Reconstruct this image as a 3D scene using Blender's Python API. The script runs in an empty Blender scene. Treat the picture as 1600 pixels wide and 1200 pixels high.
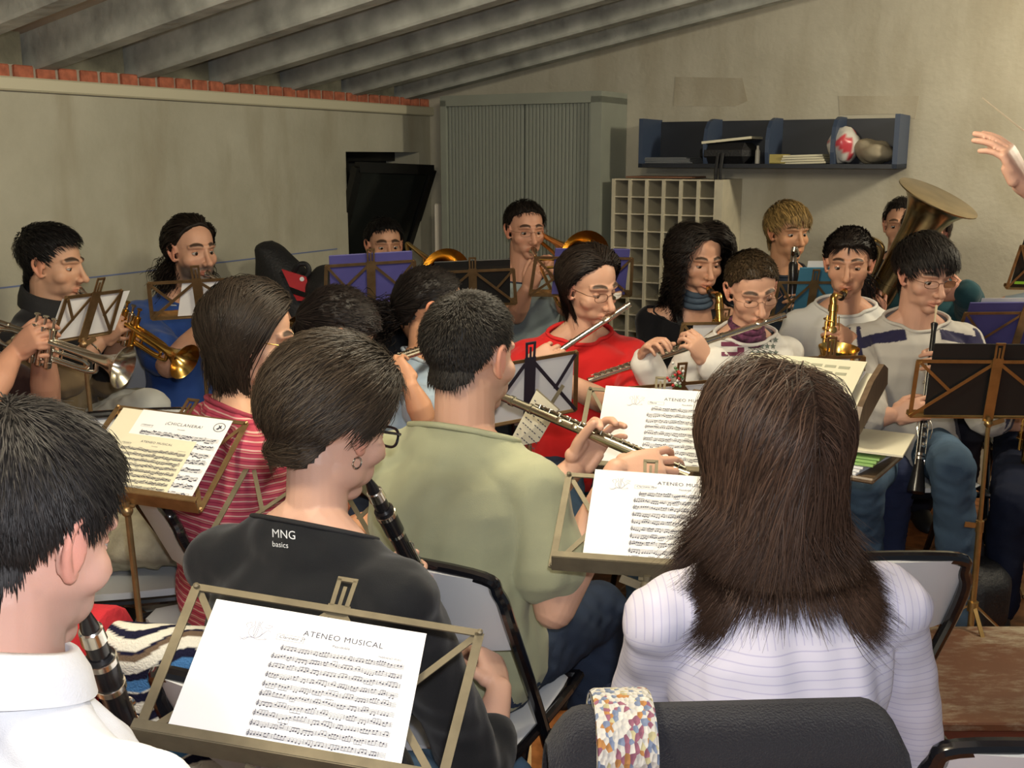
import bpy, math, random
import numpy as np
from math import sin, cos, pi, radians, atan2, sqrt
from mathutils import Vector, Matrix
from mathutils.bvhtree import BVHTree

random.seed(7)
RNG = np.random.default_rng(7)
SC = bpy.context.scene
COL = SC.collection

# ------------------------------------------------------------------ camera
FPX, PITCH, EYE = 1650.0, radians(12.1), 1.55
cam_data = bpy.data.cameras.new('camera')
cam = bpy.data.objects.new('camera', cam_data)
COL.objects.link(cam)
cam.location = (0, 0, EYE)
cam.rotation_euler = (pi / 2 - PITCH, 0, 0)
cam_data.sensor_width = 36.0
cam_data.lens = 36.0 * FPX / 1600.0
cam_data.clip_start = 0.05
SC.camera = cam

# ------------------------------------------------------------------ world, lamps, exposure
world = bpy.data.worlds.new('world')
SC.world = world
world.use_nodes = True
world.node_tree.nodes['Background'].inputs[0].default_value = (0.80, 0.92, 1.0, 1)
world.node_tree.nodes['Background'].inputs[1].default_value = 0.10

def lamp(name, kind, loc, energy, color, size=0.1, size_y=None, target=None):
    d = bpy.data.lights.new(name, kind)
    d.energy = energy
    d.color = color
    if kind == 'AREA':
        d.shape = 'RECTANGLE'
        d.size = size
        d.size_y = size_y or size
    else:
        d.shadow_soft_size = size
    o = bpy.data.objects.new(name, d)
    COL.objects.link(o)
    o.location = loc
    if target is not None:
        o.rotation_euler = (Vector(target) - Vector(loc)).to_track_quat('-Z', 'Y').to_euler()
    return o

# the camera's own flash, just above the lens
lamp('camera_flash', 'POINT', (0.03, 0.0, EYE + 0.075), 49.0, (0.95, 0.95, 1.0), 0.02)
# fluorescent tubes under the roof
lamp('tube_light', 'POINT', (2.75, 3.45, 2.38), 74.0, (1.0, 0.89, 0.66), 0.14)
lamp('tube_light', 'POINT', (0.1, 2.3, 2.12), 38.0, (1.0, 0.89, 0.66), 0.14)
lamp('tube_light', 'POINT', (-0.7, 0.9, 2.10), 40.0, (1.0, 0.89, 0.66), 0.14)

vs = SC.view_settings
vs.view_transform = 'Standard'
vs.look = 'None'
vs.exposure = 0.55
vs.gamma = 1.0
vs.use_curve_mapping = False

# ------------------------------------------------------------------ photograph pixel -> point in the room
CT, ST = cos(PITCH), sin(PITCH)
CAMP = np.array([0, 0, EYE])

def V(*a):
    return np.array(a, float)

def ray(px, py):
    u, v = (px - 800) / FPX, (600 - py) / FPX
    return V(u, CT + v * ST, -ST + v * CT)

def at(px, py, Y):
    r = ray(px, py)
    return CAMP + r * (Y / r[1])

def on_plane(px, py, P, n):
    r = ray(px, py)
    return CAMP + r * (np.dot(P - CAMP, n) / np.dot(r, n))

def on_level(px, py, z=0.0):
    r = ray(px, py)
    return CAMP + r * ((z - EYE) / r[2])

def nrm(v):
    v = np.asarray(v, float)
    return v / (np.linalg.norm(v) + 1e-12)

YAW = radians(29.4)
DV = V(sin(YAW), cos(YAW), 0)      # away along the left wall
RV = V(cos(YAW), -sin(YAW), 0)     # to the right along the back wall
ZV = V(0, 0, 1)

# ------------------------------------------------------------------ mesh building
def frame_of(d, up=(0, 0, 1)):
    d = nrm(d)
    up = np.asarray(up, float)
    if abs(np.dot(d, nrm(up))) > 0.98:
        up = V(0, 1, 0) if abs(d[1]) < 0.9 else V(1, 0, 0)
    x = nrm(np.cross(d, up))
    y = np.cross(x, d)
    return x, y, d

class MB:
    def __init__(s):
        s.v, s.f, s.n, s.c = [], [], 0, []
    def add(s, v, faces, m=0, col=None):
        v = np.asarray(v, float).reshape(-1, 3)
        s.v.append(v)
        for f in faces:
            f = np.asarray(f, int)
            if f.ndim == 1:
                f = f[None]
            if len(f):
                s.f.append((f + s.n, m))
        s.c.append(np.tile(np.asarray(col if col is not None else (1, 1, 1), float), (len(v), 1)) if np.ndim(col) < 2 else np.asarray(col, float))
        s.n += len(v)
        return s
    def box(s, c, size, X=(1, 0, 0), Y=(0, 1, 0), m=0, b=0.0):
        X, Y = nrm(X), nrm(Y)
        Z = np.cross(X, Y)
        h = np.asarray(size, float) / 2
        if b <= 0:
            q = [(-1, -1, -1), (1, -1, -1), (1, 1, -1), (-1, 1, -1), (-1, -1, 1), (1, -1, 1), (1, 1, 1), (-1, 1, 1)]
            v = [c + X * h[0] * a + Y * h[1] * bb + Z * h[2] * cc for a, bb, cc in q]
            s.add(v, [[(0, 3, 2, 1), (4, 5, 6, 7), (0, 1, 5, 4), (1, 2, 6, 5), (2, 3, 7, 6), (3, 0, 4, 7)]], m)
        else:
            b = min(b, min(h) * 0.9)
            rings = []
            for zz, ins in ((-h[2], b), (-h[2] + b, 0), (h[2] - b, 0), (h[2], b)):
                o = []
                for sx, sy in ((-1, -1), (1, -1), (1, 1), (-1, 1)):
                    for k in ((1, 0), (0, 1)) if sx * sy < 0 else ((0, 1), (1, 0)):
                        o.append(c + X * sx * (h[0] - max(ins, b * k[0])) + Y * sy * (h[1] - max(ins, b * k[1])) + Z * zz)
                rings.append(o)
            s.rings(rings, m)
        return s
    def rings(s, R, m=0, caps=True, closed=True, col=None):
        R = np.asarray(R, float)
        n, k = R.shape[:2]
        i = np.arange(n - 1)[:, None] * k
        j = np.arange(k if closed else k - 1)[None]
        j2 = (j + 1) % k
        q = np.stack([i + j, i + j2, i + k + j2, i + k + j], -1).reshape(-1, 4)
        fs = [q]
        if caps:
            fs += [np.arange(k)[::-1], np.arange(k) + (n - 1) * k]
        return s.add(R.reshape(-1, 3), fs, m, col)
    def tube(s, pts, r, k=8, m=0, up=(0, 0, 1), caps=True, flat=None, round_ends=False):
        P = np.asarray(pts, float)
        n = len(P)
        r = np.broadcast_to(np.asarray(r, float), (n,)).copy()
        if round_ends:
            d0, d1 = nrm(P[0] - P[1]), nrm(P[-1] - P[-2])
            a = [P[0] + d0 * r[0] * q for q in (0.97, 0.8, 0.45)]
            b = [P[-1] + d1 * r[-1] * q for q in (0.45, 0.8, 0.97)]
            P = np.vstack([a, P, b])
            r = np.concatenate([r[0] * V(0.24, 0.6, 0.89), r, r[-1] * V(0.89, 0.6, 0.24)])
            n += 6
        T = np.gradient(P, axis=0)
        T /= np.linalg.norm(T, axis=1)[:, None] + 1e-12
        x, y, _ = frame_of(T[0], up)
        R = []
        a = np.arange(k) * 2 * pi / k
        for i in range(n):
            x = x - T[i] * np.dot(x, T[i])
            x = nrm(x)
            y = np.cross(T[i], x)
            fl = flat if flat is not None else 1.0
            R.append(P[i] + r[i] * (np.cos(a)[:, None] * x + fl * np.sin(a)[:, None] * y))
        return s.rings(R, m, caps)
    def lathe(s, o, d, prof, k=20, m=0, up=(0, 0, 1), caps=True):
        x, y, d = frame_of(d, up)
        a = np.arange(k) * 2 * pi / k
        R = [np.asarray(o, float) + d * t + r * (np.cos(a)[:, None] * x + np.sin(a)[:, None] * y) for t, r in prof]
        return s.rings(R, m, caps)
    def ell(s, c, r, X=(1, 0, 0), Y=(0, 1, 0), nu=16, nv=10, m=0):
        X, Y = nrm(X), nrm(Y)
        Z = np.cross(X, Y)
        r = np.broadcast_to(np.asarray(r, float), (3,))
        a = np.arange(nu) * 2 * pi / nu
        t = np.linspace(-pi / 2, pi / 2, nv + 1)
        t[0] += 0.03
        t[-1] -= 0.03
        R = [np.asarray(c, float) + np.cos(a)[:, None] * X * r[0] * cos(q) + np.sin(a)[:, None] * Y * r[1] * cos(q) + Z * r[2] * sin(q) for q in t]
        return s.rings(R, m)
    def plate(s, pts, n, th, m=0):
        """outline (world points in one plane, convex or not) extruded by th along n"""
        P = np.asarray(pts, float)
        k = len(P)
        n = nrm(n) * th
        v = np.vstack([P, P + n])
        i = np.arange(k)
        j = (i + 1) % k
        return s.add(v, [i[::-1], i + k, np.stack([i, j, j + k, i + k], -1)], m)
    def bar(s, a, b, w, t, n=(0, 0, 1), m=0):
        a, b = np.asarray(a, float), np.asarray(b, float)
        d = b - a
        L = np.linalg.norm(d)
        Y = nrm(d)
        Z = nrm(np.asarray(n, float) - Y * np.dot(n, Y))
        X = np.cross(Y, Z)
        return s.box((a + b) / 2, (w, L, t), X, Y, m)
    def merge(s, o, m=None):
        for v, c in zip(o.v, o.c):
            s.v.append(v)
            s.c.append(c)
        for f, mm in o.f:
            s.f.append((f + s.n, mm if m is None else m))
        s.n += o.n
        return s
    def mesh(s, name, mats=(), smooth=True, origin=None, colors=False):
        me = bpy.data.meshes.new(name)
        if not s.v:
            return me
        v = np.vstack(s.v)
        if origin is not None:
            v = v - np.asarray(origin, float)
        loops = np.concatenate([f.ravel() for f, _ in s.f])
        sizes = np.concatenate([np.full(len(f), f.shape[1]) for f, _ in s.f])
        mi = np.concatenate([np.full(len(f), m) for f, m in s.f])
        me.vertices.add(len(v))
        me.vertices.foreach_set('co', v.ravel())
        me.loops.add(len(loops))
        me.loops.foreach_set('vertex_index', loops.astype(np.int32))
        me.polygons.add(len(sizes))
        st = np.concatenate([[0], np.cumsum(sizes)[:-1]])
        me.polygons.foreach_set('loop_start', st.astype(np.int32))
        me.polygons.foreach_set('loop_total', sizes.astype(np.int32))
        for mt in mats:
            me.materials.append(mt)
        me.polygons.foreach_set('material_index', mi.astype(np.int32))
        me.polygons.foreach_set('use_smooth', np.full(len(sizes), bool(smooth)))
        me.update(calc_edges=True)
        me.validate()
        if colors:
            ca = me.color_attributes.new('Col', 'FLOAT_COLOR', 'POINT')
            c = np.vstack(s.c)
            ca.data.foreach_set('color', np.hstack([c, np.ones((len(c), 1))]).ravel())
        return me
    def build(s, name, mats, parent=None, smooth=None, loc=None, colors=False, auto=35):
        if not isinstance(mats, (list, tuple)):
            mats = [mats]
        o_ = parent_loc(parent) if parent is not None else (np.asarray(loc, float) if loc is not None else None)
        if o_ is None and parent is None:
            allv = np.vstack(s.v)
            mn, mx = allv.min(0), allv.max(0)
            o_ = V((mn[0] + mx[0]) / 2, (mn[1] + mx[1]) / 2, mn[2])
        me = s.mesh(name, mats, True if smooth is None else smooth, o_, colors)
        if smooth is None:
            me.set_sharp_from_angle(angle=radians(auto))
        ob = bpy.data.objects.new(name, me)
        COL.objects.link(ob)
        if parent is not None:
            ob.parent = parent
        else:
            ob.location = o_
        return ob

_ROOT = {}
def parent_loc(p):
    o = V(0, 0, 0)
    while p is not None:
        o = o + V(*p.location)
        p = p.parent
    return o

def tag(o, label=None, cat=None, group=None, kind=None):
    if label:
        o['label'] = label
    if cat:
        o['category'] = cat
    if group:
        o['group'] = group
    if kind:
        o['kind'] = kind
    return o

def thing(name, label, cat, loc, group=None):
    o = bpy.data.objects.new(name, None)
    o.empty_display_size = 0.1
    COL.objects.link(o)
    o.location = tuple(float(q) for q in loc)
    return tag(o, label, cat, group)

def copy_tree(o, parent=None):
    c = o.copy()
    COL.objects.link(c)
    if parent is not None:
        c.parent = parent
    for ch in list(o.children):
        copy_tree(ch, c)
    return c

def remesh(mb, voxel, smooth_it=2, colors=None):
    """weld overlapping closed shapes into one continuous skin; returns (verts, quads)"""
    me = mb.mesh('tmp')
    ob = bpy.data.objects.new('tmp', me)
    COL.objects.link(ob)
    md = ob.modifiers.new('r', 'REMESH')
    md.mode = 'VOXEL'
    md.voxel_size = voxel
    md.adaptivity = 0
    if smooth_it:
        sm = ob.modifiers.new('s', 'SMOOTH')
        sm.factor = 0.5
        sm.iterations = smooth_it
    dg = bpy.context.evaluated_depsgraph_get()
    dg.update()
    e = ob.evaluated_get(dg)
    m2 = e.to_mesh()
    nv, nf = len(m2.vertices), len(m2.polygons)
    v = np.empty(nv * 3)
    m2.vertices.foreach_get('co', v)
    lt = np.empty(nf, np.int32)
    m2.polygons.foreach_get('loop_total', lt)
    li = np.empty(len(m2.loops), np.int32)
    m2.loops.foreach_get('vertex_index', li)
    nn = np.empty(nv * 3)
    m2.vertices.foreach_get('normal', nn)
    e.to_mesh_clear()
    bpy.data.objects.remove(ob)
    bpy.data.meshes.remove(me)
    fs = []
    st = np.concatenate([[0], np.cumsum(lt)[:-1]])
    for k in (3, 4):
        idx = st[lt == k]
        if len(idx):
            fs.append(li[idx[:, None] + np.arange(k)])
    return v.reshape(-1, 3), fs, nn.reshape(-1, 3)

def smoothstep(x, a, b):
    t = np.clip((x - a) / (b - a), 0, 1)
    return t * t * (3 - 2 * t)

def wobble(P, scale, seed=0, n=7):
    """cheap smooth noise in [-1,1] at points P"""
    g = np.random.default_rng(seed)
    out = np.zeros(len(P))
    for i in range(n):
        k = g.normal(size=3) / scale
        out += np.sin(P @ k + g.uniform(0, 6.28))
    return out / n * 1.6

def bez(pts, n=12):
    """Catmull-Rom through points"""
    P = np.asarray(pts, float)
    P = np.vstack([2 * P[0] - P[1], P, 2 * P[-1] - P[-2]])
    out = []
    for i in range(1, len(P) - 2):
        for t in np.linspace(0, 1, n, endpoint=False):
            a, b, c, d = P[i - 1], P[i], P[i + 1], P[i + 2]
            out.append(0.5 * (2 * b + (c - a) * t + (2 * a - 5 * b + 4 * c - d) * t ** 2 + (3 * b - a - 3 * c + d) * t ** 3))
    out.append(P[-2])
    return np.array(out)

# ------------------------------------------------------------------ materials
def nodes_of(name):
    m = bpy.data.materials.new(name)
    m.use_nodes = True
    nt = m.node_tree
    return m, nt, nt.nodes['Principled BSDF']

def mat(name, col, rough=0.5, metal=0.0, noise=0.0, nscale=8.0, bump=0.0, bscale=60.0, spec=0.5, stretch=None, sheen=0.0, coat=0.0):
    m, nt, b = nodes_of(name)
    b.inputs['Base Color'].default_value = (*col, 1)
    b.inputs['Roughness'].default_value = rough
    b.inputs['Metallic'].default_value = metal
    b.inputs['Specular IOR Level'].default_value = spec
    if sheen:
        b.inputs['Sheen Weight'].default_value = sheen
    if coat:
        b.inputs['Coat Weight'].default_value = coat
    N, L = nt.nodes, nt.links
    tc = N.new('ShaderNodeTexCoord')
    src = tc.outputs['Object']
    if stretch:
        mp = N.new('ShaderNodeMapping')
        mp.inputs['Scale'].default_value = stretch
        L.new(src, mp.inputs['Vector'])
        src = mp.outputs['Vector']
    if noise:
        t = N.new('ShaderNodeTexNoise')
        t.inputs['Scale'].default_value = nscale
        t.inputs['Detail'].default_value = 6
        L.new(src, t.inputs['Vector'])
        r = N.new('ShaderNodeValToRGB')
        r.color_ramp.elements[0].position = 0.3
        r.color_ramp.elements[1].position = 0.7
        r.color_ramp.elements[0].color = (*[c * (1 - noise) for c in col], 1)
        r.color_ramp.elements[1].color = (*[min(1, c * (1 + noise)) for c in col], 1)
        L.new(t.outputs['Fac'], r.inputs['Fac'])
        L.new(r.outputs['Color'], b.inputs['Base Color'])
    if bump:
        t2 = N.new('ShaderNodeTexNoise')
        t2.inputs['Scale'].default_value = bscale
        t2.inputs['Detail'].default_value = 4
        L.new(src, t2.inputs['Vector'])
        bp = N.new('ShaderNodeBump')
        bp.inputs['Strength'].default_value = bump
        bp.inputs['Distance'].default_value = 0.01
        L.new(t2.outputs['Fac'], bp.inputs['Height'])
        L.new(bp.outputs['Normal'], b.inputs['Normal'])
    return m

def attr_mat(name, rough=0.5, spec=0.5, bump=0.0, bscale=300.0, sss=0.0, sheen=0.0, noise=0.0):
    """colour comes from the mesh's own Col attribute (skin, printed cloth, hair)"""
    m, nt, b = nodes_of(name)
    N, L = nt.nodes, nt.links
    a = N.new('ShaderNodeVertexColor')
    a.layer_name = 'Col'
    L.new(a.outputs['Color'], b.inputs['Base Color'])
    b.inputs['Roughness'].default_value = rough
    b.inputs['Specular IOR Level'].default_value = spec
    if sheen:
        b.inputs['Sheen Weight'].default_value = sheen
    if sss:
        b.inputs['Subsurface Weight'].default_value = sss
        b.inputs['Subsurface Radius'].default_value = (0.012, 0.005, 0.003)
        b.inputs['Subsurface Scale'].default_value = 0.6
    if bump:
        tc = N.new('ShaderNodeTexCoord')
        t2 = N.new('ShaderNodeTexNoise')
        t2.inputs['Scale'].default_value = bscale
        L.new(tc.outputs['Object'], t2.inputs['Vector'])
        bp = N.new('ShaderNodeBump')
        bp.inputs['Strength'].default_value = bump
        bp.inputs['Distance'].default_value = 0.004
        L.new(t2.outputs['Fac'], bp.inputs['Height'])
        L.new(bp.outputs['Normal'], b.inputs['Normal'])
    return m

def stripe_mat(name, base, lines, rough=0.85, bump=0.25, warp=0.0, switch=None):
    """woven stripes: lines = [(direction, period, start, width, colour)]; switch=(z, lines_above) for a yoke"""
    m, nt, b = nodes_of(name)
    N, L = nt.nodes, nt.links
    tc = N.new('ShaderNodeTexCoord')
    def math(op, a, c=None):
        n = N.new('ShaderNodeMath'); n.operation = op
        for i, q in enumerate((a, c)):
            if q is None: continue
            if isinstance(q, (int, float)): n.inputs[i].default_value = q
            else: L.new(q, n.inputs[i])
        return n.outputs[0]
    nz = N.new('ShaderNodeTexNoise'); nz.inputs['Scale'].default_value = 9
    L.new(tc.outputs['Object'], nz.inputs['Vector'])
    def layer(lines, col):
        for d, per, st, w, c in lines:
            dp = N.new('ShaderNodeVectorMath'); dp.operation = 'DOT_PRODUCT'; dp.inputs[1].default_value = tuple(d)
            L.new(tc.outputs['Object'], dp.inputs[0])
            v = math('ADD', dp.outputs['Value'], math('MULTIPLY', nz.outputs['Fac'], warp))
            v = math('FRACT', math('DIVIDE', math('ADD', v, 5.0 - st), per))
            mask = math('LESS_THAN', v, w / per)
            mx = N.new('ShaderNodeMixRGB'); L.new(mask, mx.inputs[0])
            if isinstance(col, tuple): mx.inputs[1].default_value = (*col, 1)
            else: L.new(col, mx.inputs[1])
            mx.inputs[2].default_value = (*c, 1)
            col = mx.outputs[0]
        return col
    col = layer(lines, base)
    if switch:
        c2 = layer(switch[1], base)
        sp = N.new('ShaderNodeSeparateXYZ'); L.new(tc.outputs['Object'], sp.inputs[0])
        mx = N.new('ShaderNodeMixRGB'); L.new(math('GREATER_THAN', sp.outputs['Z'], switch[0]), mx.inputs[0]); L.new(col, mx.inputs[1]); L.new(c2, mx.inputs[2]); col = mx.outputs[0]
    L.new(col, b.inputs['Base Color'])
    b.inputs['Roughness'].default_value = rough
    b.inputs['Specular IOR Level'].default_value = 0.2
    return m

def lin(r, g, b):
    f = lambda c: (c / 255 / 12.92) if c / 255 <= 0.04045 else ((c / 255 + 0.055) / 1.055) ** 2.4
    return (f(r), f(g), f(b))

def plaster_mat(name, c1, c2, stain):
    m, nt, b = nodes_of(name)
    N, L = nt.nodes, nt.links
    tc = N.new('ShaderNodeTexCoord')
    n1 = N.new('ShaderNodeTexNoise'); n1.inputs['Scale'].default_value = 1.7; n1.inputs['Detail'].default_value = 8; n1.inputs['Roughness'].default_value = 0.65
    mp = N.new('ShaderNodeMapping'); mp.inputs['Scale'].default_value = (5, 5, 1.1)
    n2 = N.new('ShaderNodeTexNoise'); n2.inputs['Scale'].default_value = 1.0; n2.inputs['Detail'].default_value = 5
    n3 = N.new('ShaderNodeTexNoise'); n3.inputs['Scale'].default_value = 40; n3.inputs['Detail'].default_value = 6
    L.new(tc.outputs['Object'], n1.inputs['Vector']); L.new(tc.outputs['Object'], mp.inputs['Vector']); L.new(mp.outputs['Vector'], n2.inputs['Vector']); L.new(tc.outputs['Object'], n3.inputs['Vector'])
    r1 = N.new('ShaderNodeValToRGB'); r1.color_ramp.elements[0].position = 0.35; r1.color_ramp.elements[1].position = 0.68
    r1.color_ramp.elements[0].color = (*c1, 1); r1.color_ramp.elements[1].color = (*c2, 1)
    L.new(n1.outputs['Fac'], r1.inputs['Fac'])
    r2 = N.new('ShaderNodeValToRGB'); r2.color_ramp.elements[0].position = 0.50; r2.color_ramp.elements[1].position = 0.74
    r2.color_ramp.elements[0].color = (0, 0, 0, 1); r2.color_ramp.elements[1].color = (0.8, 0.8, 0.8, 1)
    L.new(n2.outputs['Fac'], r2.inputs['Fac'])
    mx = N.new('ShaderNodeMixRGB'); mx.inputs[2].default_value = (*stain, 1)
    L.new(r2.outputs['Color'], mx.inputs[0]); L.new(r1.outputs['Color'], mx.inputs[1])
    L.new(mx.outputs[0], b.inputs['Base Color'])
    b.inputs['Roughness'].default_value = 0.92
    b.inputs['Specular IOR Level'].default_value = 0.2
    bp = N.new('ShaderNodeBump'); bp.inputs['Strength'].default_value = 0.25; bp.inputs['Distance'].default_value = 0.01
    L.new(n3.outputs['Fac'], bp.inputs['Height']); L.new(bp.outputs['Normal'], b.inputs['Normal'])
    return m

M_PLASTER = plaster_mat('wall_plaster', (0.42, 0.40, 0.31), (0.52, 0.50, 0.40), (0.34, 0.30, 0.21))
M_PLASTER2 = plaster_mat('back_wall_plaster', (0.42, 0.39, 0.31), (0.52, 0.49, 0.40), (0.35, 0.31, 0.23))
M_CONC = mat('beam_concrete', (0.40, 0.41, 0.37), 0.9, noise=0.35, nscale=6, bump=0.5, bscale=18, spec=0.2)
M_PANEL = mat('ceiling_panel', (0.42, 0.35, 0.28), 0.9, noise=0.08, nscale=3, spec=0.2)
M_TRIM = mat('cream_trim', (0.62, 0.58, 0.42), 0.5)
M_BRICK = mat('brick', (0.42, 0.13, 0.07), 0.85, noise=0.3, nscale=30, bump=0.4, bscale=70)
M_MORTAR = mat('mortar', (0.38, 0.33, 0.26), 0.95, bump=0.5)
M_GREYMETAL = mat('grey_steel', (0.30, 0.32, 0.27), 0.45, noise=0.05)
M_SLAT = mat('grey_slats', (0.27, 0.29, 0.25), 0.5)
M_CREAM = mat('cream_wood', (0.58, 0.53, 0.40), 0.6, noise=0.08, nscale=12)
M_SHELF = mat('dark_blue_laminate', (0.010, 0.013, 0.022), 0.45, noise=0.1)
M_DARK = mat('dark_void', (0.012, 0.012, 0.012), 0.6)
M_BLACKTUBE = mat('black_enamel', (0.006, 0.006, 0.008), 0.18, coat=0.5)
M_WHITEPL = mat('white_plastic', (0.62, 0.64, 0.66), 0.4)
M_BRASSW = mat('stand_brass_steel', (0.36, 0.24, 0.12), 0.38, metal=0.85, noise=0.2, nscale=30)
M_STEELW = mat('stand_steel', (0.17, 0.145, 0.095), 0.6, metal=0.5, noise=0.15, nscale=30)
M_DARKW = mat('stand_dark_steel', (0.05, 0.045, 0.07), 0.35, metal=0.5)
M_CHROME = mat('chrome', (0.75, 0.72, 0.66), 0.18, metal=1.0)
M_SILVER = mat('silver_plate', (0.68, 0.65, 0.56), 0.22, metal=1.0, noise=0.08)
M_GOLD = mat('gold_lacquer', (0.72, 0.46, 0.13), 0.22, metal=1.0, noise=0.1)
M_OLDBRASS = mat('worn_brass', (0.40, 0.31, 0.18), 0.26, metal=1.0, noise=0.25, nscale=12)
M_EBONY = mat('ebony', (0.012, 0.011, 0.012), 0.25)
M_PAPER = mat('white_paper', (0.80, 0.80, 0.80), 0.8, spec=0.2)
M_CREAMPAPER = mat('cream_paper', (0.70, 0.66, 0.50), 0.8, spec=0.2)
M_INK = mat('ink', (0.075, 0.075, 0.10), 0.8, spec=0.1)
M_BLUEF = mat('blue_folder', (0.075, 0.07, 0.25), 0.5, noise=0.05)
M_BLACKF = mat('black_folder', (0.012, 0.012, 0.012), 0.4)
M_TEALF = mat('teal_folder', (0.05, 0.18, 0.28), 0.5, noise=0.08)
M_REDF = mat('red_folder', (0.45, 0.02, 0.03), 0.45)
M_BAG = mat('black_nylon', (0.010, 0.010, 0.012), 0.6, bump=0.3, bscale=90)
M_SKIN = attr_mat('skin', 0.48, 0.35, bump=0.08, bscale=500, sss=0.08)
M_CLOTH = attr_mat('cloth', 0.85, 0.2, bump=0.25, bscale=900, sheen=0.15)
M_HAIR = attr_mat('hair', 0.5, 0.22)
M_EYE = attr_mat('eye', 0.1, 0.5)
M_DENIM = attr_mat('denim', 0.9, 0.15, bump=0.5, bscale=700)
M_SHOE = mat('white_trainer', (0.55, 0.53, 0.48), 0.6, noise=0.1)
M_SHOED = mat('dark_shoe', (0.02, 0.02, 0.02), 0.5)
M_GLASS, _nt, _b = nodes_of('lens_glass')
_t = _nt.nodes.new('ShaderNodeBsdfTransparent'); _g = _nt.nodes.new('ShaderNodeBsdfGlossy'); _g.inputs['Roughness'].default_value = 0.03
_m = _nt.nodes.new('ShaderNodeMixShader'); _f = _nt.nodes.new('ShaderNodeFresnel'); _f.inputs['IOR'].default_value = 1.45
_nt.links.new(_f.outputs[0], _m.inputs[0]); _nt.links.new(_t.outputs[0], _m.inputs[1]); _nt.links.new(_g.outputs[0], _m.inputs[2])
_nt.links.new(_m.outputs[0], _nt.nodes['Material Output'].inputs['Surface'])
M_WIRE = mat('spectacle_wire', (0.20, 0.10, 0.06), 0.3, metal=0.7)
M_BLKFRAME = mat('black_acetate', (0.01, 0.01, 0.015), 0.2)
# ================================================================== ROOM
CABF = at(687, 150, 6.0)                      # cabinet's front left top corner
BW = CABF + DV * 0.33                         # a point of the back wall
CORNER = on_plane(672, 200, BW, DV)           # back left corner of the room
CORNER[2] = 0
def bk(px, py, off=0.0):
    return on_plane(px, py, BW - DV * off, DV)
def lf(px, py):
    return on_plane(px, py, CORNER, RV)
def room(s, t, z):
    """s metres right along the back wall from the corner, t metres towards us, z up"""
    return CORNER + RV * s - DV * t + ZV * z
def s_of(p):
    return float(np.dot(np.asarray(p) - CORNER, RV))
def t_of(p):
    return float(-np.dot(np.asarray(p) - CORNER, DV))

# ---- tiled floor
def floor_material():
    m, nt, b = nodes_of('terracotta_tiles')
    N, L = nt.nodes, nt.links
    tc = N.new('ShaderNodeTexCoord')
    mp = N.new('ShaderNodeMapping'); mp.inputs['Rotation'].default_value = (0, 0, YAW)
    L.new(tc.outputs['Object'], mp.inputs['Vector'])
    br = N.new('ShaderNodeTexBrick')
    br.offset = 0.0; br.squash = 1.0
    br.inputs['Scale'].default_value = 1.0
    br.inputs['Brick Width'].default_value = 0.33; br.inputs['Row Height'].default_value = 0.33
    br.inputs['Mortar Size'].default_value = 0.004
    br.inputs['Color1'].default_value = (0.42, 0.17, 0.055, 1); br.inputs['Color2'].default_value = (0.36, 0.14, 0.045, 1)
    br.inputs['Mortar'].default_value = (0.55, 0.36, 0.20, 1)
    L.new(mp.outputs['Vector'], br.inputs['Vector'])
    n = N.new('ShaderNodeTexNoise'); n.inputs['Scale'].default_value = 22; n.inputs['Detail'].default_value = 7
    L.new(tc.outputs['Object'], n.inputs['Vector'])
    r = N.new('ShaderNodeValToRGB'); r.color_ramp.elements[0].position = 0.34; r.color_ramp.elements[1].position = 0.6
    r.color_ramp.elements[0].color = (0.55, 0.48, 0.42, 1); r.color_ramp.elements[1].color = (1.1, 1.05, 1.0, 1)
    L.new(n.outputs['Fac'], r.inputs['Fac'])
    mx = N.new('ShaderNodeMixRGB'); mx.blend_type = 'MULTIPLY'; mx.inputs[0].default_value = 1
    L.new(br.outputs['Color'], mx.inputs[1]); L.new(r.outputs['Color'], mx.inputs[2])
    L.new(mx.outputs[0], b.inputs['Base Color'])
    b.inputs['Roughness'].default_value = 0.35
    return m
mb = MB()
mb.box(V(0.8, 3.0, -0.05), (9.0, 10.5, 0.1))
tag(mb.build('floor', floor_material(), smooth=False), kind='structure', label='orange terracotta tiled floor with pale grout lines')

# ---- left wall with the door opening cut out
t0 = t_of(lf(655, 237)); t1 = t_of(lf(540, 237)); zt = lf(540, 237)[2]
LT = 6.6
WALLTOP = 1.80
def wall_piece(mb, ta, tb, za, zb, th=0.28):
    c = room(-th / 2, (ta + tb) / 2, (za + zb) / 2)
    mb.box(c, (th, tb - ta, zb - za), RV, -DV)
mb = MB()
wall_piece(mb, -0.3, t0, 0, WALLTOP)
wall_piece(mb, t1, LT, 0, WALLTOP)
wall_piece(mb, t0, t1, zt, WALLTOP)
wl = tag(mb.build('wall_left', M_PLASTER, smooth=False), kind='structure', label='low stained plaster wall under the sloping roof')
# cream trunking along the top of the wall
mb = MB(); mb.box(room(0.012, LT / 2, 1.815), (0.04, LT, 0.05), RV, -DV, b=0.006)
tag(mb.build('trim_left', M_TRIM), kind='structure', label='cream cable trunking along the top of the left wall')
# rowlock brick course
mb = MB()
mb.box(room(-0.13, LT / 2, 1.852), (0.26, LT, 0.066), RV, -DV, m=1)
k = 0
tt = 0.02
while tt < LT - 0.1:
    mb.box(room(-0.115 + random.uniform(-.003, .003), tt + 0.045, 1.853), (0.26, 0.079, 0.062), RV, -DV, m=0, b=0.004)
    tt += 0.098
ob = mb.build('trim_bricks', [M_BRICK, M_MORTAR])
tag(ob, kind='structure', label='course of red bricks on top of the left wall')
ob.name = 'trim_1'
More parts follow.
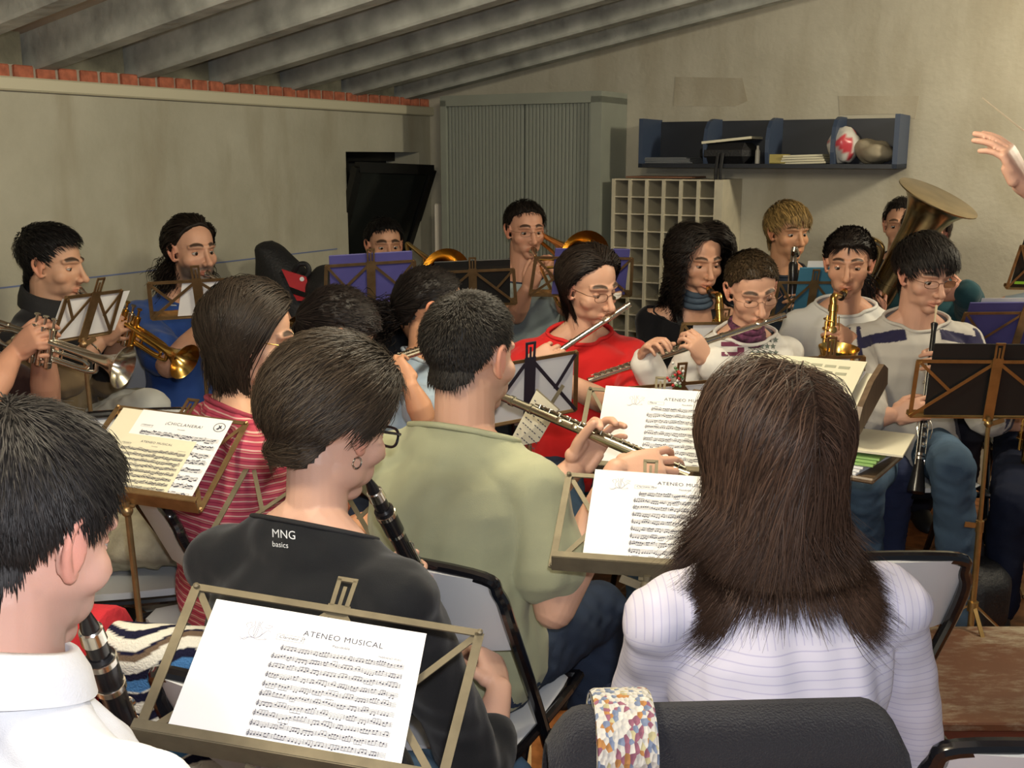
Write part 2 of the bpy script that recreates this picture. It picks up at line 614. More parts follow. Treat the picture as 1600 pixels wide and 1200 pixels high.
# blue chalk line on the plaster
mb = MB()
zc = 1.076
mb.box(room(0.0015, (t1 + 5.0) / 2 + 0.1, zc), (0.002, 5.0 - t1, 0.006), RV, -DV)
tag(mb.build('trim_2', mat('blue_chalk', (0.16, 0.20, 0.36), 0.9), smooth=False), kind='structure', label='thin blue chalk line across the left wall')

# ---- back wall
S_END = s_of(bk(1600, 300)) + 1.6
mb = MB()
mb.box(room(S_END / 2 - 0.2, -0.1, 1.75), (S_END + 0.4, 0.2, 3.5), RV, -DV)
tag(mb.build('wall_back', M_PLASTER2, smooth=False), kind='structure', label='tall rough plaster gable wall at the back')
# repaired patch on the gable wall
mb = MB()
P = [bk(1055, 120, .002), bk(1160, 122, .002), bk(1168, 158, .002), bk(1150, 166, .002), bk(1052, 166, .002)]
mb.plate(P, DV, 0.004)
P = [bk(1310, 150, .002), bk(1436, 150, .002), bk(1430, 186, .002), bk(1400, 178, .002), bk(1312, 180, .002)]
mb.plate(P, DV, 0.004)
tag(mb.build('trim_3', plaster_mat('patched_plaster', (0.38, 0.345, 0.27), (0.47, 0.43, 0.34), (0.32, 0.28, 0.2)), smooth=False), kind='structure', label='darker repaired plaster patches on the gable wall')

# ---- sloping roof with concrete joists
AL = radians(10.3)
SL = RV * cos(AL) + ZV * sin(AL)
SN = -RV * sin(AL) + ZV * cos(AL)
RLEN = 5.6
BH = 0.125
mb = MB()
for t in np.arange(0.18, 6.4, 0.475):
    tj = t - 0.475 + 0.24
    # flanged joist: narrow lower flange, tapering web
    prof = [(-0.045, 0.010), (-0.037, 0), (0.037, 0), (0.045, 0.010), (0.038, BH + .02), (-0.038, BH + .02)]
    a = room(-0.26, t + 0.06, 1.872) - SL * 0.0
    a = a + ZV * (-0.26 * math.tan(AL))
    R = []
    for q in np.linspace(0, RLEN, 40):
        jit = 0.0
        R.append([a + SL * q - DV * (-x) + SN * (y) for x, y in prof])
    mb2 = MB(); mb2.rings(R)
    ob = mb2.build('beam', M_CONC)
    tag(ob, kind='structure')
mb = MB()
c0 = room(-0.3, 3.1, 1.872) + SN * (BH + 0.035) - ZV * 0.3 * math.tan(AL)
mb.box(c0 + SL * RLEN / 2, (RLEN, 7.4, 0.04), SL, -DV)
ob = mb.build('ceiling', M_PANEL, smooth=False)
tag(ob, kind='structure', label='sloping pinkish ceiling panels between concrete joists')
# panel joints
mb = MB()
for t in np.arange(0.42, 6.4, 0.475):
    for q in np.arange(0.75 + (t * 0.37) % 0.5, RLEN, 1.2):
        mb.box(c0 - DV * (t - 3.1) + SL * q - SN * 0.021, (0.006, 0.36, 0.004), SL, -DV)
tag(mb.build('trim_4', M_MORTAR, smooth=False), kind='structure', label='fine joints between the ceiling panels')
# infill blocks between joists above the brick course
mb = MB()
for t in np.arange(0.42, 6.4, 0.475):
    mb.box(room(-0.10, t + 0.06, 1.872 + 0.065), (0.12, 0.36, 0.15), RV, -DV)
tag(mb.build('trim_5', mat('infill_concrete', (0.22, 0.21, 0.15), 0.95, noise=0.3, nscale=10, bump=0.4), smooth=False), kind='structure', label='grey concrete infill between joists above the bricks')

# ---- window in the left wall, dark, with a tilted sash
zb_ = 0.55
mb = MB()
mb.box(room(-0.25, (t0 + t1) / 2, (zb_ + zt) / 2), (0.02, t1 - t0 + .02, zt - zb_), RV, -DV)
wn = mb.build('window_1', M_DARK, smooth=False)
tag(wn, kind='structure', label='dark window opening with its black sash tilted inwards')
mb = MB()
for tq in (t1 - 0.02, (t0 + t1) / 2 + 0.12):
    mb.box(room(-0.2, tq, (zb_ + zt) / 2), (0.05, 0.05, zt - zb_), RV, -DV)
mb.box(room(-0.2, (t0 + t1) / 2, zt - 0.025), (0.05, t1 - t0, 0.05), RV, -DV)
mb.build('window_frame', mat('black_window_frame', (0.008, 0.008, 0.008), 0.4), wn, smooth=False)
# tilted sash leaning into the room (hinged at its foot)
sa = room(-0.17, t1 - 0.02, 0.80); sb = room(-0.17, t0 + 0.02, 0.80)
ua, ub = room(0.06, t1 - 0.02, zt - 0.08), room(0.10, t0 + 0.02, zt - 0.10)
mb = MB()
for p, q in ((sa, ua), (sb, ub), (ua, ub), (sa, sb)):
    mb.bar(p, q, 0.055, 0.035, RV)
mb.plate([sa, sb, ub, ua], RV, 0.006, m=1)
mb.build('sash', [mat('black_sash', (0.007, 0.007, 0.007), 0.4), mat('dark_glass', (0.01, 0.012, 0.012), 0.12)], wn, smooth=False)
mb = MB()
wall_piece(mb, t0 + .005, t1 - .005, 0, zb_, 0.25)
tag(mb.build('wall_left_sill', M_PLASTER, smooth=False), kind='structure')

# ---- tambour cabinet
cw = float(np.dot(on_plane(940, 143, CABF, DV) - CABF, RV))
cz = CABF[2]
ca = s_of(CABF)
cab = thing('tambour_cabinet', 'tall grey steel cabinet with two ribbed sliding shutters against the back wall', 'cabinet', room(ca + cw / 2, 0.165, 0))
mb = MB()
cd = 0.325
mb.box(room(ca + cw / 2, cd / 2 + 0.003, 0.03), (cw, cd, 0.06), RV, -DV)
mb.box(room(ca + cw / 2, cd / 2 + 0.003, cz - 0.028), (cw, cd, 0.056), RV, -DV)
for sx in (ca + 0.018, ca + cw - 0.03):
    wd = 0.036 if sx < ca + .1 else 0.06
    mb.box(room(sx, cd / 2 + 0.003, cz / 2), (wd, cd, cz - .05), RV, -DV)
mb.box(room(ca + cw / 2, 0.02, cz / 2), (cw - .02, 0.02, cz - .04), RV, -DV)
mb.build('body', M_GREYMETAL, cab, smooth=False)
smid = s_of(on_plane(816, 200, CABF, DV))
for a_, b_ in ((ca + 0.038, smid - 0.004), (smid + 0.004, ca + cw - 0.062)):
    mb = MB()
    n = int(round((b_ - a_) / 0.022))
    for i in range(n):
        w = (b_ - a_) / n
        mb.box(room(a_ + (i + .5) * w, cd - 0.022, cz / 2 + 0.003), (w * 0.88, 0.012, cz - .118), RV, -DV, b=0.003)
    mb.box(room((a_ + b_) / 2, cd - 0.030, cz / 2 + 0.003), (b_ - a_, 0.008, cz - .118), RV, -DV)
    mb.build('shutter', M_SLAT, cab)
# pale board standing in the gap between wall and cabinet
mb = MB()
pb = on_plane(683, 318, CABF, DV)
mb.box(room(s_of(pb) - 0.005, 0.20, pb[2] / 2), (0.018, 0.30, pb[2]), RV, -DV, b=0.008)
tag(mb.build('board', mat('pale_board', (0.5, 0.46, 0.40), 0.6)), 'narrow pale board standing on edge in the gap left of the grey cabinet', 'board')

# ---- wall shelf with pigeon holes
p0, p1 = bk(1000, 190, 0.25), bk(1408, 176, 0.25)
sa_, sb_ = s_of(p0), s_of(p1)
z1 = (bk(1000, 187, .25)[2] + bk(1408, 176, .25)[2]) / 2
z0 = (bk(1000, 265, .25)[2] + bk(1408, 260, .25)[2]) / 2
SD = 0.26
sh = thing('wall_shelf', 'long dark blue open wall shelf with four compartments on the back wall', 'shelf', room((sa_ + sb_) / 2, SD / 2, z0))
mb = MB()
mb.box(room((sa_ + sb_) / 2, SD / 2, z0 + .01), (sb_ - sa_, SD, 0.02), RV, -DV)
mb.build('bottom_board', M_SHELF, sh, smooth=False)
mb = MB(); mb.box(room((sa_ + sb_) / 2, 0.009, (z0 + z1) / 2), (sb_ - sa_ - .04, 0.014, z1 - z0 - .02), RV, -DV)
mb.build('back_panel', M_SHELF, sh, smooth=False)
M_SIDELIT = mat('blue_laminate_lit_side', (0.04, 0.062, 0.115), 0.5)  # same laminate as the shelf boards; light on the divider faces painted in as lighter blue
def end_panel(s, full):
    mb = MB()
    if full:
        mb.box(room(s, SD / 2, (z0 + z1) / 2), (0.022, SD, z1 - z0), RV, -DV)
    else:
        P = []
        for y, z in [(0.0, 0.02), (0.9, 0.02), (0.97, 0.3), (0.97, 0.55), (0.9, 0.78), (0.75, 0.92), (0.5, 0.985), (0.0, 0.985)]:
            P.append(room(s - .009, 0.016 + y * (SD - .02), z0 + z * (z1 - z0)))
        mb.plate(P, RV, 0.018)
    mb.build('divider', M_SIDELIT, sh, smooth=False)
end_panel(sa_ + .011, True)
end_panel(sb_ - .011, True)
DIVS = [s_of(bk(px, 250, 0.25)) for px in (1100, 1197, 1299)]
for s_ in DIVS:
    end_panel(s_, False)
zs = z0 + 0.021
def on_shelf(px, t=0.13):
    p = bk(px, 250, t); return s_of(p)
# things lying on the shelf
mb = MB()
for i in range(5):
    mb.box(room(on_shelf(1050) + random.uniform(-.01, .01), 0.13, zs + .003 + i * .006), (0.27 - i * .01, 0.19, 0.005), nrm(RV + DV * random.uniform(-.05, .05)), None if False else -DV)
tag(mb.build('paper_stack', mat('grey_paper', (0.16, 0.17, 0.18), 0.8), smooth=False), 'low stack of grey papers in the leftmost shelf compartment', 'papers')
mb = MB()
g = on_shelf(1135)
mb.box(room(g + .02, 0.15, zs + .05), (0.26, 0.2, 0.10), RV, -DV, b=0.035)
for px in (1121, 1128):
    a = room(on_shelf(px, .28), 0.275, zs + .05)
    mb.tube(bez([a, a - DV * .02 - ZV * .08, a - DV * .015 - ZV * .16, a - DV * .005 - ZV * .21]), 0.009, 6)
bg = mb.build('small_bag', M_BAG)
tag(bg, 'small black bag on the shelf with straps hanging over its edge', 'bag')
mb = MB(); mb.box(room(g + .03, 0.14, zs + .112), (0.24, 0.2, 0.012), nrm(RV + DV * .15 + ZV * .1), nrm(-DV))
tag(mb.build('paper_sheet', M_CREAMPAPER, smooth=False), 'grey sheet of paper lying on top of the small black shelf bag', 'paper')
mb = MB(); mb.lathe(room(on_shelf(1190), 0.2, zs), ZV, [(0, .012), (.06, .012), (.07, .007), (.085, .007)], 12)
tag(mb.build('bottle', mat('small_bottle', (.5, .48, .42), .4)), 'tiny pale bottle in the second shelf compartment', 'bottle')
mb = MB(); mb.box(room(on_shelf(1220), 0.18, zs + .022), (0.10, 0.09, 0.044), RV, -DV, b=.004)
tag(mb.build('box', mat('yellow_box', (.42, .34, .10), .5)), 'small yellow box in the third shelf compartment', 'box')
mb = MB()
for i in range(4):
    mb.box(room(on_shelf(1262), 0.14, zs + .004 + i * .011), (0.22 - i * .012, 0.18, 0.009), nrm(RV + DV * (0.06 * i - .1) + ZV * .03), -DV)
tag(mb.build('paper_stack', M_CREAMPAPER, smooth=False), 'stack of cream papers in the third shelf compartment', 'papers')
def lump(name, c, r, m, label, cat, seed, amp=0.35, colorf=None, vox=.008):
    mb = MB(); mb.ell(c, r, RV, -DV, 28, 18)
    P = mb.v[0]
    n = wobble(P, 0.035, seed) * amp * .6 + np.abs(wobble(P, .018, seed + 1)) * amp * .5 - amp * .2
    d = P - c
    mb.v[0] = c + d * (1 + n[:, None])
    mb.v[0][:, 2] = np.maximum(mb.v[0][:, 2], c[2] - r[2] * 0.98)
    if colorf is not None:
        mb.c = [colorf(mb.v[0])]
    ob = mb.build(name, m, smooth=True, colors=colorf is not None)
    return tag(ob, label, cat)
c = room(on_shelf(1319), 0.15, zs + .085)
def bagc(P):
    w = wobble(P, .03, 5) > 0.35
    return np.where(w[:, None], V(.55, .06, .08), V(.62, .60, .56))
lump('plastic_bag', c, (.075, .08, .085), attr_mat('plastic_bag', .3), 'white and red crumpled plastic bag in the rightmost shelf compartment', 'bag', 3, .22, bagc)
c = room(on_shelf(1365), 0.14, zs + .055)
lump('cloth_bag', c, (.10, .09, .055), mat('beige_cloth', (.36, .31, .22), .8, noise=.2), 'beige crumpled cloth bag beside the plastic bag on the shelf', 'bag', 9, .42)

# ---- pigeon-hole unit
q0, q1 = bk(957, 280, 0.32), bk(1118, 280, 0.32)
ua_, ub_ = s_of(q0), s_of(q1)
uz = (q0[2] + q1[2]) / 2
UD = 0.31
pg = thing('pigeonhole_unit', 'cream wooden rack of small pigeonholes standing against the back wall', 'shelf unit', room((ua_ + ub_) / 2, UD / 2, 0))
mb = MB()
NC = 6
cwid = (ub_ - ua_) / NC
for i in range(NC + 1):
    mb.box(room(ua_ + i * cwid, UD / 2 + .003, uz / 2), (0.013, UD, uz), RV, -DV)
# thick right end
mb.build('uprights', M_CREAM, pg, smooth=False)
mb = MB(); mb.box(room(ub_ + .02, UD / 2 + .003, uz / 2), (0.03, UD, uz), RV, -DV)
mb.build('side_panel', M_CREAM, pg, smooth=False)
mb = MB()
rp = 0.0865
z = uz
while z > 0.05:
    mb.box(room((ua_ + ub_) / 2, UD / 2 - .004, z - .004), (ub_ - ua_ - .01, UD - .012, 0.007), RV, -DV)
    z -= rp
mb.build('shelves', M_CREAM, pg, smooth=False)
mb = MB(); mb.box(room((ua_ + ub_) / 2, 0.010, uz / 2), (ub_ - ua_, 0.012, uz - .01), RV, -DV)
mb.build('back_panel', mat('dark_hardboard', (.20, .20, .18), .8), pg, smooth=False)
mb = MB(); mb.box(room((ua_ + ub_) / 2 - .05, 0.15, uz + .008), (0.36, 0.2, 0.008), RV, -DV)
tag(mb.build('folder', mat('brown_folder', (.2, .09, .05), .6), smooth=False), 'thin brown folder lying on top of the pigeonhole rack', 'folder')
mb = MB(); mb.box(room(ua_ + cwid * 3.5, 0.2, uz - rp * 4 + .03), (0.07, .16, .05), RV, -DV, b=.01)
tag(mb.build('case', M_BAG), 'small black case pushed into one of the pigeonholes', 'case')

# ---- conductor's podium
pf = on_level(1450, 978, 0.16); pn = on_level(1508, 1124, 0.16)
x0, x1, y0, y1 = 0.86, 2.35, pn[1] - .02, pf[1]
pod = thing('podium', 'low brown scuffed wooden podium on the floor at the right', 'podium', ((x0 + x1) / 2, (y0 + y1) / 2, 0))
def podium_mat():
    m, nt, b = nodes_of('scuffed_brown_paint')
    N, L = nt.nodes, nt.links
    tc = N.new('ShaderNodeTexCoord')
    n = N.new('ShaderNodeTexNoise'); n.inputs['Scale'].default_value = 3.2; n.inputs['Detail'].default_value = 3
    n2 = N.new('ShaderNodeTexNoise'); n2.inputs['Scale'].default_value = 46; n2.inputs['Detail'].default_value = 10; n2.inputs['Roughness'].default_value = 0.75
    mp = N.new('ShaderNodeMapping'); mp.inputs['Scale'].default_value = (0.35, 1, 1)
    L.new(tc.outputs['Object'], n.inputs['Vector']); L.new(tc.outputs['Object'], mp.inputs['Vector']); L.new(mp.outputs['Vector'], n2.inputs['Vector'])
    mu = N.new('ShaderNodeMath'); mu.operation = 'MULTIPLY'
    L.new(n.outputs['Fac'], mu.inputs[0]); L.new(n2.outputs['Fac'], mu.inputs[1])
    r = N.new('ShaderNodeValToRGB'); r.color_ramp.elements[0].position = 0.20; r.color_ramp.elements[1].position = 0.34
    r.color_ramp.elements[0].color = (0.155, 0.062, 0.030, 1); r.color_ramp.elements[1].color = (0.36, 0.30, 0.21, 1)
    L.new(mu.outputs[0], r.inputs['Fac']); L.new(r.outputs['Color'], b.inputs['Base Color'])
    b.inputs['Roughness'].default_value = 0.5
    return m
mb = MB(); mb.box(V((x0 + x1) / 2, (y0 + y1) / 2, 0.148), (x1 - x0, y1 - y0, 0.024), b=.004)
mb.build('top', podium_mat(), pod, smooth=False)
mb = MB(); mb.box(V((x0 + x1) / 2, (y0 + y1) / 2, 0.068), (x1 - x0 - .03, y1 - y0 - .03, 0.136))
mb.build('riser', mat('dark_red_paint', (.16, .045, .025), .55, noise=.15), pod, smooth=False)
# ================================================================== PEOPLE
SKIN = V(0.60, 0.33, 0.22)

def cone(mb, a, b, ra, rb, k=18, mid=None, flat=None, up=(0, 0, 1)):
    a, b = np.asarray(a, float), np.asarray(b, float)
    n = 7
    P = [a + (b - a) * t for t in np.linspace(0, 1, n)]
    r = [ra + (rb - ra) * t + (mid * sin(pi * t) if mid else 0) for t in np.linspace(0, 1, n)]
    mb.tube(P, r, k, round_ends=True, flat=flat, up=up)

def chain(mb, pts, rs, k=22, flat=None, up=(0, 0, 1)):
    P = bez(pts, 5)
    q = np.linspace(0, 1, len(P))
    r = np.interp(q, np.linspace(0, 1, len(rs)), rs)
    mb.tube(P, r, k, round_ends=True, flat=flat, up=up)

def hand(mb, wrist, f, n, side, s=1.0, curl=(30, 40, 25), spread=6, thumb=(50, 25), fcurl=None):
    """palm + five fingers. f: finger direction, n: back-of-hand normal, side=+1 right hand / -1 left."""
    f = nrm(f)
    n = nrm(np.asarray(n, float) - f * np.dot(n, f))
    x = np.cross(f, n)               # towards the little finger for a right hand seen from its back ...
    x = x * side                     # x now points to the little finger side
    W = np.asarray(wrist, float)
    def L(a, b, c):
        return W + s * (x * a + f * b + n * c)
    # palm: flattened loft
    R = []
    for t, hw, ht, off in ((-.012, .024, .017, 0), (.0, .026, .018, 0), (.02, .031, .017, 0), (.045, .039, .016, .001), (.07, .041, .014, .002), (.088, .040, .012, .002), (.096, .034, .008, .001)):
        a = np.arange(16) * 2 * pi / 16
        ca, sa = np.cos(a), np.sin(a)
        R.append([L(hw * np.sign(p) * abs(p) ** .7, t, off + ht * np.sign(q) * abs(q) ** .8) for p, q in zip(ca, sa)])
    mb.rings(R)
    cone(mb, L(-.026, .022, -.008), L(-.022, .055, -.010), .017 * s, .013 * s)   # thumb pad
    cone(mb, L(.026, .02, -.007), L(.028, .055, -.007), .014 * s, .012 * s)
    base = [(-.031, .086), (-.0105, .093), (.0105, .090), (.030, .080)]
    lens = [.072, .080, .075, .058]
    rad = [.0088, .0090, .0086, .0076]
    for i in range(4):
        c = fcurl[i] if fcurl is not None else curl
        sp = radians(spread * (i - 1.4))
        d = nrm(f * cos(sp) + x * sin(sp))
        ang = 0
        p = L(base[i][0], base[i][1] - .012, 0.0)
        pts = [p, L(base[i][0], base[i][1], .001)]
        p = pts[-1]
        for j, fr in enumerate((.45, .30, .25)):
            ang += radians(c[j])
            dd = d * cos(ang) - n * sin(ang)
            p = p + dd * lens[i] * fr * s
            pts.append(p)
        P = []
        for a_, b_ in zip(pts[:-1], pts[1:]):
            P += [a_ + (b_ - a_) * t for t in (0, .3, .7)]
        P.append(pts[-1])
        rr = np.interp(np.linspace(0, 1, len(P)), [0, .25, .5, .75, 1], [1.08, 1.05, .98, .93, .80]) * rad[i] * s
        mb.tube(P, rr, 12, round_ends=True, up=n)
    # thumb leaves the side of the palm near its base
    ta, tb = radians(thumb[0]), radians(thumb[1])
    p0 = L(-.022, .018, -.006)
    d1 = nrm(f * cos(ta) - x * sin(ta) - n * .35)
    d2 = nrm(f * cos(ta - tb) - x * sin(ta - tb) - n * .45)
    d3 = nrm(f * cos(ta - tb * 1.7) - x * sin(ta - tb * 1.7) - n * .5)
    p1 = p0 + d1 * .042 * s
    p2 = p1 + d2 * .033 * s
    p3 = p2 + d3 * .025 * s
    P = []
    for a_, b_ in ((p0, p1), (p1, p2), (p2, p3)):
        P += [a_ + (b_ - a_) * t for t in (0, .35, .7)]
    P.append(p3)
    mb.tube(P, np.interp(np.linspace(0, 1, len(P)), [0, .4, .7, 1], [.0145, .0115, .0105, .0085]) * s, 12, round_ends=True, up=n)

class Head:
    def __init__(h, c, yaw, pitch=0, roll=0, s=1.0):
        """yaw: 0 looks away from the lens, 90 to the right, 180 at the lens. pitch: positive looks down"""
        y = radians(yaw)
        F = V(sin(y), cos(y), 0)
        R = V(cos(y), -sin(y), 0)
        p = radians(pitch)
        F2 = F * cos(p) - ZV * sin(p)
        U = F * sin(p) + ZV * cos(p)
        r = radians(roll)
        R2 = R * cos(r) + U * sin(r)
        U2 = U * cos(r) - R * sin(r)
        h.c, h.F, h.R, h.U, h.s = np.asarray(c, float), F2, R2, U2, s
        h.M = np.stack([R2, F2, U2], 1)
    def w(h, x, y, z):
        return h.c + h.s * (h.R * x + h.F * y + h.U * z)
    def W(h, P):
        return h.c + h.s * (np.asarray(P, float) @ h.M.T)
    def local(h, P):
        return (np.asarray(P) - h.c) @ h.M / h.s
    def shapes(h, mb, fem=False, ears=True, mouth='closed'):
        s = h.s
        E = lambda c, r: mb.ell(h.w(*c), np.asarray(r) * s, h.R, h.F, 24, 16)
        C = lambda P, r: mb.tube(bez([h.w(*p) for p in P], 4), np.interp(np.linspace(0, 1, 4 * (len(P) - 1) + 1), np.linspace(0, 1, len(r)), np.asarray(r) * s), 12, round_ends=True, up=h.U)
        E((0, -.012, .035), (.075, .096, .083))
        E((0, .016, -.012), (.0655, .076, .098))
        E((0, .016, -.062), (.056 if not fem else .052, .062, .048))
        E((0, .058, -.096), (.028 if not fem else .023, .026, .022))
        for q in (-1, 1):
            E((q * .041, .046, -.028), (.028, .030, .028))
            E((q * .041, .010, -.066), (.016, .040, .030))
            E((q * .022, .052, -.064), (.026, .028, .028))
            E((q * .0105, .0965, -.0405), (.0095, .0105, .0085))
        C([(-.050, .062, .021), (-.026, .083, .025), (0, .0855, .021), (.026, .083, .025), (.050, .062, .021)], [.008, .009, .009, .009, .008])
        C([(0, .086, .020), (0, .0925, .002), (0, .104, -.022), (0, .1125, -.036)], [.0075, .008, .0095, .0122])
        C([(0, .101, -.040), (0, .092, -.050)], [.007, .006])
        C([(-.023, .077, -.0715), (-.009, .0885, -.0665), (0, .089, -.068), (.009, .0885, -.0665), (.023, .077, -.0715)], [.0035, .0062, .0058, .0062, .0035])
        C([(-.021, .077, -.0745), (0, .0885, -.0785), (.021, .077, -.0745)], [.0038, .0072, .0038])
        if ears:
            for q in (-1, 1):
                # concha plate and rim
                a = [(q * .070, .008, -.004), (q * .078, -.006, -.002), (q * .083, -.020, .004)]
                R = []
                for ang in np.linspace(0, 2 * pi, 20, endpoint=False):
                    pass
                mb.ell(h.w(q * .0765, -.008, -.006), V(.0055, .016, .027) * s, nrm(h.R * q * .9 - h.F * .42), nrm(h.F * .9 + h.R * q * .42), 14, 12)
                rim = [(q * .0735, .008, -.002), (q * .079, .006, .018), (q * .084, -.007, .029), (q * .0885, -.021, .022), (q * .0875, -.024, .004), (q * .082, -.016, -.016), (q * .076, -.004, -.031), (q * .072, .006, -.028)]
                C(rim, [.0042, .0048, .0052, .0052, .005, .0055, .0066, .005])
    def relax(h, P, fs):
        """even out cheeks, jaw and temples after welding"""
        Q = h.local(P)
        x, y, z = np.abs(Q[:, 0]), Q[:, 1], Q[:, 2]
        w = smoothstep(x, .014, .026) * (1 - smoothstep(x, .066, .072)) * smoothstep(y, -.03, .0) * smoothstep(z, -.125, -.115) * (1 - smoothstep(z, -.004, .006))
        w = np.maximum(w, .8 * smoothstep(z, .03, .04) * smoothstep(y, 0, .03) * (z < .13) * (x < .075))
        w = np.where((x < .1) & (np.abs(z) < .14) & (np.abs(y) < .14), w, 0)
        e = np.concatenate([np.concatenate([f[:, [i, (i + 1) % f.shape[1]]] for i in range(f.shape[1])]) for f in fs])
        a = np.concatenate([e[:, 0], e[:, 1]]); b = np.concatenate([e[:, 1], e[:, 0]])
        cnt = np.bincount(a, minlength=len(P))[:, None] + 1e-9
        P = P.copy()
        for _ in range(14):
            avg = np.stack([np.bincount(a, P[b, k], len(P)) for k in range(3)], 1) / cnt
            P += (avg - P) * (w * .6)[:, None]
        return P
    def deform(h, P, N):
        """press the eye sockets, temples and mouth line into the welded skin"""
        Q = h.local(P)
        near = np.abs(Q).max(1) < .16
        d = np.zeros(len(P))
        front = smoothstep(Q[:, 1], .03, .07)
        for q in (-1, 1):
            g = np.exp(-(((Q[:, 0] - q * .031) / .0165) ** 2 + ((Q[:, 2] + .001) / .0115) ** 2))
            d -= .0105 * g * front
            g = np.exp(-(((Q[:, 0] - q * .026) / .008) ** 2 + ((Q[:, 2] + .052) / .016) ** 2))
            d -= .0018 * g * front
        g = np.exp(-((Q[:, 0] / .024) ** 4 + ((Q[:, 2] + .0735) / .0018) ** 2))
        d -= .0035 * g * front
        g = np.exp(-((Q[:, 0] / .02) ** 2 + ((Q[:, 2] + .089) / .005) ** 2))
        d -= .003 * g * front
        return P + h.F * (d * near * h.s)[:, None]
    def paint(h, P, base, lips=None, brow=(0.03, 0.02, 0.015), stubble=0.0, browt=1.0, rosy=0.5):
        Q = h.local(P)
        col = np.tile(base, (len(P), 1))
        inh = (np.abs(Q[:, 0]) < .1) & (np.abs(Q[:, 2]) < .13) & (np.abs(Q[:, 1]) < .13)
        front = smoothstep(Q[:, 1], .03, .06) * inh
        def mixc(c, w):
            nonlocal col
            w = np.clip(w, 0, 1)[:, None]
            col = col * (1 - w) + np.asarray(c) * w
        for q in (-1, 1):
            g = np.exp(-(((Q[:, 0] - q * .045) / .018) ** 2 + ((Q[:, 2] + .035) / .018) ** 2))
            mixc(base * V(1.05, .78, .74), .55 * rosy * g * front)
        g = np.exp(-((Q[:, 0] / .016) ** 2 + ((Q[:, 2] + .038) / .016) ** 2))
        mixc(base * V(1.05, .8, .76), .45 * rosy * g * smoothstep(Q[:, 1], .09, .1) * inh)
        ear = smoothstep(np.abs(Q[:, 0]), .072, .08) * (Q[:, 1] < .02) * (np.abs(Q[:, 2]) < .045) * inh
        mixc(base * V(1.12, .72, .68), .55 * ear)
        if stubble:
            low = smoothstep(-Q[:, 2], .035, .06) * smoothstep(Q[:, 1], -.03, .02) * inh * (1 - .8 * np.exp(-((np.abs(Q[:, 0]) - .035) / .012) ** 2) * smoothstep(Q[:, 2], -.06, -.03))
            mixc(V(.10, .08, .07), stubble * low)
        lw = np.exp(-((Q[:, 0] / .0235) ** 6 + ((Q[:, 2] + .0735) / .0105) ** 4)) * smoothstep(Q[:, 1], .06, .075) * inh
        mixc(lips if lips is not None else base * V(.88, .55, .52), .8 * lw)
        for q in (-1, 1):
            x = q * Q[:, 0]
            zc = .0265 + .0055 * np.sin(np.clip((x - .010) / .045, 0, 1) * pi * 1.15)
            th = .0042 * browt * (1 - .5 * smoothstep(x, .035, .056))
            w = smoothstep(x, .009, .014) * (1 - smoothstep(x, .050, .057)) * (1 - smoothstep(np.abs(Q[:, 2] - zc), th * .7, th * 1.35))
            mixc(brow, .92 * w * front)
        return col
    def eyes(h, root, skin, look_down=0.3, iris=(0.05, 0.025, 0.012), closed=0.35):
        """eyeballs with iris, painted, and skin lids"""
        for q in (-1, 1):
            mb = MB()
            c = V(q * .031, .0652, -.001)
            r = .0128
            lookd = nrm(V(0, 1, -look_down))
            nu, nv = 20, 14
            P = []
            for i in range(nv + 1):
                for j in range(nu):
                    t = -pi / 2 + pi * i / nv
                    a = 2 * pi * j / nu
                    P.append((cos(t) * cos(a), cos(t) * sin(a), sin(t)))
            P = np.array(P)
            # rotate pole to look direction for a clean iris
            x, y, d = frame_of(lookd)
            D = P[:, :1] * x + P[:, 1:2] * y + P[:, 2:] * d
            dot = D @ lookd
            col = np.where((dot > cos(radians(15)))[:, None], V(.004, .004, .004), np.where((dot > cos(radians(31)))[:, None], np.asarray(iris), V(.46, .43, .40)))
            i = np.arange(nv)[:, None] * nu
            j = np.arange(nu)[None]
            f = np.stack([i + j, i + (j + 1) % nu, i + nu + (j + 1) % nu, i + nu + j], -1).reshape(-1, 4)
            mb.add(h.W(c + D * r), [f], 0, col)
            # lids: part-spheres hinged at the eye corners; dark lash edge
            for lo, hi, kk in ((radians(78 - 95 * closed), radians(115), 1), (radians(-75), radians(-28), -1)):
                m = 8
                G, K = [], []
                for e_ in np.linspace(lo, hi, m):
                    for a in np.linspace(radians(-85), radians(85), 14):
                        dd = V(sin(a), cos(a) * cos(e_), cos(a) * sin(e_))
                        G.append(c + dd * (r + .0012))
                        edge = abs(e_ - (lo if kk > 0 else hi)) < radians(5 if kk > 0 else 1)
                        K.append(V(.02, .012, .01) if edge else skin * V(.92, .84, .8))
                ii = np.arange(m - 1)[:, None] * 14
                jj = np.arange(13)[None]
                mb.add(h.W(np.array(G)), [np.stack([ii + jj, ii + jj + 1, ii + 14 + jj + 1, ii + 14 + jj], -1).reshape(-1, 4)], 0, np.array(K))
            mb.build('eye', M_EYE, root, smooth=True, colors=True)
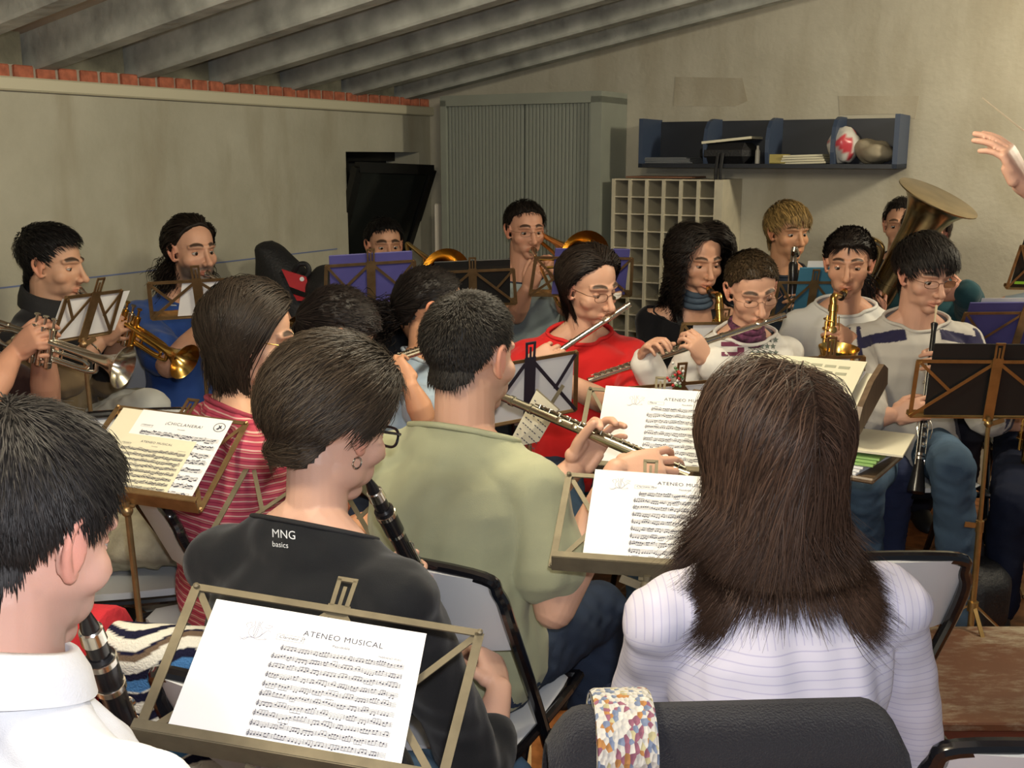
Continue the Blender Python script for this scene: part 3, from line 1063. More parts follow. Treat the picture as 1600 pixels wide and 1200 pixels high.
    def glasses(h, root, m=None, w=.024, hh=.0155, th=.0011, name='glasses', dy=0.0):
        m = m or M_WIRE
        mb = MB()
        lens = MB()
        for q in (-1, 1):
            a = np.linspace(0, 2 * pi, 28)
            P = [V(q * .0335 + w * np.sign(cos(t)) * abs(cos(t)) ** .75, .097 + dy - .006 * (abs(cos(t) * w * q + .0335 * 1) / .05) ** 2, -.003 + hh * np.sign(sin(t)) * abs(sin(t)) ** .8) for t in a]
            mb.tube(h.W(P), th * h.s, 6, caps=False)
            lens.add(h.W(P[:-1]), [np.arange(27)])
            mb.tube(h.W([(q * (.0335 + w), .090 + dy, .003), (q * .076, .075, .006), (q * .081, .03, .006), (q * .080, -.006, .004), (q * .079, -.022, -.010)]), th * h.s, 6)
        mb.tube(bez([h.w(-.011, .098 + dy, .001), h.w(0, .101 + dy, .005), h.w(.011, .098 + dy, .001)], 5), th * h.s, 6)
        g = mb.build(name, m, root)
        lens.build('lens', M_GLASS, g)
        return g

# ---- hair -----------------------------------------------------------
def head_radius(D):
    """distance from the cap centre to the scalp along unit directions D (head-local)"""
    C0 = V(0, -.012, .03)
    best = np.zeros(len(D))
    for c, r in ((V(0, -.012, .035), V(.075, .096, .083)), (V(0, .016, -.012), V(.0655, .076, .098)), (V(0, -.045, -.05), V(.056, .05, .07))):
        o = (C0 - c) / r
        d = D / r
        A = (d * d).sum(1); B = (d * o).sum(1); Cc = (o * o).sum() - 1
        disc = B * B - A * Cc
        t = np.where(disc > 0, (-B + np.sqrt(np.maximum(disc, 0))) / A, 0)
        best = np.maximum(best, t)
    return best

LINES = {  # hairline elevation (deg) by azimuth from the brow (0) to the nape (180)
    'short': ([0, 25, 45, 60, 70, 78, 88, 100, 112, 125, 150, 180], [30, 28, 26, 14, -4, -16, -6, 0, -24, -42, -52, -54]),
    'crop': ([0, 25, 45, 60, 70, 78, 88, 100, 112, 125, 150, 180], [32, 30, 27, 18, 2, -12, -4, 4, -20, -36, -46, -48]),
    'fringe': ([0, 25, 45, 60, 70, 78, 88, 100, 112, 125, 150, 180], [15, 15, 14, 8, -6, -18, -8, 0, -24, -42, -52, -54]),
    'back': ([0, 25, 45, 60, 70, 78, 88, 100, 112, 125, 150, 180], [27, 25, 20, 9, -4, -12, -8, 0, -18, -36, -48, -52]),
    'long': ([0, 25, 45, 60, 70, 78, 88, 100, 112, 125, 150, 180], [36, 33, 24, 4, -22, -40, -50, -55, -55, -58, -60, -60]),
    'high': ([0, 25, 45, 60, 70, 78, 88, 100, 112, 125, 150, 180], [38, 33, 22, 6, -8, -22, -18, -8, -24, -42, -52, -54]),
}

def hair_cap(h, line, thick, seed, noise=.004, rough=.012, nu=96, nv=64, shift=0.0):
    C0 = V(0, -.012, .03)
    a = np.linspace(0, 2 * pi, nu, endpoint=False)
    e = np.linspace(-pi / 2 + .05, pi / 2 - .02, nv)
    A, E = np.meshgrid(a, e)
    D = np.stack([np.cos(E) * np.sin(A), np.cos(E) * np.cos(A), np.sin(E)], -1).reshape(-1, 3)
    rad = head_radius(D)
    az = np.degrees(np.abs((A + pi) % (2 * pi) - pi)).ravel()
    el = np.degrees(E).ravel()
    xs, ys = LINES[line]
    ln = np.interp(az, xs, ys) + shift * (az < 90) + 3.0 * wobble(D, .12, seed + 3)
    m = smoothstep(el - ln, -3, 9)
    tk = (thick(az, el) if callable(thick) else thick) + 0 * az
    P0 = C0 + D * (rad + .0)[:, None]
    n = wobble(P0, rough, seed) * noise
    r = rad + np.where(m > 0.02, m * (tk + n), 0) - .012 * (1 - m)
    Pc = C0 + D * (r - np.where(m > .02, np.minimum(.006, tk * .45), 0))[:, None]
    return C0 + D * r[:, None], D, m, (nu, nv), Pc, tk

def hair_strands(roots, dirs, norms, length, seg, width, h, gravity=0.5, lift=0.15, curl=0.0, curlf=60.0, collide=None, stiff=0.8, seed=0, col=(.02, .015, .012), colvar=.4, flare=None, taper=0.15, hug=None, knot=None, hugz=-.02, jitter=.12):
    """ribbons of hair, all grown together; world coordinates"""
    g = np.random.default_rng(seed)
    n = len(roots)
    p = roots.copy()
    d = dirs + norms * lift + g.normal(size=(n, 3)) * jitter
    hg = None if hug is None else hug + g.uniform(-.006, .003, n)
    kw = None if knot is None else h.w(*knot)
    d /= np.linalg.norm(d, axis=1)[:, None]
    L = np.broadcast_to(length, (n,)) * g.uniform(.85, 1.08, n)
    step = L / seg
    ph = g.uniform(0, 6.28, n)
    ax = g.normal(size=(n, 3))
    if curl > .005:                      # neighbouring hairs share a ringlet
        seeds = roots[g.choice(n, max(n // 16, 4))]
        cl = np.argmin(((roots[:, None] - seeds[None]) ** 2).sum(2), 1)
        ph = g.uniform(0, 6.28, len(seeds))[cl] + g.normal(size=n) * .25
        ax = g.normal(size=(len(seeds), 3))[cl]
        p = p * .55 + seeds[cl] * .45
    pts = [p.copy()]
    c_ = h.c
    for i in range(seg):
        d = d + V(0, 0, -1) * gravity * (step / .02)[:, None] * .25
        if flare is not None and i > seg * .65:
            d = d + flare(p) * .25
        d /= np.linalg.norm(d, axis=1)[:, None]
        st_ = step
        if kw is not None:
            tk = kw - p
            dk = np.linalg.norm(tk, axis=1)
            d = nrm_rows(d * .35 + tk / (dk[:, None] + 1e-6))
            st_ = np.minimum(step, dk * .5)
        p = p + d * st_[:, None]
        # keep out of the head
        Q = h.local(p)
        C0 = V(0, -.012, .03)
        dv = Q - C0
        rr = np.linalg.norm(dv, axis=1)
        D = dv / (rr[:, None] + 1e-9)
        lim = head_radius(D) + .004
        below = Q[:, 2] < -.10
        push = np.where((rr < lim) & ~below, lim - rr, 0)
        if hg is not None:
            over = rr - (lim + hg)
            wz = smoothstep(Q[:, 2], hugz - .03, hugz + .03)
            push = np.where((over > 0) & (push == 0), -over * wz, push)
            Dw = D @ h.M.T
            out_ = (d * Dw).sum(1)
            d = d - Dw * (np.maximum(out_, 0) * (over > -.004) * wz)[:, None]
        p = p + (D @ h.M.T) * (push * h.s)[:, None]
        if collide is not None:
            p = collide(p)
        q = p
        if curl:
            s1 = nrm_rows(np.cross(d, ax))
            s2 = np.cross(d, s1)
            t = (i + 1) / seg
            am = curl * min(1, t * 2.5)
            q = p + am * (s1 * np.cos(ph + curlf * step * (i + 1))[:, None] + s2 * np.sin(ph + curlf * step * (i + 1))[:, None])
        pts.append(q.copy())
        if i:
            d = d * stiff + (pts[-1] - pts[-2] if not curl else d) * 0 + d * (1 - stiff)
    pts = np.array(pts)                          # seg+1, n, 3
    T = np.gradient(pts, axis=0)
    T /= np.linalg.norm(T, axis=2)[:, :, None] + 1e-9
    out = pts - c_ - 0.0
    side = np.cross(T, out)
    side /= np.linalg.norm(side, axis=2)[:, :, None] + 1e-9
    nn = np.cross(side, T)
    w = width * np.interp(np.arange(seg + 1) / seg, [0, .15, .6, 1], [.7, 1, .85, taper])[:, None, None]
    A = pts - side * w
    B = pts + side * w
    Cc = pts + nn * w * .6
    verts = np.stack([A, Cc, B], 2)              # seg+1, n, 3, 3
    verts = verts.transpose(1, 0, 2, 3).reshape(-1, 3)
    i = np.arange(n)[:, None, None] * (seg + 1) * 3
    j = np.arange(seg)[None, :, None] * 3
    k = np.arange(2)[None, None, :]
    b0 = (i + j + k)
    q = np.stack([b0, b0 + 1, b0 + 4, b0 + 3], -1).reshape(-1, 4)
    cv = np.asarray(col) * np.clip(1 + colvar * g.normal(size=(n, 1)), .4, 2.2)
    cols = np.repeat(cv, (seg + 1) * 3, axis=0)
    mb = MB()
    mb.add(verts, [q], 0, cols)
    return mb

def nrm_rows(a):
    return a / (np.linalg.norm(a, axis=1)[:, None] + 1e-9)

def make_hair(h, root, style, seed, n=1500, name='hair', collide=None):
    """style dict: line, thick, len, col, flow ('whorl','back','side','down'), gravity, curl ..."""
    st = dict(line='short', thick=.016, noise=.004, rough=.012, length=.03, col=(.015, .011, .009), flow='whorl', gravity=.3, lift=.25, curl=0, curlf=60, width=.0011, seg=5, cap=True, colvar=.35, shift=0.0, knot=None, part=0.0, flare=None, taper=.15, rootmin=.45, zmin=-9, hug=-1, hugz=-.09, jitter=.10, endz=None)
    st.update(style)
    P, D, m, (nu, nv), Pc, tk = hair_cap(h, st['line'], st['thick'], seed, st['noise'], st['rough'], shift=st['shift'])
    mb = MB()
    g = np.random.default_rng(seed)
    Wd = h.W(Pc)
    if st['cap']:
        i = np.arange(nv - 1)[:, None] * nu
        j = np.arange(nu)[None]
        f = np.stack([i + j, i + (j + 1) % nu, i + nu + (j + 1) % nu, i + nu + j], -1).reshape(-1, 4)
        keep = (m[f] > 0.01).any(1)
        base = np.asarray(st['col']) * .8
        mb.add(Wd, [f[keep]], 0, np.tile(base, (len(P), 1)) * (1 + .18 * wobble(P, .01, seed + 9))[:, None])
    # strand roots, area weighted
    ok = np.where((m > st['rootmin']) & (P[:, 2] > st['zmin']))[0]
    e = np.arcsin(np.clip(D[ok, 2], -1, 1))
    pr = np.cos(e); pr /= pr.sum()
    idx = g.choice(ok, n, p=pr)
    Q = P[idx] + g.normal(size=(n, 3)) * .0025 - D[idx] * .003
    N = D[idx]
    flow = st['flow']
    if flow == 'whorl':
        c = V(0.01, -.055, .12)
        d = Q - c
    elif flow == 'fwd':
        d = np.tile(V(0, 1, -.3), (n, 1)) + (Q - V(0, -.06, .1)) * 5
    elif flow == 'back':
        d = np.tile(V(0, -1, 0.0), (n, 1)) if st['knot'] is None else np.asarray(st['knot']) - Q
    elif flow == 'part':
        sx = np.sign(Q[:, 0] - st['part'])[:, None]
        d = sx * V(1, 0, 0) * np.clip((Q[:, 2:3] + .02) * 12, 0.0, 1) + V(0, -.25, -.5)
    elif flow == 'side':
        d = np.tile(V(1, .35, -.2), (n, 1))
    elif flow == 'backdown':
        d = np.tile(V(0, -.9, -.35), (n, 1))
    elif flow == 'tuck':
        az_ = np.degrees(np.abs(np.arctan2(D[idx, 0], D[idx, 1])))
        sx = np.sign(Q[:, 0] - st['part'])[:, None]
        d = sx * V(1, 0, 0) * np.clip((Q[:, 2:3] + .02) * 12, 0.0, 1) + V(0, -.25, -.5)
        d = np.where((az_ < 112)[:, None], np.stack([.35 * np.sign(Q[:, 0] - st['part']), -.9 + 0 * az_, -.25 + 0 * az_], 1), d)
    elif flow == 'sweep':
        d = np.tile(V(-.25, -.75, -.75), (n, 1))
    else:
        d = np.tile(V(0, -.2, -1), (n, 1)) + N * .2
    d = d - N * (d * N).sum(1)[:, None]
    d = nrm_rows(d)
    LEN = np.full(n, st['length']) if np.ndim(st['length']) == 0 else g.choice(st['length'], n)
    if st['endz'] is not None:
        LEN = np.maximum((Q[:, 2] - st['endz'] + g.normal(size=n) * .016) * 1.12 + .05 * np.clip(Q[:, 2] / .12, 0, 1), .03)
    sm = hair_strands(h.W(Q), d @ h.M.T, N @ h.M.T, LEN, st['seg'], st['width'], h, st['gravity'], st['lift'], st['curl'], st['curlf'], collide, .8, seed + 1, st['col'], st['colvar'], st['flare'], st['taper'], (st['hug'] if st['hug'] != -1 else tk[idx] + .004), st['knot'] if flow == 'back' else None, st['hugz'], st['jitter'])
    mb.merge(sm)
    return mb.build(name, M_HAIR, root, smooth=True, colors=True)

# ---- a seated person --------------------------------------------------
def ik(S, Wp, L1, L2, pole):
    d = Wp - S
    L = np.linalg.norm(d)
    k = 1.0
    if L > (L1 + L2) * .985:
        k = L / ((L1 + L2) * .985)
    L1, L2 = L1 * k, L2 * k
    if L < abs(L1 - L2) + .02:
        L = abs(L1 - L2) + .02
    a = (L1 * L1 - L2 * L2 + L * L) / (2 * L)
    hgt = sqrt(max(L1 * L1 - a * a, 0))
    u = nrm(d)
    p = np.asarray(pole, float)
    p = nrm(p - u * np.dot(p, u))
    return S + u * a + p * hgt

def cut_neck(v, fs, col, nb, nf, R, N, rad):
    """open the garment along a tilted plane through the nape and the throat; returns the clean rim too"""
    import bmesh
    n = nrm(np.cross(R, nf - nb))
    if n[2] < 0: n = -n
    d = (v - nb) @ n
    near = (np.linalg.norm((v - N) * V(1, 1, .6), axis=1) < rad)
    bm = bmesh.new()
    lay = bm.verts.layers.float_vector.new('c')
    vs = [bm.verts.new(p) for p in v]
    for q, c in zip(vs, col): q[lay] = c
    for f in fs:
        for q in f:
            try: bm.faces.new([vs[i] for i in q])
            except ValueError: pass
    bm.verts.index_update()
    geom = [f for f in bm.faces if all(near[q.index] for q in f.verts)]
    es = {e for f in geom for e in f.edges}; ve = {q for f in geom for q in f.verts}
    res = bmesh.ops.bisect_plane(bm, geom=geom + list(es) + list(ve), dist=1e-5, plane_co=tuple(nb), plane_no=tuple(n))
    cutv = np.array([tuple(e.co) for e in res['geom_cut'] if isinstance(e, bmesh.types.BMVert)])
    gone = [q for q in bm.verts if np.dot(np.array(q.co) - nb, n) > 2e-5 and np.linalg.norm((np.array(q.co) - N) * V(1, 1, .6)) < rad * 1.05]
    bmesh.ops.delete(bm, geom=gone, context='VERTS')
    bm.verts.index_update()
    V2 = np.array([tuple(q.co) for q in bm.verts]); C2 = np.array([tuple(q[lay]) for q in bm.verts])
    F2 = {}
    for f in bm.faces: F2.setdefault(len(f.verts), []).append([q.index for q in f.verts])
    bm.free()
    u = nrm(np.cross(n, R)); cen = cutv.mean(0)
    a = np.arctan2((cutv - cen) @ u, (cutv - cen) @ R); r = np.linalg.norm(cutv - cen, axis=1)
    o = np.argsort(a); a, r = a[o], r[o]
    t = np.linspace(-pi, pi, 44, endpoint=False)
    rr = np.array([np.average(r, weights=np.exp(-(((a - q + pi) % (2 * pi) - pi) / .16) ** 2) + 1e-9) for q in t])
    ring = np.array([cen + R * cos(q) * w + u * sin(q) * w for q, w in zip(t, rr)])
    return V2, [np.array(x) for x in F2.values()], C2, ring

def person(label, head, yaw, hy=0, pitch=0, roll=0, s=1.0, fem=False, seat=.455, lean=.05, hip_shift=(0, 0),
           shirt=None, trousers=None, arms=(), skin=SKIN, hair=None, hair_n=1500, face=True, stubble=0.0, brow=(.02, .014, .01),
           glasses=None, vox=.0034, seed=1, legs='sit', leg_spread=.13, knee=None, feet=None, closed=.66, look=.3, shoes=None,
           sleeve='short', shoulder=.178, bulk=1.0, stand_z=None, cat='person', group=None, lips=None, browt=1.0, jacket=None, collide=None, neckline=.0, shvox=.0065, neck_r=None, rosy=.5, headlean=None):
    h = Head(head, yaw + hy, pitch, roll, s)
    y = radians(yaw)
    F, R = V(sin(y), cos(y), 0), V(cos(y), -sin(y), 0)
    H = h.c
    # neck base below and slightly behind the skull
    y2 = radians(yaw + hy)
    HF = V(sin(y2), cos(y2), 0)
    pt = radians(pitch)
    N = H - ZV * (.184 * s) - HF * (.02 * s + .075 * s * sin(pt)) 
    hipz = seat + .085 if stand_z is None else stand_z
    Hc = V(N[0], N[1], hipz) - F * lean + V(hip_shift[0], hip_shift[1], 0)
    TL = N[2] - hipz
    root = thing('person', label, cat, (Hc[0], Hc[1], (seat if stand_z is None else 0)), group)
    def spine(t):
        b = F * (.03 * sin(pi * t) - .035 * sin(pi * t) * 1.0)
        return Hc + (N - Hc) * t - F * .03 * sin(pi * min(1, t * 1.0)) * (1 if t > .3 else t / .3)
    bw = bulk * (s if not fem else s * .94)
    SW = shoulder * (s if not fem else s * .92)
    # ring table: t, half width, half depth
    tab = [(-.16, .10, .075), (-.10, .155, .11), (0, .172, .125), (.15, .166, .120), (.32, .148, .105), (.5, .152, .110), (.68, .166, .118), (.80, .168, .112), (.90, .150, .095), (.97, .105, .075), (1.03, .066, .060)]
    if fem:
        tab = [(-.16, .10, .075), (-.10, .160, .115), (0, .176, .128), (.15, .162, .115), (.32, .136, .100), (.5, .142, .112), (.64, .156, .126), (.78, .158, .110), (.90, .142, .088), (.97, .098, .07), (1.03, .062, .056)]
    def torso(mb, grow=0.0, k=1.0, t0=-.2, t1=1.1):
        R_ = []
        a = np.arange(28) * 2 * pi / 28
        for t, rx, ry in tab:
            if t < t0 or t > t1:
                continue
            c = spine(t)
            g = grow * (1 if t < .95 else .7) - (.016 if grow < 0 and t > .75 else 0)
            ca, sa = np.cos(a), np.sin(a)
            ex = np.sign(ca) * np.abs(ca) ** .85
            ey = np.sign(sa) * np.abs(sa) ** .85
            R_.append(c + ex[:, None] * R * (rx * bw * k + g) + ey[:, None] * F * (ry * bw * k + g))
        mb.rings(R_)
    shy = -.012
    Sj = {q: spine(.86) + R * q * SW + F * shy - ZV * .0 + ZV * .008 for q in (-1, 1)}
    nr = neck_r or ((.0615 if not fem else .050) * s)
    body = MB()
    torso(body, -.004, .93)
    chain(body, [spine(.93), N + ZV * .02, H - h.U * .055 * s - h.F * .018 * s], [nr * 1.16, nr * 1.0, nr * .96])
    for q in (-1, 1):
        cone(body, spine(.95) + R * q * .03, Sj[q], .042 * s, .048 * s)
        cone(body, N + ZV * .035 * s + R * q * .012 - F * .012, spine(.93) + R * q * .115 * s - F * .01, .047 * s, .036 * s)
    body.ell(spine(.95) - F * .022, V(.085, .050, .060) * s, R, F)
    A = {}
    UA, FA = .285 * s * (.95 if fem else 1), .25 * s * (.95 if fem else 1)
    ar = (1.0 if not fem else .84) * (0.5 + .5 * bulk)
    given = {a['side']: a for a in arms}
    for q in (-1, 1):
        a = given.get(q)
        if a is None:
            kn = Hc + F * (.30) + R * q * .11 + ZV * .08
            a = dict(side=q, wrist=kn, f=nrm(F * .9 + R * -q * .4), n=ZV, pole=R * q * .6 - F * .4 - ZV)
        hs = (.97 if not fem else .88) * s
        f, n = nrm(a['f']), nrm(a['n'])
        if 'grip' in a:                      # point held between thumb and fingers
            Wp = np.asarray(a['grip'], float) - f * (.108 * hs) + n * (.026 * hs)
        else:
            Wp = np.asarray(a['wrist'], float)
        El = ik(Sj[q], Wp, UA, FA, a.get('pole', R * q * .5 - ZV - F * .2)) if 'elbow' not in a else np.asarray(a['elbow'], float)
        A[q] = (Sj[q], El, Wp)
        ud = nrm(El - Sj[q])
        body.ell(Sj[q], V(.058, .058, .058) * ar * s)
        chain(body, [Sj[q], Sj[q] * .55 + El * .45 , El], [.050 * ar * s, .049 * ar * s, .040 * ar * s])
        chain(body, [El, El * .62 + Wp * .38, Wp * .75 + El * .25, Wp], [.041 * ar * s, .043 * ar * s, .033 * ar * s, .0255 * ar * s])
        hand(body, Wp, f, n, q, hs, a.get('curl', (30, 40, 25)), a.get('spread', 6), a.get('thumb', (50, 25)), a.get('fcurl'))
    h.shapes(body, fem)
    v, fs, nn = remesh(body, vox, 2)
    if face:
        v = h.relax(v, fs)
        v = h.deform(v, nn)
    col = h.paint(v, skin, lips, brow, stubble, browt, rosy)
    col = col * (1 + .05 * wobble(v, .02, seed)[:, None])
    bm = MB(); bm.add(v, fs, 0, col)
    bm.build('body', M_SKIN, root, smooth=True, colors=True)
    if face:
        h.eyes(root, skin, look, closed=closed)
    # ---- legs
    st = stand_z is not None
    HL = {q: Hc + R * q * .085 * s - ZV * (.0 if not st else .02) for q in (-1, 1)}
    K, An = {}, {}
    for q in (-1, 1):
        if st:
            K[q] = HL[q] - ZV * (hipz - .49) + F * .02
            An[q] = V(K[q][0], K[q][1], 0.08) - F * .03
            if knee: An[q] = An[q] + ZV * knee
        else:
            kk = (knee or {}).get(q)
            K[q] = np.asarray(kk, float) if kk is not None else Hc + F * .43 * s + R * q * leg_spread + ZV * (.50 - hipz + .0)
            ff = (feet or {}).get(q)
            An[q] = np.asarray(ff, float) if ff is not None else V(*(K[q] - F * .02)[:2], .075)
    if trousers:
        tr = MB()
        R_ = []
        a_ = np.arange(28) * 2 * pi / 28
        for t, rx, ry in [r_ for r_ in tab if r_[0] <= .16]:
            c = spine(t)
            R_.append(c + np.cos(a_)[:, None] * R * (rx * bw - .004) + np.sin(a_)[:, None] * F * (ry * bw - .004))
        tr.rings(R_)
        lr = (1.0 if not fem else .95) * (.5 + .5 * bulk)
        for q in (-1, 1):
            chain(tr, [HL[q] - F * .03, HL[q] * .5 + K[q] * .5 + ZV * .004, K[q]], [.092 * lr, .082 * lr, .068 * lr])
            chain(tr, [K[q], K[q] * .6 + An[q] * .4 - F * .012, An[q]], [.069 * lr, .063 * lr, trousers.get('hem', .058) * lr])
        tv, tf, tn = remesh(tr, .009, 3)
        tv = tv + tn * (.0045 * wobble(tv, .03, seed + 4) + .003 * wobble(tv * V(1, 1, 2.5), .018, seed + 5))[:, None]
        tc = np.tile(np.asarray(trousers['col'], float), (len(tv), 1))
        if trousers.get('worn'):
            w = np.zeros(len(tv))
            for q in (-1, 1):
                w = np.maximum(w, np.exp(-((np.linalg.norm(tv - (HL[q] * .35 + K[q] * .65 + ZV * .05), axis=1)) / .13) ** 2))
            tc = tc * (1 + .55 * w[:, None] * (1 + .4 * wobble(tv, .02, 3)[:, None]))
        tc = tc * (1 + .10 * wobble(tv, .025, seed + 6)[:, None])
        tm = MB(); tm.add(tv, tf, 0, tc)
        tm.build('trousers', M_DENIM, root, smooth=True, colors=True)
    for q in (-1, 1):
        fd = nrm(V(*(F + R * q * .18)[:2], 0))
        b = V(An[q][0], An[q][1], An[q][2] - .075)
        sm = MB()
        Rr = []
        X = V(fd[1], -fd[0], 0)
        for y_, w_, z_ in ((-.075, .012, .03), (-.07, .028, .06), (-.04, .035, .085), (0, .037, .085), (.05, .041, .065), (.11, .045, .05), (.155, .040, .042), (.18, .025, .032), (.188, .008, .015)):
            aa = np.linspace(0, pi, 9)
            Rr.append([b + fd * y_ + X * w_ * cos(t) + ZV * (.002 + z_ * sin(t) ** .7) for t in aa])
        sm.rings(Rr)
        sh_ = sm.build('shoe', shoes or M_SHOED, root, smooth=True)
    # ---- shirt / jacket
    if shirt:
        sm = MB()
        g = shirt.get('grow', .010)
        torso(sm, g, 1.0, t0=shirt.get('t0', -.12))
        chain(sm, [spine(.93), N + ZV * .02, H - h.U * .075 * s - h.F * .018 * s], [nr * 1.16 + g * .9, nr + g * .9, nr + g * .9])
        for q in (-1, 1):
            cone(sm, spine(.95) + R * q * .03, Sj[q], .042 * s + g, .048 * s + g)
            cone(sm, N + ZV * .035 * s + R * q * .012 - F * .012, spine(.93) + R * q * .115 * s - F * .01, .047 * s + g * .8, .036 * s + g)
            S_, El, Wp = A[q]
            sm.ell(S_, V(1, 1, 1) * (.052 * ar * s + g * .8))
            sl = shirt.get('sleeve', 'short')
            fl = shirt.get('flare', .010)
            if sl == 'short':
                e = S_ + (El - S_) * shirt.get('slen', .68)
                chain(sm, [S_, S_ * .5 + e * .5, e], [.052 * ar * s + g * .8, .051 * ar * s + g * .8, .049 * ar * s + g * .8 + fl])
            elif sl == 'elbow':
                chain(sm, [S_, S_ * .5 + El * .5, El], [.052 * ar * s + g * .8, .050 * ar * s + g * .8, .047 * ar * s + g * .8])
                e = El + (Wp - El) * shirt.get('slen', .25)
                chain(sm, [El, El * .5 + e * .5, e], [.050 * ar * s + g, .051 * ar * s + g, .048 * ar * s + g])
            else:
                e = El + (Wp - El) * shirt.get('slen', .97)
                chain(sm, [S_, S_ * .5 + El * .5, El], [.052 * ar * s + g * .8, .050 * ar * s + g * .8, .044 * ar * s + g * .8])
                chain(sm, [El, El * .5 + e * .5, e], [.047 * ar * s + g, .042 * ar * s + g, .030 * ar * s + g + fl])
        sm.ell(spine(.95) - F * .022, V(.085, .050, .060) * s + g, R, F)
        sv, sf, sn = remesh(sm, shvox, 4)
        fo = shirt.get('fold', .006)
        # hanging folds: long wavelength along the cloth, shorter across it
        sv = sv + sn * (fo * wobble(sv * V(1, 1, .45), .032, seed + 11) + fo * .5 * wobble(sv * V(1, 1, .8), .016, seed + 12))[:, None]
        sc = np.tile(np.asarray(shirt['col'], float), (len(sv), 1))
        if 'paint' in shirt:
            sc = shirt['paint'](sv, sc, dict(spine=spine, F=F, R=R, S=Sj, A=A, N=N, Hc=Hc))
        nb = N - F * .06 + ZV * shirt.get('nb', .056)
        nf_ = N + F * .085 + ZV * shirt.get('nf', -.006)
        sv, sf, sc, ring = cut_neck(sv, sf, sc, nb, nf_, R, N, shirt.get('ncut', .17))
        mm = MB(); mm.add(sv, sf, 0, sc)
        so = mm.build(shirt.get('name', 'shirt'), shirt.get('mat', M_CLOTH), root, smooth=True, colors=True)
        # ribbed neckline along the cut
        if shirt.get('collar', True):
            cm = MB()
            cth = shirt.get('cth', .0065)
            if shirt.get('fold_collar'):
                hh_ = shirt['fold_collar']
                R1 = []
                cen = ring.mean(0)
                for up_, out_ in ((-.012, .0), (hh_ * .6, -.006), (hh_, -.005), (hh_ * .95, .004), (hh_ * .3, .014), (-.016, .018)):
                    R1.append([p + ZV * up_ + nrm((p - cen) * V(1, 1, 0)) * out_ for p in ring])
                cm.rings(R1, caps=False)
            else:
                cm.tube(np.vstack([ring, ring[:1], ring[1:2]]), cth, 8, caps=False)
            cm.build('collar', mat('collar_cloth', tuple(shirt.get('ccol', shirt['col'])), .85, bump=.2, bscale=400), so, smooth=True)
    if hair:
        make_hair(h, root, hair, seed + 20, hair_n, collide=collide)
    if glasses:
        h.glasses(root, **glasses)
    return dict(root=root, h=h, F=F, R=R, N=N, Hc=Hc, A=A, spine=spine, K=K, An=An, S=Sj, shirt=so if shirt else None)

def decal(target, name, mats, shapes, parent, off=.0012):
    """print lying on cloth: each shape is (verts, faces) in the world; vertices are dropped onto the cloth along dirn"""
    dg = bpy.context.evaluated_depsgraph_get()
    dg.update()
    o0 = V(*parent_loc(target))
    me = target.data
    bv = BVHTree.FromPolygons([tuple(v.co) for v in me.vertices], [tuple(p.vertices) for p in me.polygons])
    mb = MB()
    for verts, faces, dirn, m in shapes:
        d = Vector(nrm(dirn))
        out = []
        okv = []
        for p in verts:
            q = Vector(p - o0)
            hit = bv.ray_cast(q - d * .3, d)
            if hit[0] is None:
                out.append(np.asarray(p)); okv.append(False)
            else:
                out.append(V(*hit[0]) + o0 - V(*d) * off); okv.append(True)
        okv = np.array(okv)
        fs = [np.array([f for f in F_ if okv[list(f)].all()]) for F_ in faces]
        fs = [f for f in fs if len(f)]
        if fs:
            mb.add(np.array(out), fs, m)
    if mb.v:
        return mb.build(name, mats, parent, smooth=True)

def grid_quad(o, ux, uy, nx, ny):
    """a flat patch from o spanned by ux,uy"""
    g = [o + ux * i / nx + uy * j / ny for j in range(ny + 1) for i in range(nx + 1)]
    f = [(j * (nx + 1) + i, j * (nx + 1) + i + 1, (j + 1) * (nx + 1) + i + 1, (j + 1) * (nx + 1) + i) for j in range(ny) for i in range(nx)]
    return np.array(g), [np.array(f)]

def text_geo(txt, size, o, ux, uy, shear=0.0, bold=0.0, align='LEFT', spacing=1.0):
    """lettering as flat mesh: (verts, faces) placed with its base line from o along ux"""
    cu = bpy.data.curves.new('t', 'FONT')
    cu.body = txt
    cu.size = size
    cu.shear = shear
    cu.offset = bold
    cu.align_x = align
    cu.space_character = spacing
    cu.resolution_u = 3
    ob = bpy.data.objects.new('t', cu)
    COL.objects.link(ob)
    dg = bpy.context.evaluated_depsgraph_get(); dg.update()
    me = ob.evaluated_get(dg).to_mesh()
    v = np.array([tuple(q.co) for q in me.vertices]).reshape(-1, 3)
    fs = {}
    for p in me.polygons:
        fs.setdefault(len(p.vertices), []).append(tuple(p.vertices))
    ob.evaluated_get(dg).to_mesh_clear()
    bpy.data.objects.remove(ob)
    bpy.data.curves.remove(cu)
    ux, uy = nrm(ux), nrm(uy)
    W = np.asarray(o, float) + v[:, :1] * ux + v[:, 1:2] * uy if len(v) else v
    return W, [np.array(f) for f in fs.values()]
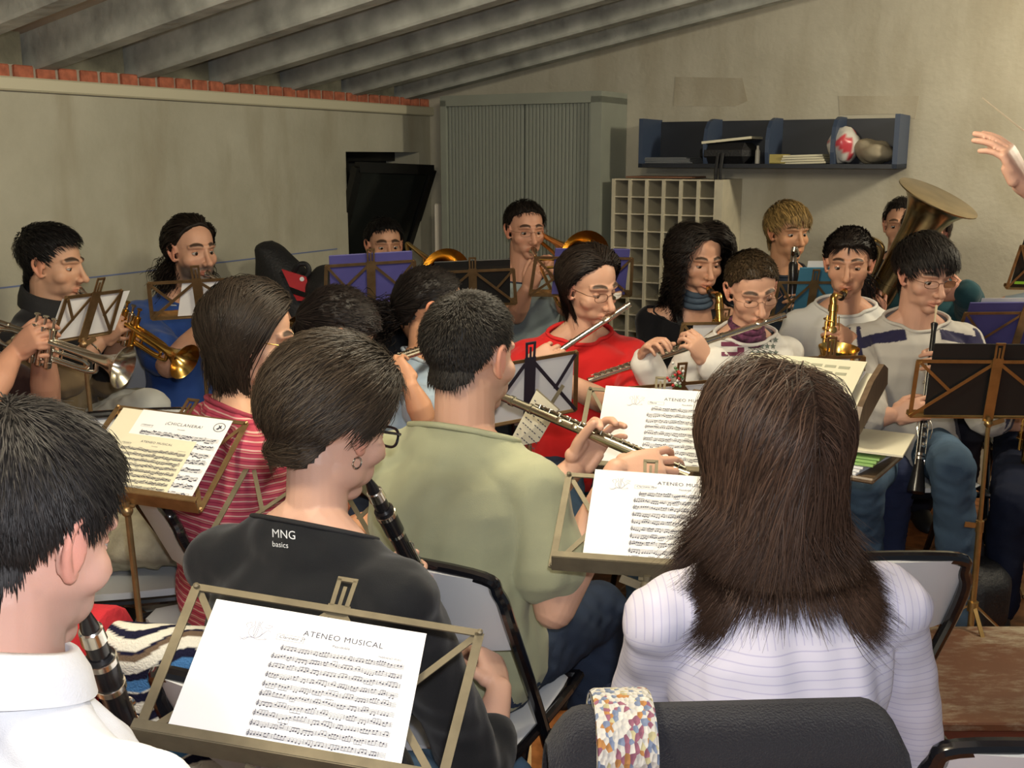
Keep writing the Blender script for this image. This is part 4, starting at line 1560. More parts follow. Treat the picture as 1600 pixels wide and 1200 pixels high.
# ================================================================== PROPS
# ---- folding chair ------------------------------------------------------
_CH = []
def chair(label, loc, yaw, group='folding chairs', sc=1.0):
    """yaw: the way the sitter would face (0 = away from the lens)"""
    if not _CH:
        c = thing('folding_chair', 'x', 'chair', (0, 0, 0), group)
        w = .205
        mb = MB()
        # one bent tube: left front foot -> up the back -> across the top -> down to right front foot
        P = []
        for q in (-1, 1):
            leg = [V(q * w, .20, .012), V(q * w, .0, .43), V(q * w, -.165, .725), V(q * (w - .012), -.195, .80), V(q * (w - .055), -.21, .835)]
            P += leg if q < 0 else leg[::-1]
        mb.tube(bez(P, 6), .0125, 10)
        mb.build('back_frame', M_BLACKTUBE, c)
        mb = MB()
        P = []
        for q in (-1, 1):
            leg = [V(q * (w - .03), -.02, .45), V(q * (w - .03), -.20, .035), V(q * (w - .05), -.215, .014)]
            P += leg if q < 0 else leg[::-1]
        mb.tube(bez(P, 6), .011, 10)
        mb.build('rear_leg', M_BLACKTUBE, c)
        for q in (-1, 1):
            mb = MB()
            mb.lathe(V(q * (w + .006), .0, .43), V(1, 0, 0), [(-.01, .012), (.01, .012)], 12)
            mb.build('pivot', M_BLACKTUBE, c)
        mb = MB()
        # seat panel, slightly dished
        R = []
        for y in np.linspace(-.19, .21, 12):
            row = []
            e = 1 - .25 * max(0, (abs(y - .01) - .15) / .05) ** 2
            for a in np.linspace(0, 2 * pi, 28, endpoint=False):
                x = .19 * e * np.sign(cos(a)) * abs(cos(a)) ** .35
                z = .011 * sin(a) - .012 * (1 - (x / .19) ** 2) + .012 * (y / .2) ** 2
                row.append(V(x, y, .455 + z))
            R.append(row)
        mb.rings(R)
        seat = mb.build('seat', M_WHITEPL, c)
        mb = MB()
        P = [V(-.19, -.19, .446), V(-.195, .19, .446), V(-.15, .222, .446), V(.15, .222, .446), V(.195, .19, .446), V(.19, -.19, .446)]
        mb.tube(bez(P, 6), .011, 8)
        mb.build('seat_frame', M_BLACKTUBE, seat)
        mb = MB()
        R = []
        for z in np.linspace(.665, .828, 10):
            row = []
            k = (z - .665) / .163
            hw = (.198 - .02 * max(0, (k - .6) / .4) ** 2) * (1 - .0 * k)
            yb = -.075 - (z - .575) * .52
            for a in np.linspace(0, 2 * pi, 24, endpoint=False):
                x = hw * np.sign(cos(a)) * abs(cos(a)) ** .3
                row.append(V(x, yb + .006 * sin(a) - .028 * (1 - (x / .2) ** 2), z + .012 * (1 - (x / .2) ** 2) * (1 - 2 * k) * -1))
            R.append(row)
        mb.rings(R)
        mb.build('backrest', M_WHITEPL, c)
        _CH.append(c)
        o = c
    else:
        o = copy_tree(_CH[0])
    o.location = (loc[0], loc[1], 0)
    o.rotation_euler = (0, 0, -radians(yaw))
    o['label'] = label
    return o

# ---- wire music stand ----------------------------------------------------
def stand(label, bl, br, h, tilt, m=None, topk=.94, post_lean=(0, 0), foot_z=0.0, spine_up=.055, group=None, legs=True, cross=True, xm=None, post=True, legyaw=0.0):
    """bl, br: the ledge's two ends as the reader sees them (world). tilt: degrees the desk leans back."""
    m = m or M_BRASSW
    xm = xm or m
    bl, br = np.asarray(bl, float), np.asarray(br, float)
    w = np.linalg.norm(br - bl)
    X = nrm(br - bl)
    n0 = nrm(np.cross(X, ZV - X * X[2]))           # towards the reader
    Uv = nrm(np.cross(n0, X))
    if Uv[2] < 0: Uv = -Uv
    if isinstance(tilt, tuple):      # the pixel row the top edge shows at, for the reader's left end
        best = None
        fixed = len(tilt) > 1
        for q in (np.arange(.08, .36, .002) if fixed else np.arange(0, 75, .5)):
            hq, q_ = (q, tilt[1]) if fixed else (h, q)
            pt_ = bl + X * w * (1 - topk) / 2 + (Uv * cos(radians(q_)) - n0 * sin(radians(q_))) * hq
            r_ = pt_ - CAMP
            yy = 600 - FPX * (r_[1] * ST + r_[2] * CT) / (r_[1] * CT - r_[2] * ST)
            e_ = abs(yy - tilt[0])
            if best is None or e_ < best[0]:
                best = (e_, q)
        h, tilt = (best[1], tilt[1]) if fixed else (h, best[1])
    t = radians(tilt)
    U = Uv * cos(t) - n0 * sin(t)
    n = n0 * cos(t) + Uv * sin(t)
    B = (bl + br) / 2
    base = V(B[0] - n0[0] * .03 + post_lean[0], B[1] - n0[1] * .03 + post_lean[1], foot_z)
    root = thing('music_stand', label, 'music stand', base, group)
    P = lambda u, v, d=0.0: B + X * u + U * v + n * d
    hw, tw = w / 2, w / 2 * topk
    mb = MB()
    bt = .012
    for q in (-1, 1):
        mb.bar(P(q * hw, 0, -.004), P(q * tw, h, -.004), bt, .0025, n)
        mb.bar(P(0, h, -.004), P(q * tw, h, -.004), bt * .85, .0025, n)
        mb.lathe(P(q * tw, h, -.008), n, [(0, .004), (.009, .004), (.011, .001)], 10)
        mb.lathe(P(q * hw, 0.004, -.008), n, [(0, .004), (.009, .004), (.011, .001)], 10)
    mb.build('desk_frame', m, root)
    if cross:
        for q in (-1, 1):
            mb = MB()
            mid = P(q * hw * .53, h * .46, -.007)
            mb.bar(P(q * hw, .004, -.007), P(q * .012, h - .008, -.007), bt * .8, .002, n)
            mb.bar(P(q * tw * .97, h - .004, -.008), mid, bt * .75, .002, n)
            mb.build('brace', xm, root)
    mb = MB()
    mb.bar(P(0, -.01, -.010), P(0, h + .012, -.010), .030, .003, n)
    for q in (-1, 1):
        mb.bar(P(q * .010, h + .010, -.010), P(q * .011, h + spine_up, -.010), .006, .003, n)
    mb.bar(P(0, h + .012, -.010), P(0, h + spine_up - .012, -.010), .005, .003, n)
    mb.bar(P(-.014, h + spine_up, -.010), P(.014, h + spine_up, -.010), .007, .003, n)
    mb.build('spine_plate', xm if xm is not m else m, root)
    mb = MB()
    mb.box(P(0, -.002, .010), (w, .003, .034), X, U)
    mb.box(P(0, .004, .027), (w, .012, .002), X, U)
    mb.build('ledge', m, root, smooth=False)
    if post:
        top = P(0, -.015, -.018)
        hub = V(base[0], base[1], foot_z + .22)
        mb = MB()
        zj = .55
        jn = top + (hub - top) * zj
        mb.tube([top + ZV * .02, jn], .0065, 10)
        mb.tube([jn, hub - ZV * .14], .0095, 10)
        mb.lathe(jn - ZV * .02, ZV, [(0, .012), (.035, .012)], 12)
        mb.ell(top, (.012, .012, .012))
        mb.build('post', m, root)
        mb = MB()
        mb.bar(jn + X * .012, jn + X * .045 + ZV * .004, .016, .003, n0)
        mb.build('thumbscrew', m, root)
        mb = MB()
        mb.bar(top - X * .01, top - X * .045 + ZV * .012, .014, .003, n0)
        mb.build('thumbscrew', m, root)
        if legs:
            for k in range(3):
                a = k * 2 * pi / 3 + .5 + legyaw
                d = V(cos(a), sin(a), 0)
                mb = MB()
                e = V(base[0], base[1], foot_z + .007) + d * .27
                mb.bar(hub + d * .012, e, .012, .005, ZV)
                mb.bar(hub - ZV * .13 + d * .012, hub * .48 + e * .52, .010, .004, ZV)
                mb.ell(e, (.009, .009, .007))
                mb.build('leg', m, root)
            mb = MB()
            mb.lathe(hub - ZV * .015, ZV, [(0, .016), (.03, .016)], 12)
            mb.lathe(hub - ZV * .145, ZV, [(0, .014), (.025, .014)], 12)
            mb.build('hub', m, root)
    return dict(root=root, P=P, X=X, U=U, n=n, w=w, h=h, B=B)

def sheet(st, label, u0, u1, v0, v1, d=.002, m=None, skew=0.0, name='sheet_music', printed=None, group=None, th=.0007, bow=0.0, cat='sheet music', rough_edge=0):
    """paper resting on a stand's ledge"""
    P = st['P']
    m = m or M_PAPER
    nx, ny = 14, 8
    def Q(a, b):
        u = u0 + (u1 - u0) * a + skew * b
        v = v0 + (v1 - v0) * b
        return P(u, v, d + bow * (a - .5) ** 2 * 4 * b + bow * .4 * sin(a * 5) * b)
    mb = MB()
    G = np.array([Q(i / nx, j / ny) for j in range(ny + 1) for i in range(nx + 1)])
    G2 = G - st['n'] * th
    f = np.array([(j * (nx + 1) + i, j * (nx + 1) + i + 1, (j + 1) * (nx + 1) + i + 1, (j + 1) * (nx + 1) + i) for j in range(ny) for i in range(nx)])
    N_ = len(G)
    e = [i for i in range(nx + 1)] + [j * (nx + 1) + nx for j in range(1, ny + 1)] + [ny * (nx + 1) + i for i in range(nx - 1, -1, -1)] + [j * (nx + 1) for j in range(ny - 1, 0, -1)]
    e = np.array(e)
    e2 = np.roll(e, -1)
    mb.add(np.vstack([G, G2]), [f, f[:, ::-1] + N_, np.stack([e, e + N_, e2 + N_, e2], -1)], 0)
    ob = mb.build(name, m, auto=40)
    tag(ob, label, cat, group)
    if printed:
        W, Hh = u1 - u0, v1 - v0
        printed(ob, lambda x, y: Q(x / W, y / Hh) + st['n'] * .0006, W, Hh)
    return ob

def score(ob, Q, W, H, title='ATENEO MUSICAL', sub='Pasodoble', part='Clarinete 3º', staves=10, seed=1, left=.23, top=.80, emblem=True, right=.97, comp='MARIANO PUIG', big=1.0, bottom=.07):
    """engraved music: staves with notes, title, part box and emblem, printed on the paper"""
    g = np.random.default_rng(seed)
    mb = MB()
    def quad(pts):
        mb.add(np.array([Q(x, y) for x, y in pts]), [np.arange(len(pts))[None]])
    def line(x0, y0, x1, y1, w):
        d = nrm(V(x1 - x0, y1 - y0, 0)); px, py = -d[1] * w / 2, d[0] * w / 2
        quad([(x0 + px, y0 + py), (x1 + px, y1 + py), (x1 - px, y1 - py), (x0 - px, y0 - py)])
    pitch = (top - bottom) * H / staves
    sp = pitch * .105
    for k in range(staves):
        y = top * H - (k + .75) * pitch
        x0 = left * W + (0.03 * W if k == 0 else 0)
        x1 = right * W
        for l in range(5):
            line(x0, y + l * sp, x1, y + l * sp, .0004)
        x = x0 + .022 * W
        # clef
        line(x0 + .008 * W, y - sp, x0 + .010 * W, y + sp * 5.4, .0008)
        for a in np.linspace(0, 2 * pi, 9)[:-1]:
            line(x0 + .008 * W + sp * 1.1 * cos(a), y + sp * 1.6 + sp * 1.3 * sin(a), x0 + .008 * W + sp * 1.1 * cos(a + .8), y + sp * 1.6 + sp * 1.3 * sin(a + .8), .0005)
        bars = 0
        while x < x1 - .02 * W:
            nn = int(g.choice([2, 4, 4, 3]))
            dx = g.uniform(.011, .016) * W
            lv = g.uniform(-1, 4)
            ys = []
            for i in range(nn):
                if x > x1 - .01 * W: break
                lv = np.clip(lv + g.uniform(-1.2, 1.2), -1.5, 5.5)
                yy = y + lv * sp
                quad([(x + sp * .95 * cos(a), yy + sp * .72 * sin(a)) for a in np.linspace(0, 2 * pi, 7)[:-1]])
                ys.append((x, yy)); x += dx
            up = lv < 2.2
            if len(ys) > 1 and g.uniform() < .85:
                yb = (max(q[1] for q in ys) + sp * 3) if up else (min(q[1] for q in ys) - sp * 3)
                for q in ys:
                    line(q[0] + (sp * .6 if up else -sp * .6), q[1], q[0] + (sp * .6 if up else -sp * .6), yb, .00035)
                line(ys[0][0] + (sp * .6 if up else -sp * .6), yb, ys[-1][0] + (sp * .6 if up else -sp * .6), yb, sp * .55)
            else:
                for q in ys:
                    line(q[0] + sp * .6, q[1], q[0] + sp * .6, q[1] + sp * 3, .00035)
            bars += 1
            if bars % 2 == 0:
                line(x, y, x, y + 4 * sp, .0004); x += .010 * W
            x += .004 * W
    mb.build('notation', M_INK, ob, smooth=False)
    ux, uy = Q(W * .6, H * .85) - Q(W * .4, H * .85), Q(W * .5, H * .9) - Q(W * .5, H * .8)
    nrm_ = nrm(np.cross(ux, uy)) * .0001
    tb = MB()
    def text(t, size, x, y, **k):
        v, f = text_geo(t, size, Q(x, y) + nrm_, ux, uy, **k)
        if len(v): tb.add(v, f)
    if title:
        text(title, .042 * W * big, (left + right) / 2 * W - .0 * W, H * (top + .075), align='CENTER', spacing=1.1)
        text(sub, .020 * W, (left + right) / 2 * W, H * (top + .025), align='CENTER')
    if comp:
        text(comp, .015 * W, right * W - .02 * W, H * (top + .005), align='RIGHT', shear=.2)
    if part:
        text(part, .024 * W, left * W + .01 * W, H * (top + .03), shear=.25)
        x0, y0, x1, y1 = left * W, H * (top + .018), left * W + .125 * W, H * (top + .018) + .03 * W
        pb = MB()
        mb = pb
        for a in ((x0, y0, x1, y0), (x1, y0, x1, y1), (x1, y1, x0, y1), (x0, y1, x0, y0)):
            line(*a, .0004)
        pb.build('part_box', M_INK, ob, smooth=False)
    if tb.v:
        tb.build('lettering', M_INK, ob, smooth=False)
    if emblem:
        mb = MB()
        cx, cy, r = W * (left - .10), H * (top + .05), W * .035
        def curve(pts):
            P_ = bez(np.array([(a, b, 0) for a, b in pts]), 8)
            for a, b in zip(P_[:-1], P_[1:]):
                line(cx + a[0] * r, cy + a[1] * r, cx + b[0] * r, cy + b[1] * r, .0006)
        curve([(-.2, -1), (-.8, -.6), (-.9, .2), (-.4, .9), (-.55, 1.6)])
        curve([(.3, -1), (.8, -.5), (.75, .3), (.3, .9), (.5, 1.7)])
        curve([(-.25, .8), (-.3, -.2), (0, -.9), (.2, -.2), (.15, 1.5)])
        curve([(0, 1.6), (0, .4), (-.1, -.8)])
        curve([(-1.7, -1.6), (-.6, -1.0), (.6, -1.2), (1.6, -1.0), (1.2, -.8)])
        curve([(-1.9, -1.2), (-1.2, -1.5), (-.6, -1.0), (.4, -.9), (1.4, .3), (1.9, .2)])
        curve([(-1.2, .3), (-1.5, .9), (-.9, 1.2), (-.8, .6)])
        curve([(.9, .8), (1.5, .7), (1.9, 1.1), (1.1, 1.2)])
        mb.build('emblem', mat('pale_ink', (.20, .20, .28), .8), ob, smooth=False)

# ---- wind instruments ------------------------------------------------------
def key_row(mb, o, d, up, t0, t1, n, r, lift, m=0, off=0.0, side=None):
    x = nrm(np.cross(d, up)) if side is None else side
    for k in range(n):
        t = t0 + (t1 - t0) * (k + .5) / n
        c = o + d * t + up * lift + x * off
        mb.lathe(c, up, [(-.003, r * .8), (0, r), (.002, r), (.003, r * .6)], 12, m)

def flute(label, head, foot, up=(0, 0, 1), m=None):
    head, foot = np.asarray(head, float), np.asarray(foot, float)
    d = nrm(foot - head)
    L = np.linalg.norm(foot - head)
    k = L / .67
    up = nrm(np.asarray(up, float) - d * np.dot(up, d))
    sx = np.cross(d, up)
    m = m or M_SILVER
    root = thing('flute', label, 'flute', (head + foot) / 2)
    r = .0096
    mb = MB()
    mb.lathe(head, d, [(0, .004), (.001, r), (.012, r), (.013, r * 1.12), (.018, r * 1.12), (.019, r), (L * .32, r), (L * .321, r * 1.22), (L * .335, r * 1.22), (L * .336, r)], 20)
    mb.build('head_joint', m, root)
    mb = MB()
    mb.lathe(head, d, [(L * .336, r), (L * .40, r), (L * .401, r * 1.2), (L * .412, r * 1.2), (L * .413, r), (L * .985, r), (L * .986, r * 1.15), (L, r * 1.15)], 20)
    mb.build('body_joint', m, root)
    mb = MB()
    mb.ell(head + d * L * .13 + up * (r * .85), (.020, .013, .004), d, sx)
    mb.build('lip_plate', m, root)
    mb = MB()
    key_row(mb, head, d, up, L * .43, L * .72, 9, .0085, r + .004)
    key_row(mb, head, d, up, L * .74, L * .97, 8, .0092, r + .004)
    key_row(mb, head, d, sx, L * .50, L * .62, 2, .007, r + .003)
    for o_ in (.008, -.009):
        mb.tube([head + d * L * .42 + up * (r + .003) + sx * o_, head + d * L * .98 + up * (r + .003) + sx * o_], .0016, 6)
    for t in np.linspace(.44, .96, 14):
        mb.tube([head + d * L * t + up * r * .7 + sx * .008, head + d * L * t + up * (r + .006) + sx * .009], .0015, 6)
    mb.build('keywork', m, root)
    return root

def reed_pipe(label, mouth, bell, kind='clarinet', up=(0, -1, 0), name=None, t0=0.0):
    mouth, bell = np.asarray(mouth, float), np.asarray(bell, float)
    d = nrm(bell - mouth)
    L = np.linalg.norm(bell - mouth)
    up = nrm(np.asarray(up, float) - d * np.dot(up, d))
    sx = np.cross(d, up)
    root = thing(kind, label, kind, (mouth + bell) / 2)
    K = MB()
    if kind == 'oboe':
        mb = MB(); mb.lathe(mouth, d, [(0, .0042), (.022, .0038), (.03, .0028), (.07, .0032)], 10)
        mb.build('reed', mat('cane', (.62, .52, .34), .5), root)
        prof = [(.062, .009), (.066, .012), (.085, .0085), (.095, .0082), (L * .5, .0105), (L * .505, .0135), (L * .52, .0135), (L * .525, .0108), (L * .80, .0125), (L * .805, .016), (L * .825, .016), (L * .83, .014), (L * .90, .020), (L * .97, .0265), (L, .0275)]
    else:
        mb = MB(); mb.lathe(mouth, d, [(0, .004), (.03, .010), (.06, .0125), (.078, .0125)], 14)
        mb.build('mouthpiece', M_EBONY, root)
        mb = MB(); mb.lathe(mouth, d, [(.035, .0115), (.037, .0135), (.055, .0145), (.057, .0125)], 14)
        mb.build('ligature', M_CHROME, root)
        prof = [(.076, .014), (.08, .0168), (.135, .0165), (.14, .0145), (L * .5, .0148), (L * .505, .0165), (L * .54, .0165), (L * .545, .0148), (L * .82, .0155), (L * .825, .019), (L * .86, .0205), (L * .92, .026), (L * .97, .034), (L, .039)]
    mb = MB(); mb.lathe(mouth, d, prof, 22)
    mb.build('body', M_EBONY, root)
    rings = [.14, .21, .5, .545, .80, .84] if kind != 'oboe' else [.505, .525, .805, .825]
    for q in rings:
        mb = MB()
        rr = np.interp(q * L, [p[0] for p in prof], [p[1] for p in prof]) + .0012
        mb.lathe(mouth + d * L * q, d, [(-.0045, rr - .001), (-.004, rr), (.004, rr), (.0045, rr - .001)], 22)
        mb.build('ring', M_CHROME, root)
    mb = MB()
    r0 = .0125 if kind == 'oboe' else .0165
    key_row(mb, mouth, d, up, L * .26, L * .48, 4, .0075, r0 + .001)
    key_row(mb, mouth, d, up, L * .58, L * .78, 4, .0085, r0 + .001)
    key_row(mb, mouth, d, sx, L * .3, L * .8, 6, .0065, r0 + .002)
    key_row(mb, mouth, d, -sx, L * .35, L * .86, 6, .0065, r0 + .002)
    for s_ in (-1, 1):
        mb.tube([mouth + d * L * .25 + sx * s_ * r0 + up * .006, mouth + d * L * .50 + sx * s_ * r0 + up * .006], .0017, 6)
        mb.tube([mouth + d * L * .56 + sx * s_ * (r0 + .002) + up * .006, mouth + d * L * .86 + sx * s_ * (r0 + .003) + up * .004], .0019, 6)
        mb.tube(bez([mouth + d * L * .60 + sx * s_ * r0, mouth + d * L * .66 + sx * s_ * .026 + up * .012, mouth + d * L * .72 + sx * s_ * .02 + up * .015], 4), .002, 6)
    mb.build('keywork', M_CHROME, root)
    return root

def saxophone(label, mouth, body_top, body_bot, fwd, m=None):
    """neck from the mouth to the body, straight body, bow and upturned bell"""
    mouth, bt, bb, fwd = [np.asarray(q, float) for q in (mouth, body_top, body_bot, fwd)]
    m = m or M_GOLD
    root = thing('saxophone', label, 'saxophone', (bt + bb) / 2)
    d = nrm(bb - bt)
    fw = nrm(fwd - d * np.dot(fwd, d))
    nd = nrm(bt - mouth)
    mb = MB(); mb.tube([mouth, mouth + (bt - mouth) * .22, mouth + (bt - mouth) * .42], [.006, .0125, .0135], 14)
    mb.build('mouthpiece', M_EBONY, root)
    mb = MB(); mb.tube([mouth + (bt - mouth) * .12, mouth + (bt - mouth) * .26], [.0125, .0145], 14)
    mb.build('ligature', M_GOLD, root)
    nk = bez([mouth + (bt - mouth) * .36, mouth + (bt - mouth) * .62 - d * .018, bt - d * .04, bt], 6)
    mb = MB(); mb.tube(nk, np.linspace(.009, .0135, len(nk)), 14)
    mb.lathe(bt - d * .012, d, [(0, .016), (.022, .017), (.024, .013)], 16)
    mb.build('neck', m, root)
    L = np.linalg.norm(bb - bt)
    P = [bt + d * L * q for q in np.linspace(0, 1, 10)]
    r = list(np.linspace(.0125, .030, 10))
    bw = [bb + d * .045 + fw * .02, bb + d * .06 + fw * .055, bb + d * .045 + fw * .09, bb + fw * .11]
    P += bw; r += [.033, .036, .039, .042]
    for q, rr in ((.15, .044), (.3, .048), (.45, .054), (.52, .060), (.56, .066)):
        P.append(bb + fw * (.11 + q * .10) - d * L * q * 1.0); r.append(rr)
    mb = MB(); mb.tube(P, r, 22, caps=False)
    mb.build('body', m, root)
    mb = MB()
    sx = np.cross(d, fw)
    for dirn, n, a, b_ in ((fw, 7, .18, .95), (sx, 5, .1, .9), (-sx, 5, .15, .85)):
        for k in range(n):
            t = a + (b_ - a) * (k + .5) / n
            rr = .0125 + .0175 * t
            mb.lathe(bt + d * L * t + dirn * (rr + .006), dirn, [(-.004, .006), (0, rr * .75), (.003, rr * .75), (.004, rr * .4)], 14)
    for off in (.9, 1.2, -1.0):
        x = nrm(fw * .6 + sx * off)
        mb.tube([bt + d * L * .08 + x * .022, bt + d * L * .95 + x * .04], .0019, 6)
    for t in np.linspace(.1, .92, 9):
        rr = .0125 + .0175 * t
        mb.tube(bez([bt + d * L * t + sx * rr, bt + d * L * (t + .02) + sx * (rr + .016) + fw * .01, bt + d * L * (t + .05) + fw * (rr + .012)], 4), .0022, 6)
    mb.build('keywork', m, root)
    return root

def trumpet(label, mouth, bell, up=(0, 0, 1), m=None):
    mouth, bell = np.asarray(mouth, float), np.asarray(bell, float)
    m = m or M_GOLD
    d = nrm(bell - mouth)
    L = np.linalg.norm(bell - mouth)
    up = nrm(np.asarray(up, float) - d * np.dot(up, d))
    sx = np.cross(d, up)
    root = thing('trumpet', label, 'trumpet', (mouth + bell) / 2)
    mb = MB(); mb.lathe(mouth, d, [(0, .0135), (.003, .0138), (.012, .010), (.022, .006), (.08, .0052)], 16)
    mb.build('mouthpiece', M_CHROME, root)
    mb = MB(); mb.tube(bez([mouth + d * .06, mouth + d * L * .72, mouth + d * L * .80 - up * .012, mouth + d * L * .82 - up * .032, mouth + d * L * .78 - up * .055, mouth + d * L * .45 - up * .058], 6), .0062, 12)
    mb.lathe(mouth + d * .075, d, [(0, .0085), (.05, .0085)], 12)
    mb.build('leadpipe', m, root)
    q0 = mouth + d * L * .30 - up * .0 + sx * .018
    prof = [(L * .30, .0062), (L * .66, .0072), (L * .76, .0095), (L * .84, .014), (L * .90, .021), (L * .945, .032), (L * .975, .047), (L * .992, .059), (L, .0615), (L * .993, .058), (L * .976, .045), (L * .94, .029), (L * .88, .016)]
    mb = MB(); mb.lathe(mouth + sx * .018 - up * .004, d, prof, 26, caps=False)
    mb.tube(bez([q0 - up * .004, q0 - d * .035 - up * .012, q0 - d * .045 - up * .03, q0 - d * .03 - up * .05, q0 + d * .05 - up * .056], 6), .0062, 12)
    mb.build('bell', m, root)
    for k in range(3):
        c = mouth + d * (L * .42 + k * .027) + sx * .006
        mb = MB()
        mb.lathe(c - up * .085, up, [(0, .006), (.004, .0115), (.02, .0115), (.021, .0105), (.105, .0105), (.106, .0118), (.118, .0118), (.12, .004), (.145, .004), (.146, .0085), (.149, .0085)], 16)
        mb.build('valve', M_CHROME if k == 1 else m, root)
    mb = MB()
    a = mouth + d * (L * .42) - up * .045
    mb.tube(bez([a + sx * .012, a + sx * .012 - d * .02 - up * .01, a + sx * .012 - d * .05, a + sx * .012 - d * .055 + up * .02, a + sx * .012 + up * .022], 5), .0055, 10)
    b = mouth + d * (L * .42 + .054) - up * .03
    mb.tube(bez([b, b + d * .10, b + d * .12 - up * .01, b + d * .10 - up * .02, b - up * .02], 5), .0055, 10)
    mb.tube(bez([mouth + d * L * .60 - up * .0, mouth + d * L * .60 - up * .03, mouth + d * L * .60 - up * .055], 4), .003, 8)
    mb.build('tuning_slide', m, root)
    return root

def trombone(label, mouth, slide_dir, bell_c, bell_dir, m=None, L=.62):
    mouth, sd, bc, bd = np.asarray(mouth, float), nrm(slide_dir), np.asarray(bell_c, float), nrm(bell_dir)
    m = m or M_GOLD
    root = thing('trombone', label, 'trombone', mouth)
    mb = MB(); mb.lathe(mouth, sd, [(0, .019), (.004, .0195), (.016, .014), (.03, .008), (.08, .007)], 18)
    mb.build('mouthpiece', M_SILVER, root)
    up = nrm(ZV - sd * sd[2])
    sx = nrm(np.cross(sd, up))
    mb = MB()
    b = .085
    o = sx * b if np.dot(bc - mouth, sx) > 0 else -sx * b
    mb.tube(bez([mouth + sd * .07, mouth + sd * L, mouth + sd * (L + .04) + o * .3, mouth + sd * (L + .04) + o * .7, mouth + sd * L + o, mouth + sd * .12 + o], 8), .0068, 12)
    mb.tube([mouth + sd * .12, mouth + sd * .12 + o], .006, 8)
    mb.tube([mouth + sd * .22, mouth + sd * .22 + o], .006, 8)
    mb.build('slide', m, root)
    mb = MB()
    st = mouth + sd * .12 + o
    prof = [(-.60, .0095), (-.45, .011), (-.34, .013), (-.24, .018), (-.15, .027), (-.09, .040), (-.045, .060), (-.018, .084), (-.004, .104), (0, .108), (-.006, .103), (-.02, .082), (-.048, .057), (-.1, .036)]
    mb.lathe(bc, bd, prof, 32, caps=False)
    mb.build('bell', m, root)
    mb = MB()
    a = bc - bd * .59
    mb.tube(bez([a, a - bd * .05, a - bd * .08 + (st - a) * .12, a - bd * .06 + (st - a) * .4, st - sd * .10, st], 6), .009, 12)
    mb.tube([bc - bd * .36, bc - bd * .36 + nrm(st - a) * .1], .006, 8)
    mb.build('bell_pipe', m, root)
    return root

def tuba(label, base, bell, m=None):
    base, bell = np.asarray(base, float), np.asarray(bell, float)
    m = m or M_OLDBRASS
    d = nrm(bell - base)
    L = np.linalg.norm(bell - base)
    root = thing('tuba', label, 'tuba', base)
    x, y, _ = frame_of(d, V(0, -1, 0))
    x = -x
    prof = [(0, .05), (L * .2, .056), (L * .4, .062), (L * .6, .066), (L * .76, .078), (L * .87, .096), (L * .94, .117), (L * .98, .137), (L * .997, .150), (L, .152), (L * .99, .147), (L * .96, .122), (L * .9, .097), (L * .8, .074), (L * .55, .055)]
    mb = MB(); mb.lathe(base, d, prof, 40, caps=False)
    mb.build('bell', m, root)
    mb = MB()
    mb.lathe(bell, d, [(-.006, .149), (-.003, .155), (.001, .155), (.002, .150)], 40)
    mb.build('bell_rim', m, root)
    mb = MB()
    s_ = x * .0
    P = [base, base - d * .10, base - d * .17 + x * .05, base - d * .18 + x * .15, base - d * .08 + x * .21, base + d * .05 + x * .20, base + d * .11 + x * .16, base + d * .11 + x * .10, base + d * .02 + x * .075]
    Pb = bez(P, 6)
    mb.tube(Pb, np.linspace(.052, .018, len(Pb)), 16)
    mb.tube(bez([base + d * .02 + x * .075, base - d * .04 + x * .07, base - d * .08 + x * .10, base - d * .02 + x * .14, base + d * .04 + x * .14], 6), .014, 12)
    mb.build('bow', m, root)
    for k in range(3):
        mb = MB()
        c = base + x * (.085 + k * .038) - y * .06 - d * .14
        mb.lathe(c, d, [(0, .017), (.16, .017), (.165, .008), (.19, .005), (.192, .011), (.197, .011)], 14)
        mb.build('valve', M_GOLD, root)
    return root
# ================================================================== THE BAND
DARKHAIR = (.011, .008, .007)
BROWNHAIR = (.026, .016, .010)

def pipe_hands(m, b, F, R, tl=.36, tr=.64, el=None, er=None, out=.0):
    m, b = np.asarray(m), np.asarray(b)
    a = []
    for q, t, e in ((-1, tl, el), (1, tr, er)):
        d = dict(side=q, grip=m + (b - m) * t + F * (.008 + out), f=F * .72 - R * q * .55 + ZV * .18, n=R * q * .72 + F * .5 + ZV * .25, curl=(38, 48, 30), pole=R * q * .75 - ZV * .9 - F * .25, thumb=(38, 30))
        if e is not None:
            d['elbow'] = e
        a.append(d)
    return a

def flute_hands(hd, ft, F, R, tl=.45, tr=.78, el=None, er=None):
    hd, ft = np.asarray(hd), np.asarray(ft)
    a = []
    d = dict(side=-1, grip=hd + (ft - hd) * tl, f=ZV * .75 + R * .45 - F * .1, n=F * .75 - R * .45 + ZV * .1, curl=(45, 55, 30), pole=-ZV - R * .3, thumb=(35, 20))
    if el is not None: d['elbow'] = el
    a.append(d)
    d = dict(side=1, grip=hd + (ft - hd) * tr + ZV * .012, f=F * .75 + ZV * .30 - R * .25, n=ZV * .75 - F * .35 + R * .25, curl=(35, 45, 30), pole=-ZV + R * .5 - F * .3, thumb=(40, 30))
    if er is not None: d['elbow'] = er
    a.append(d)
    return a

def FR(yaw):
    y = radians(yaw)
    return V(sin(y), cos(y), 0), V(cos(y), -sin(y), 0)

def seat_for(p, label, dy=.0, yaw=None, dx=0.0):
    c = p['Hc'] + p['F'] * dy + p['R'] * dx
    y = math.degrees(atan2(p['F'][0], p['F'][1])) if yaw is None else yaw
    return chair(label, c, y)

def mouth_of(c, yaw, pitch, s=1.0, roll=0):
    return Head(c, yaw, pitch, roll, s).w(0, .094, -.075)

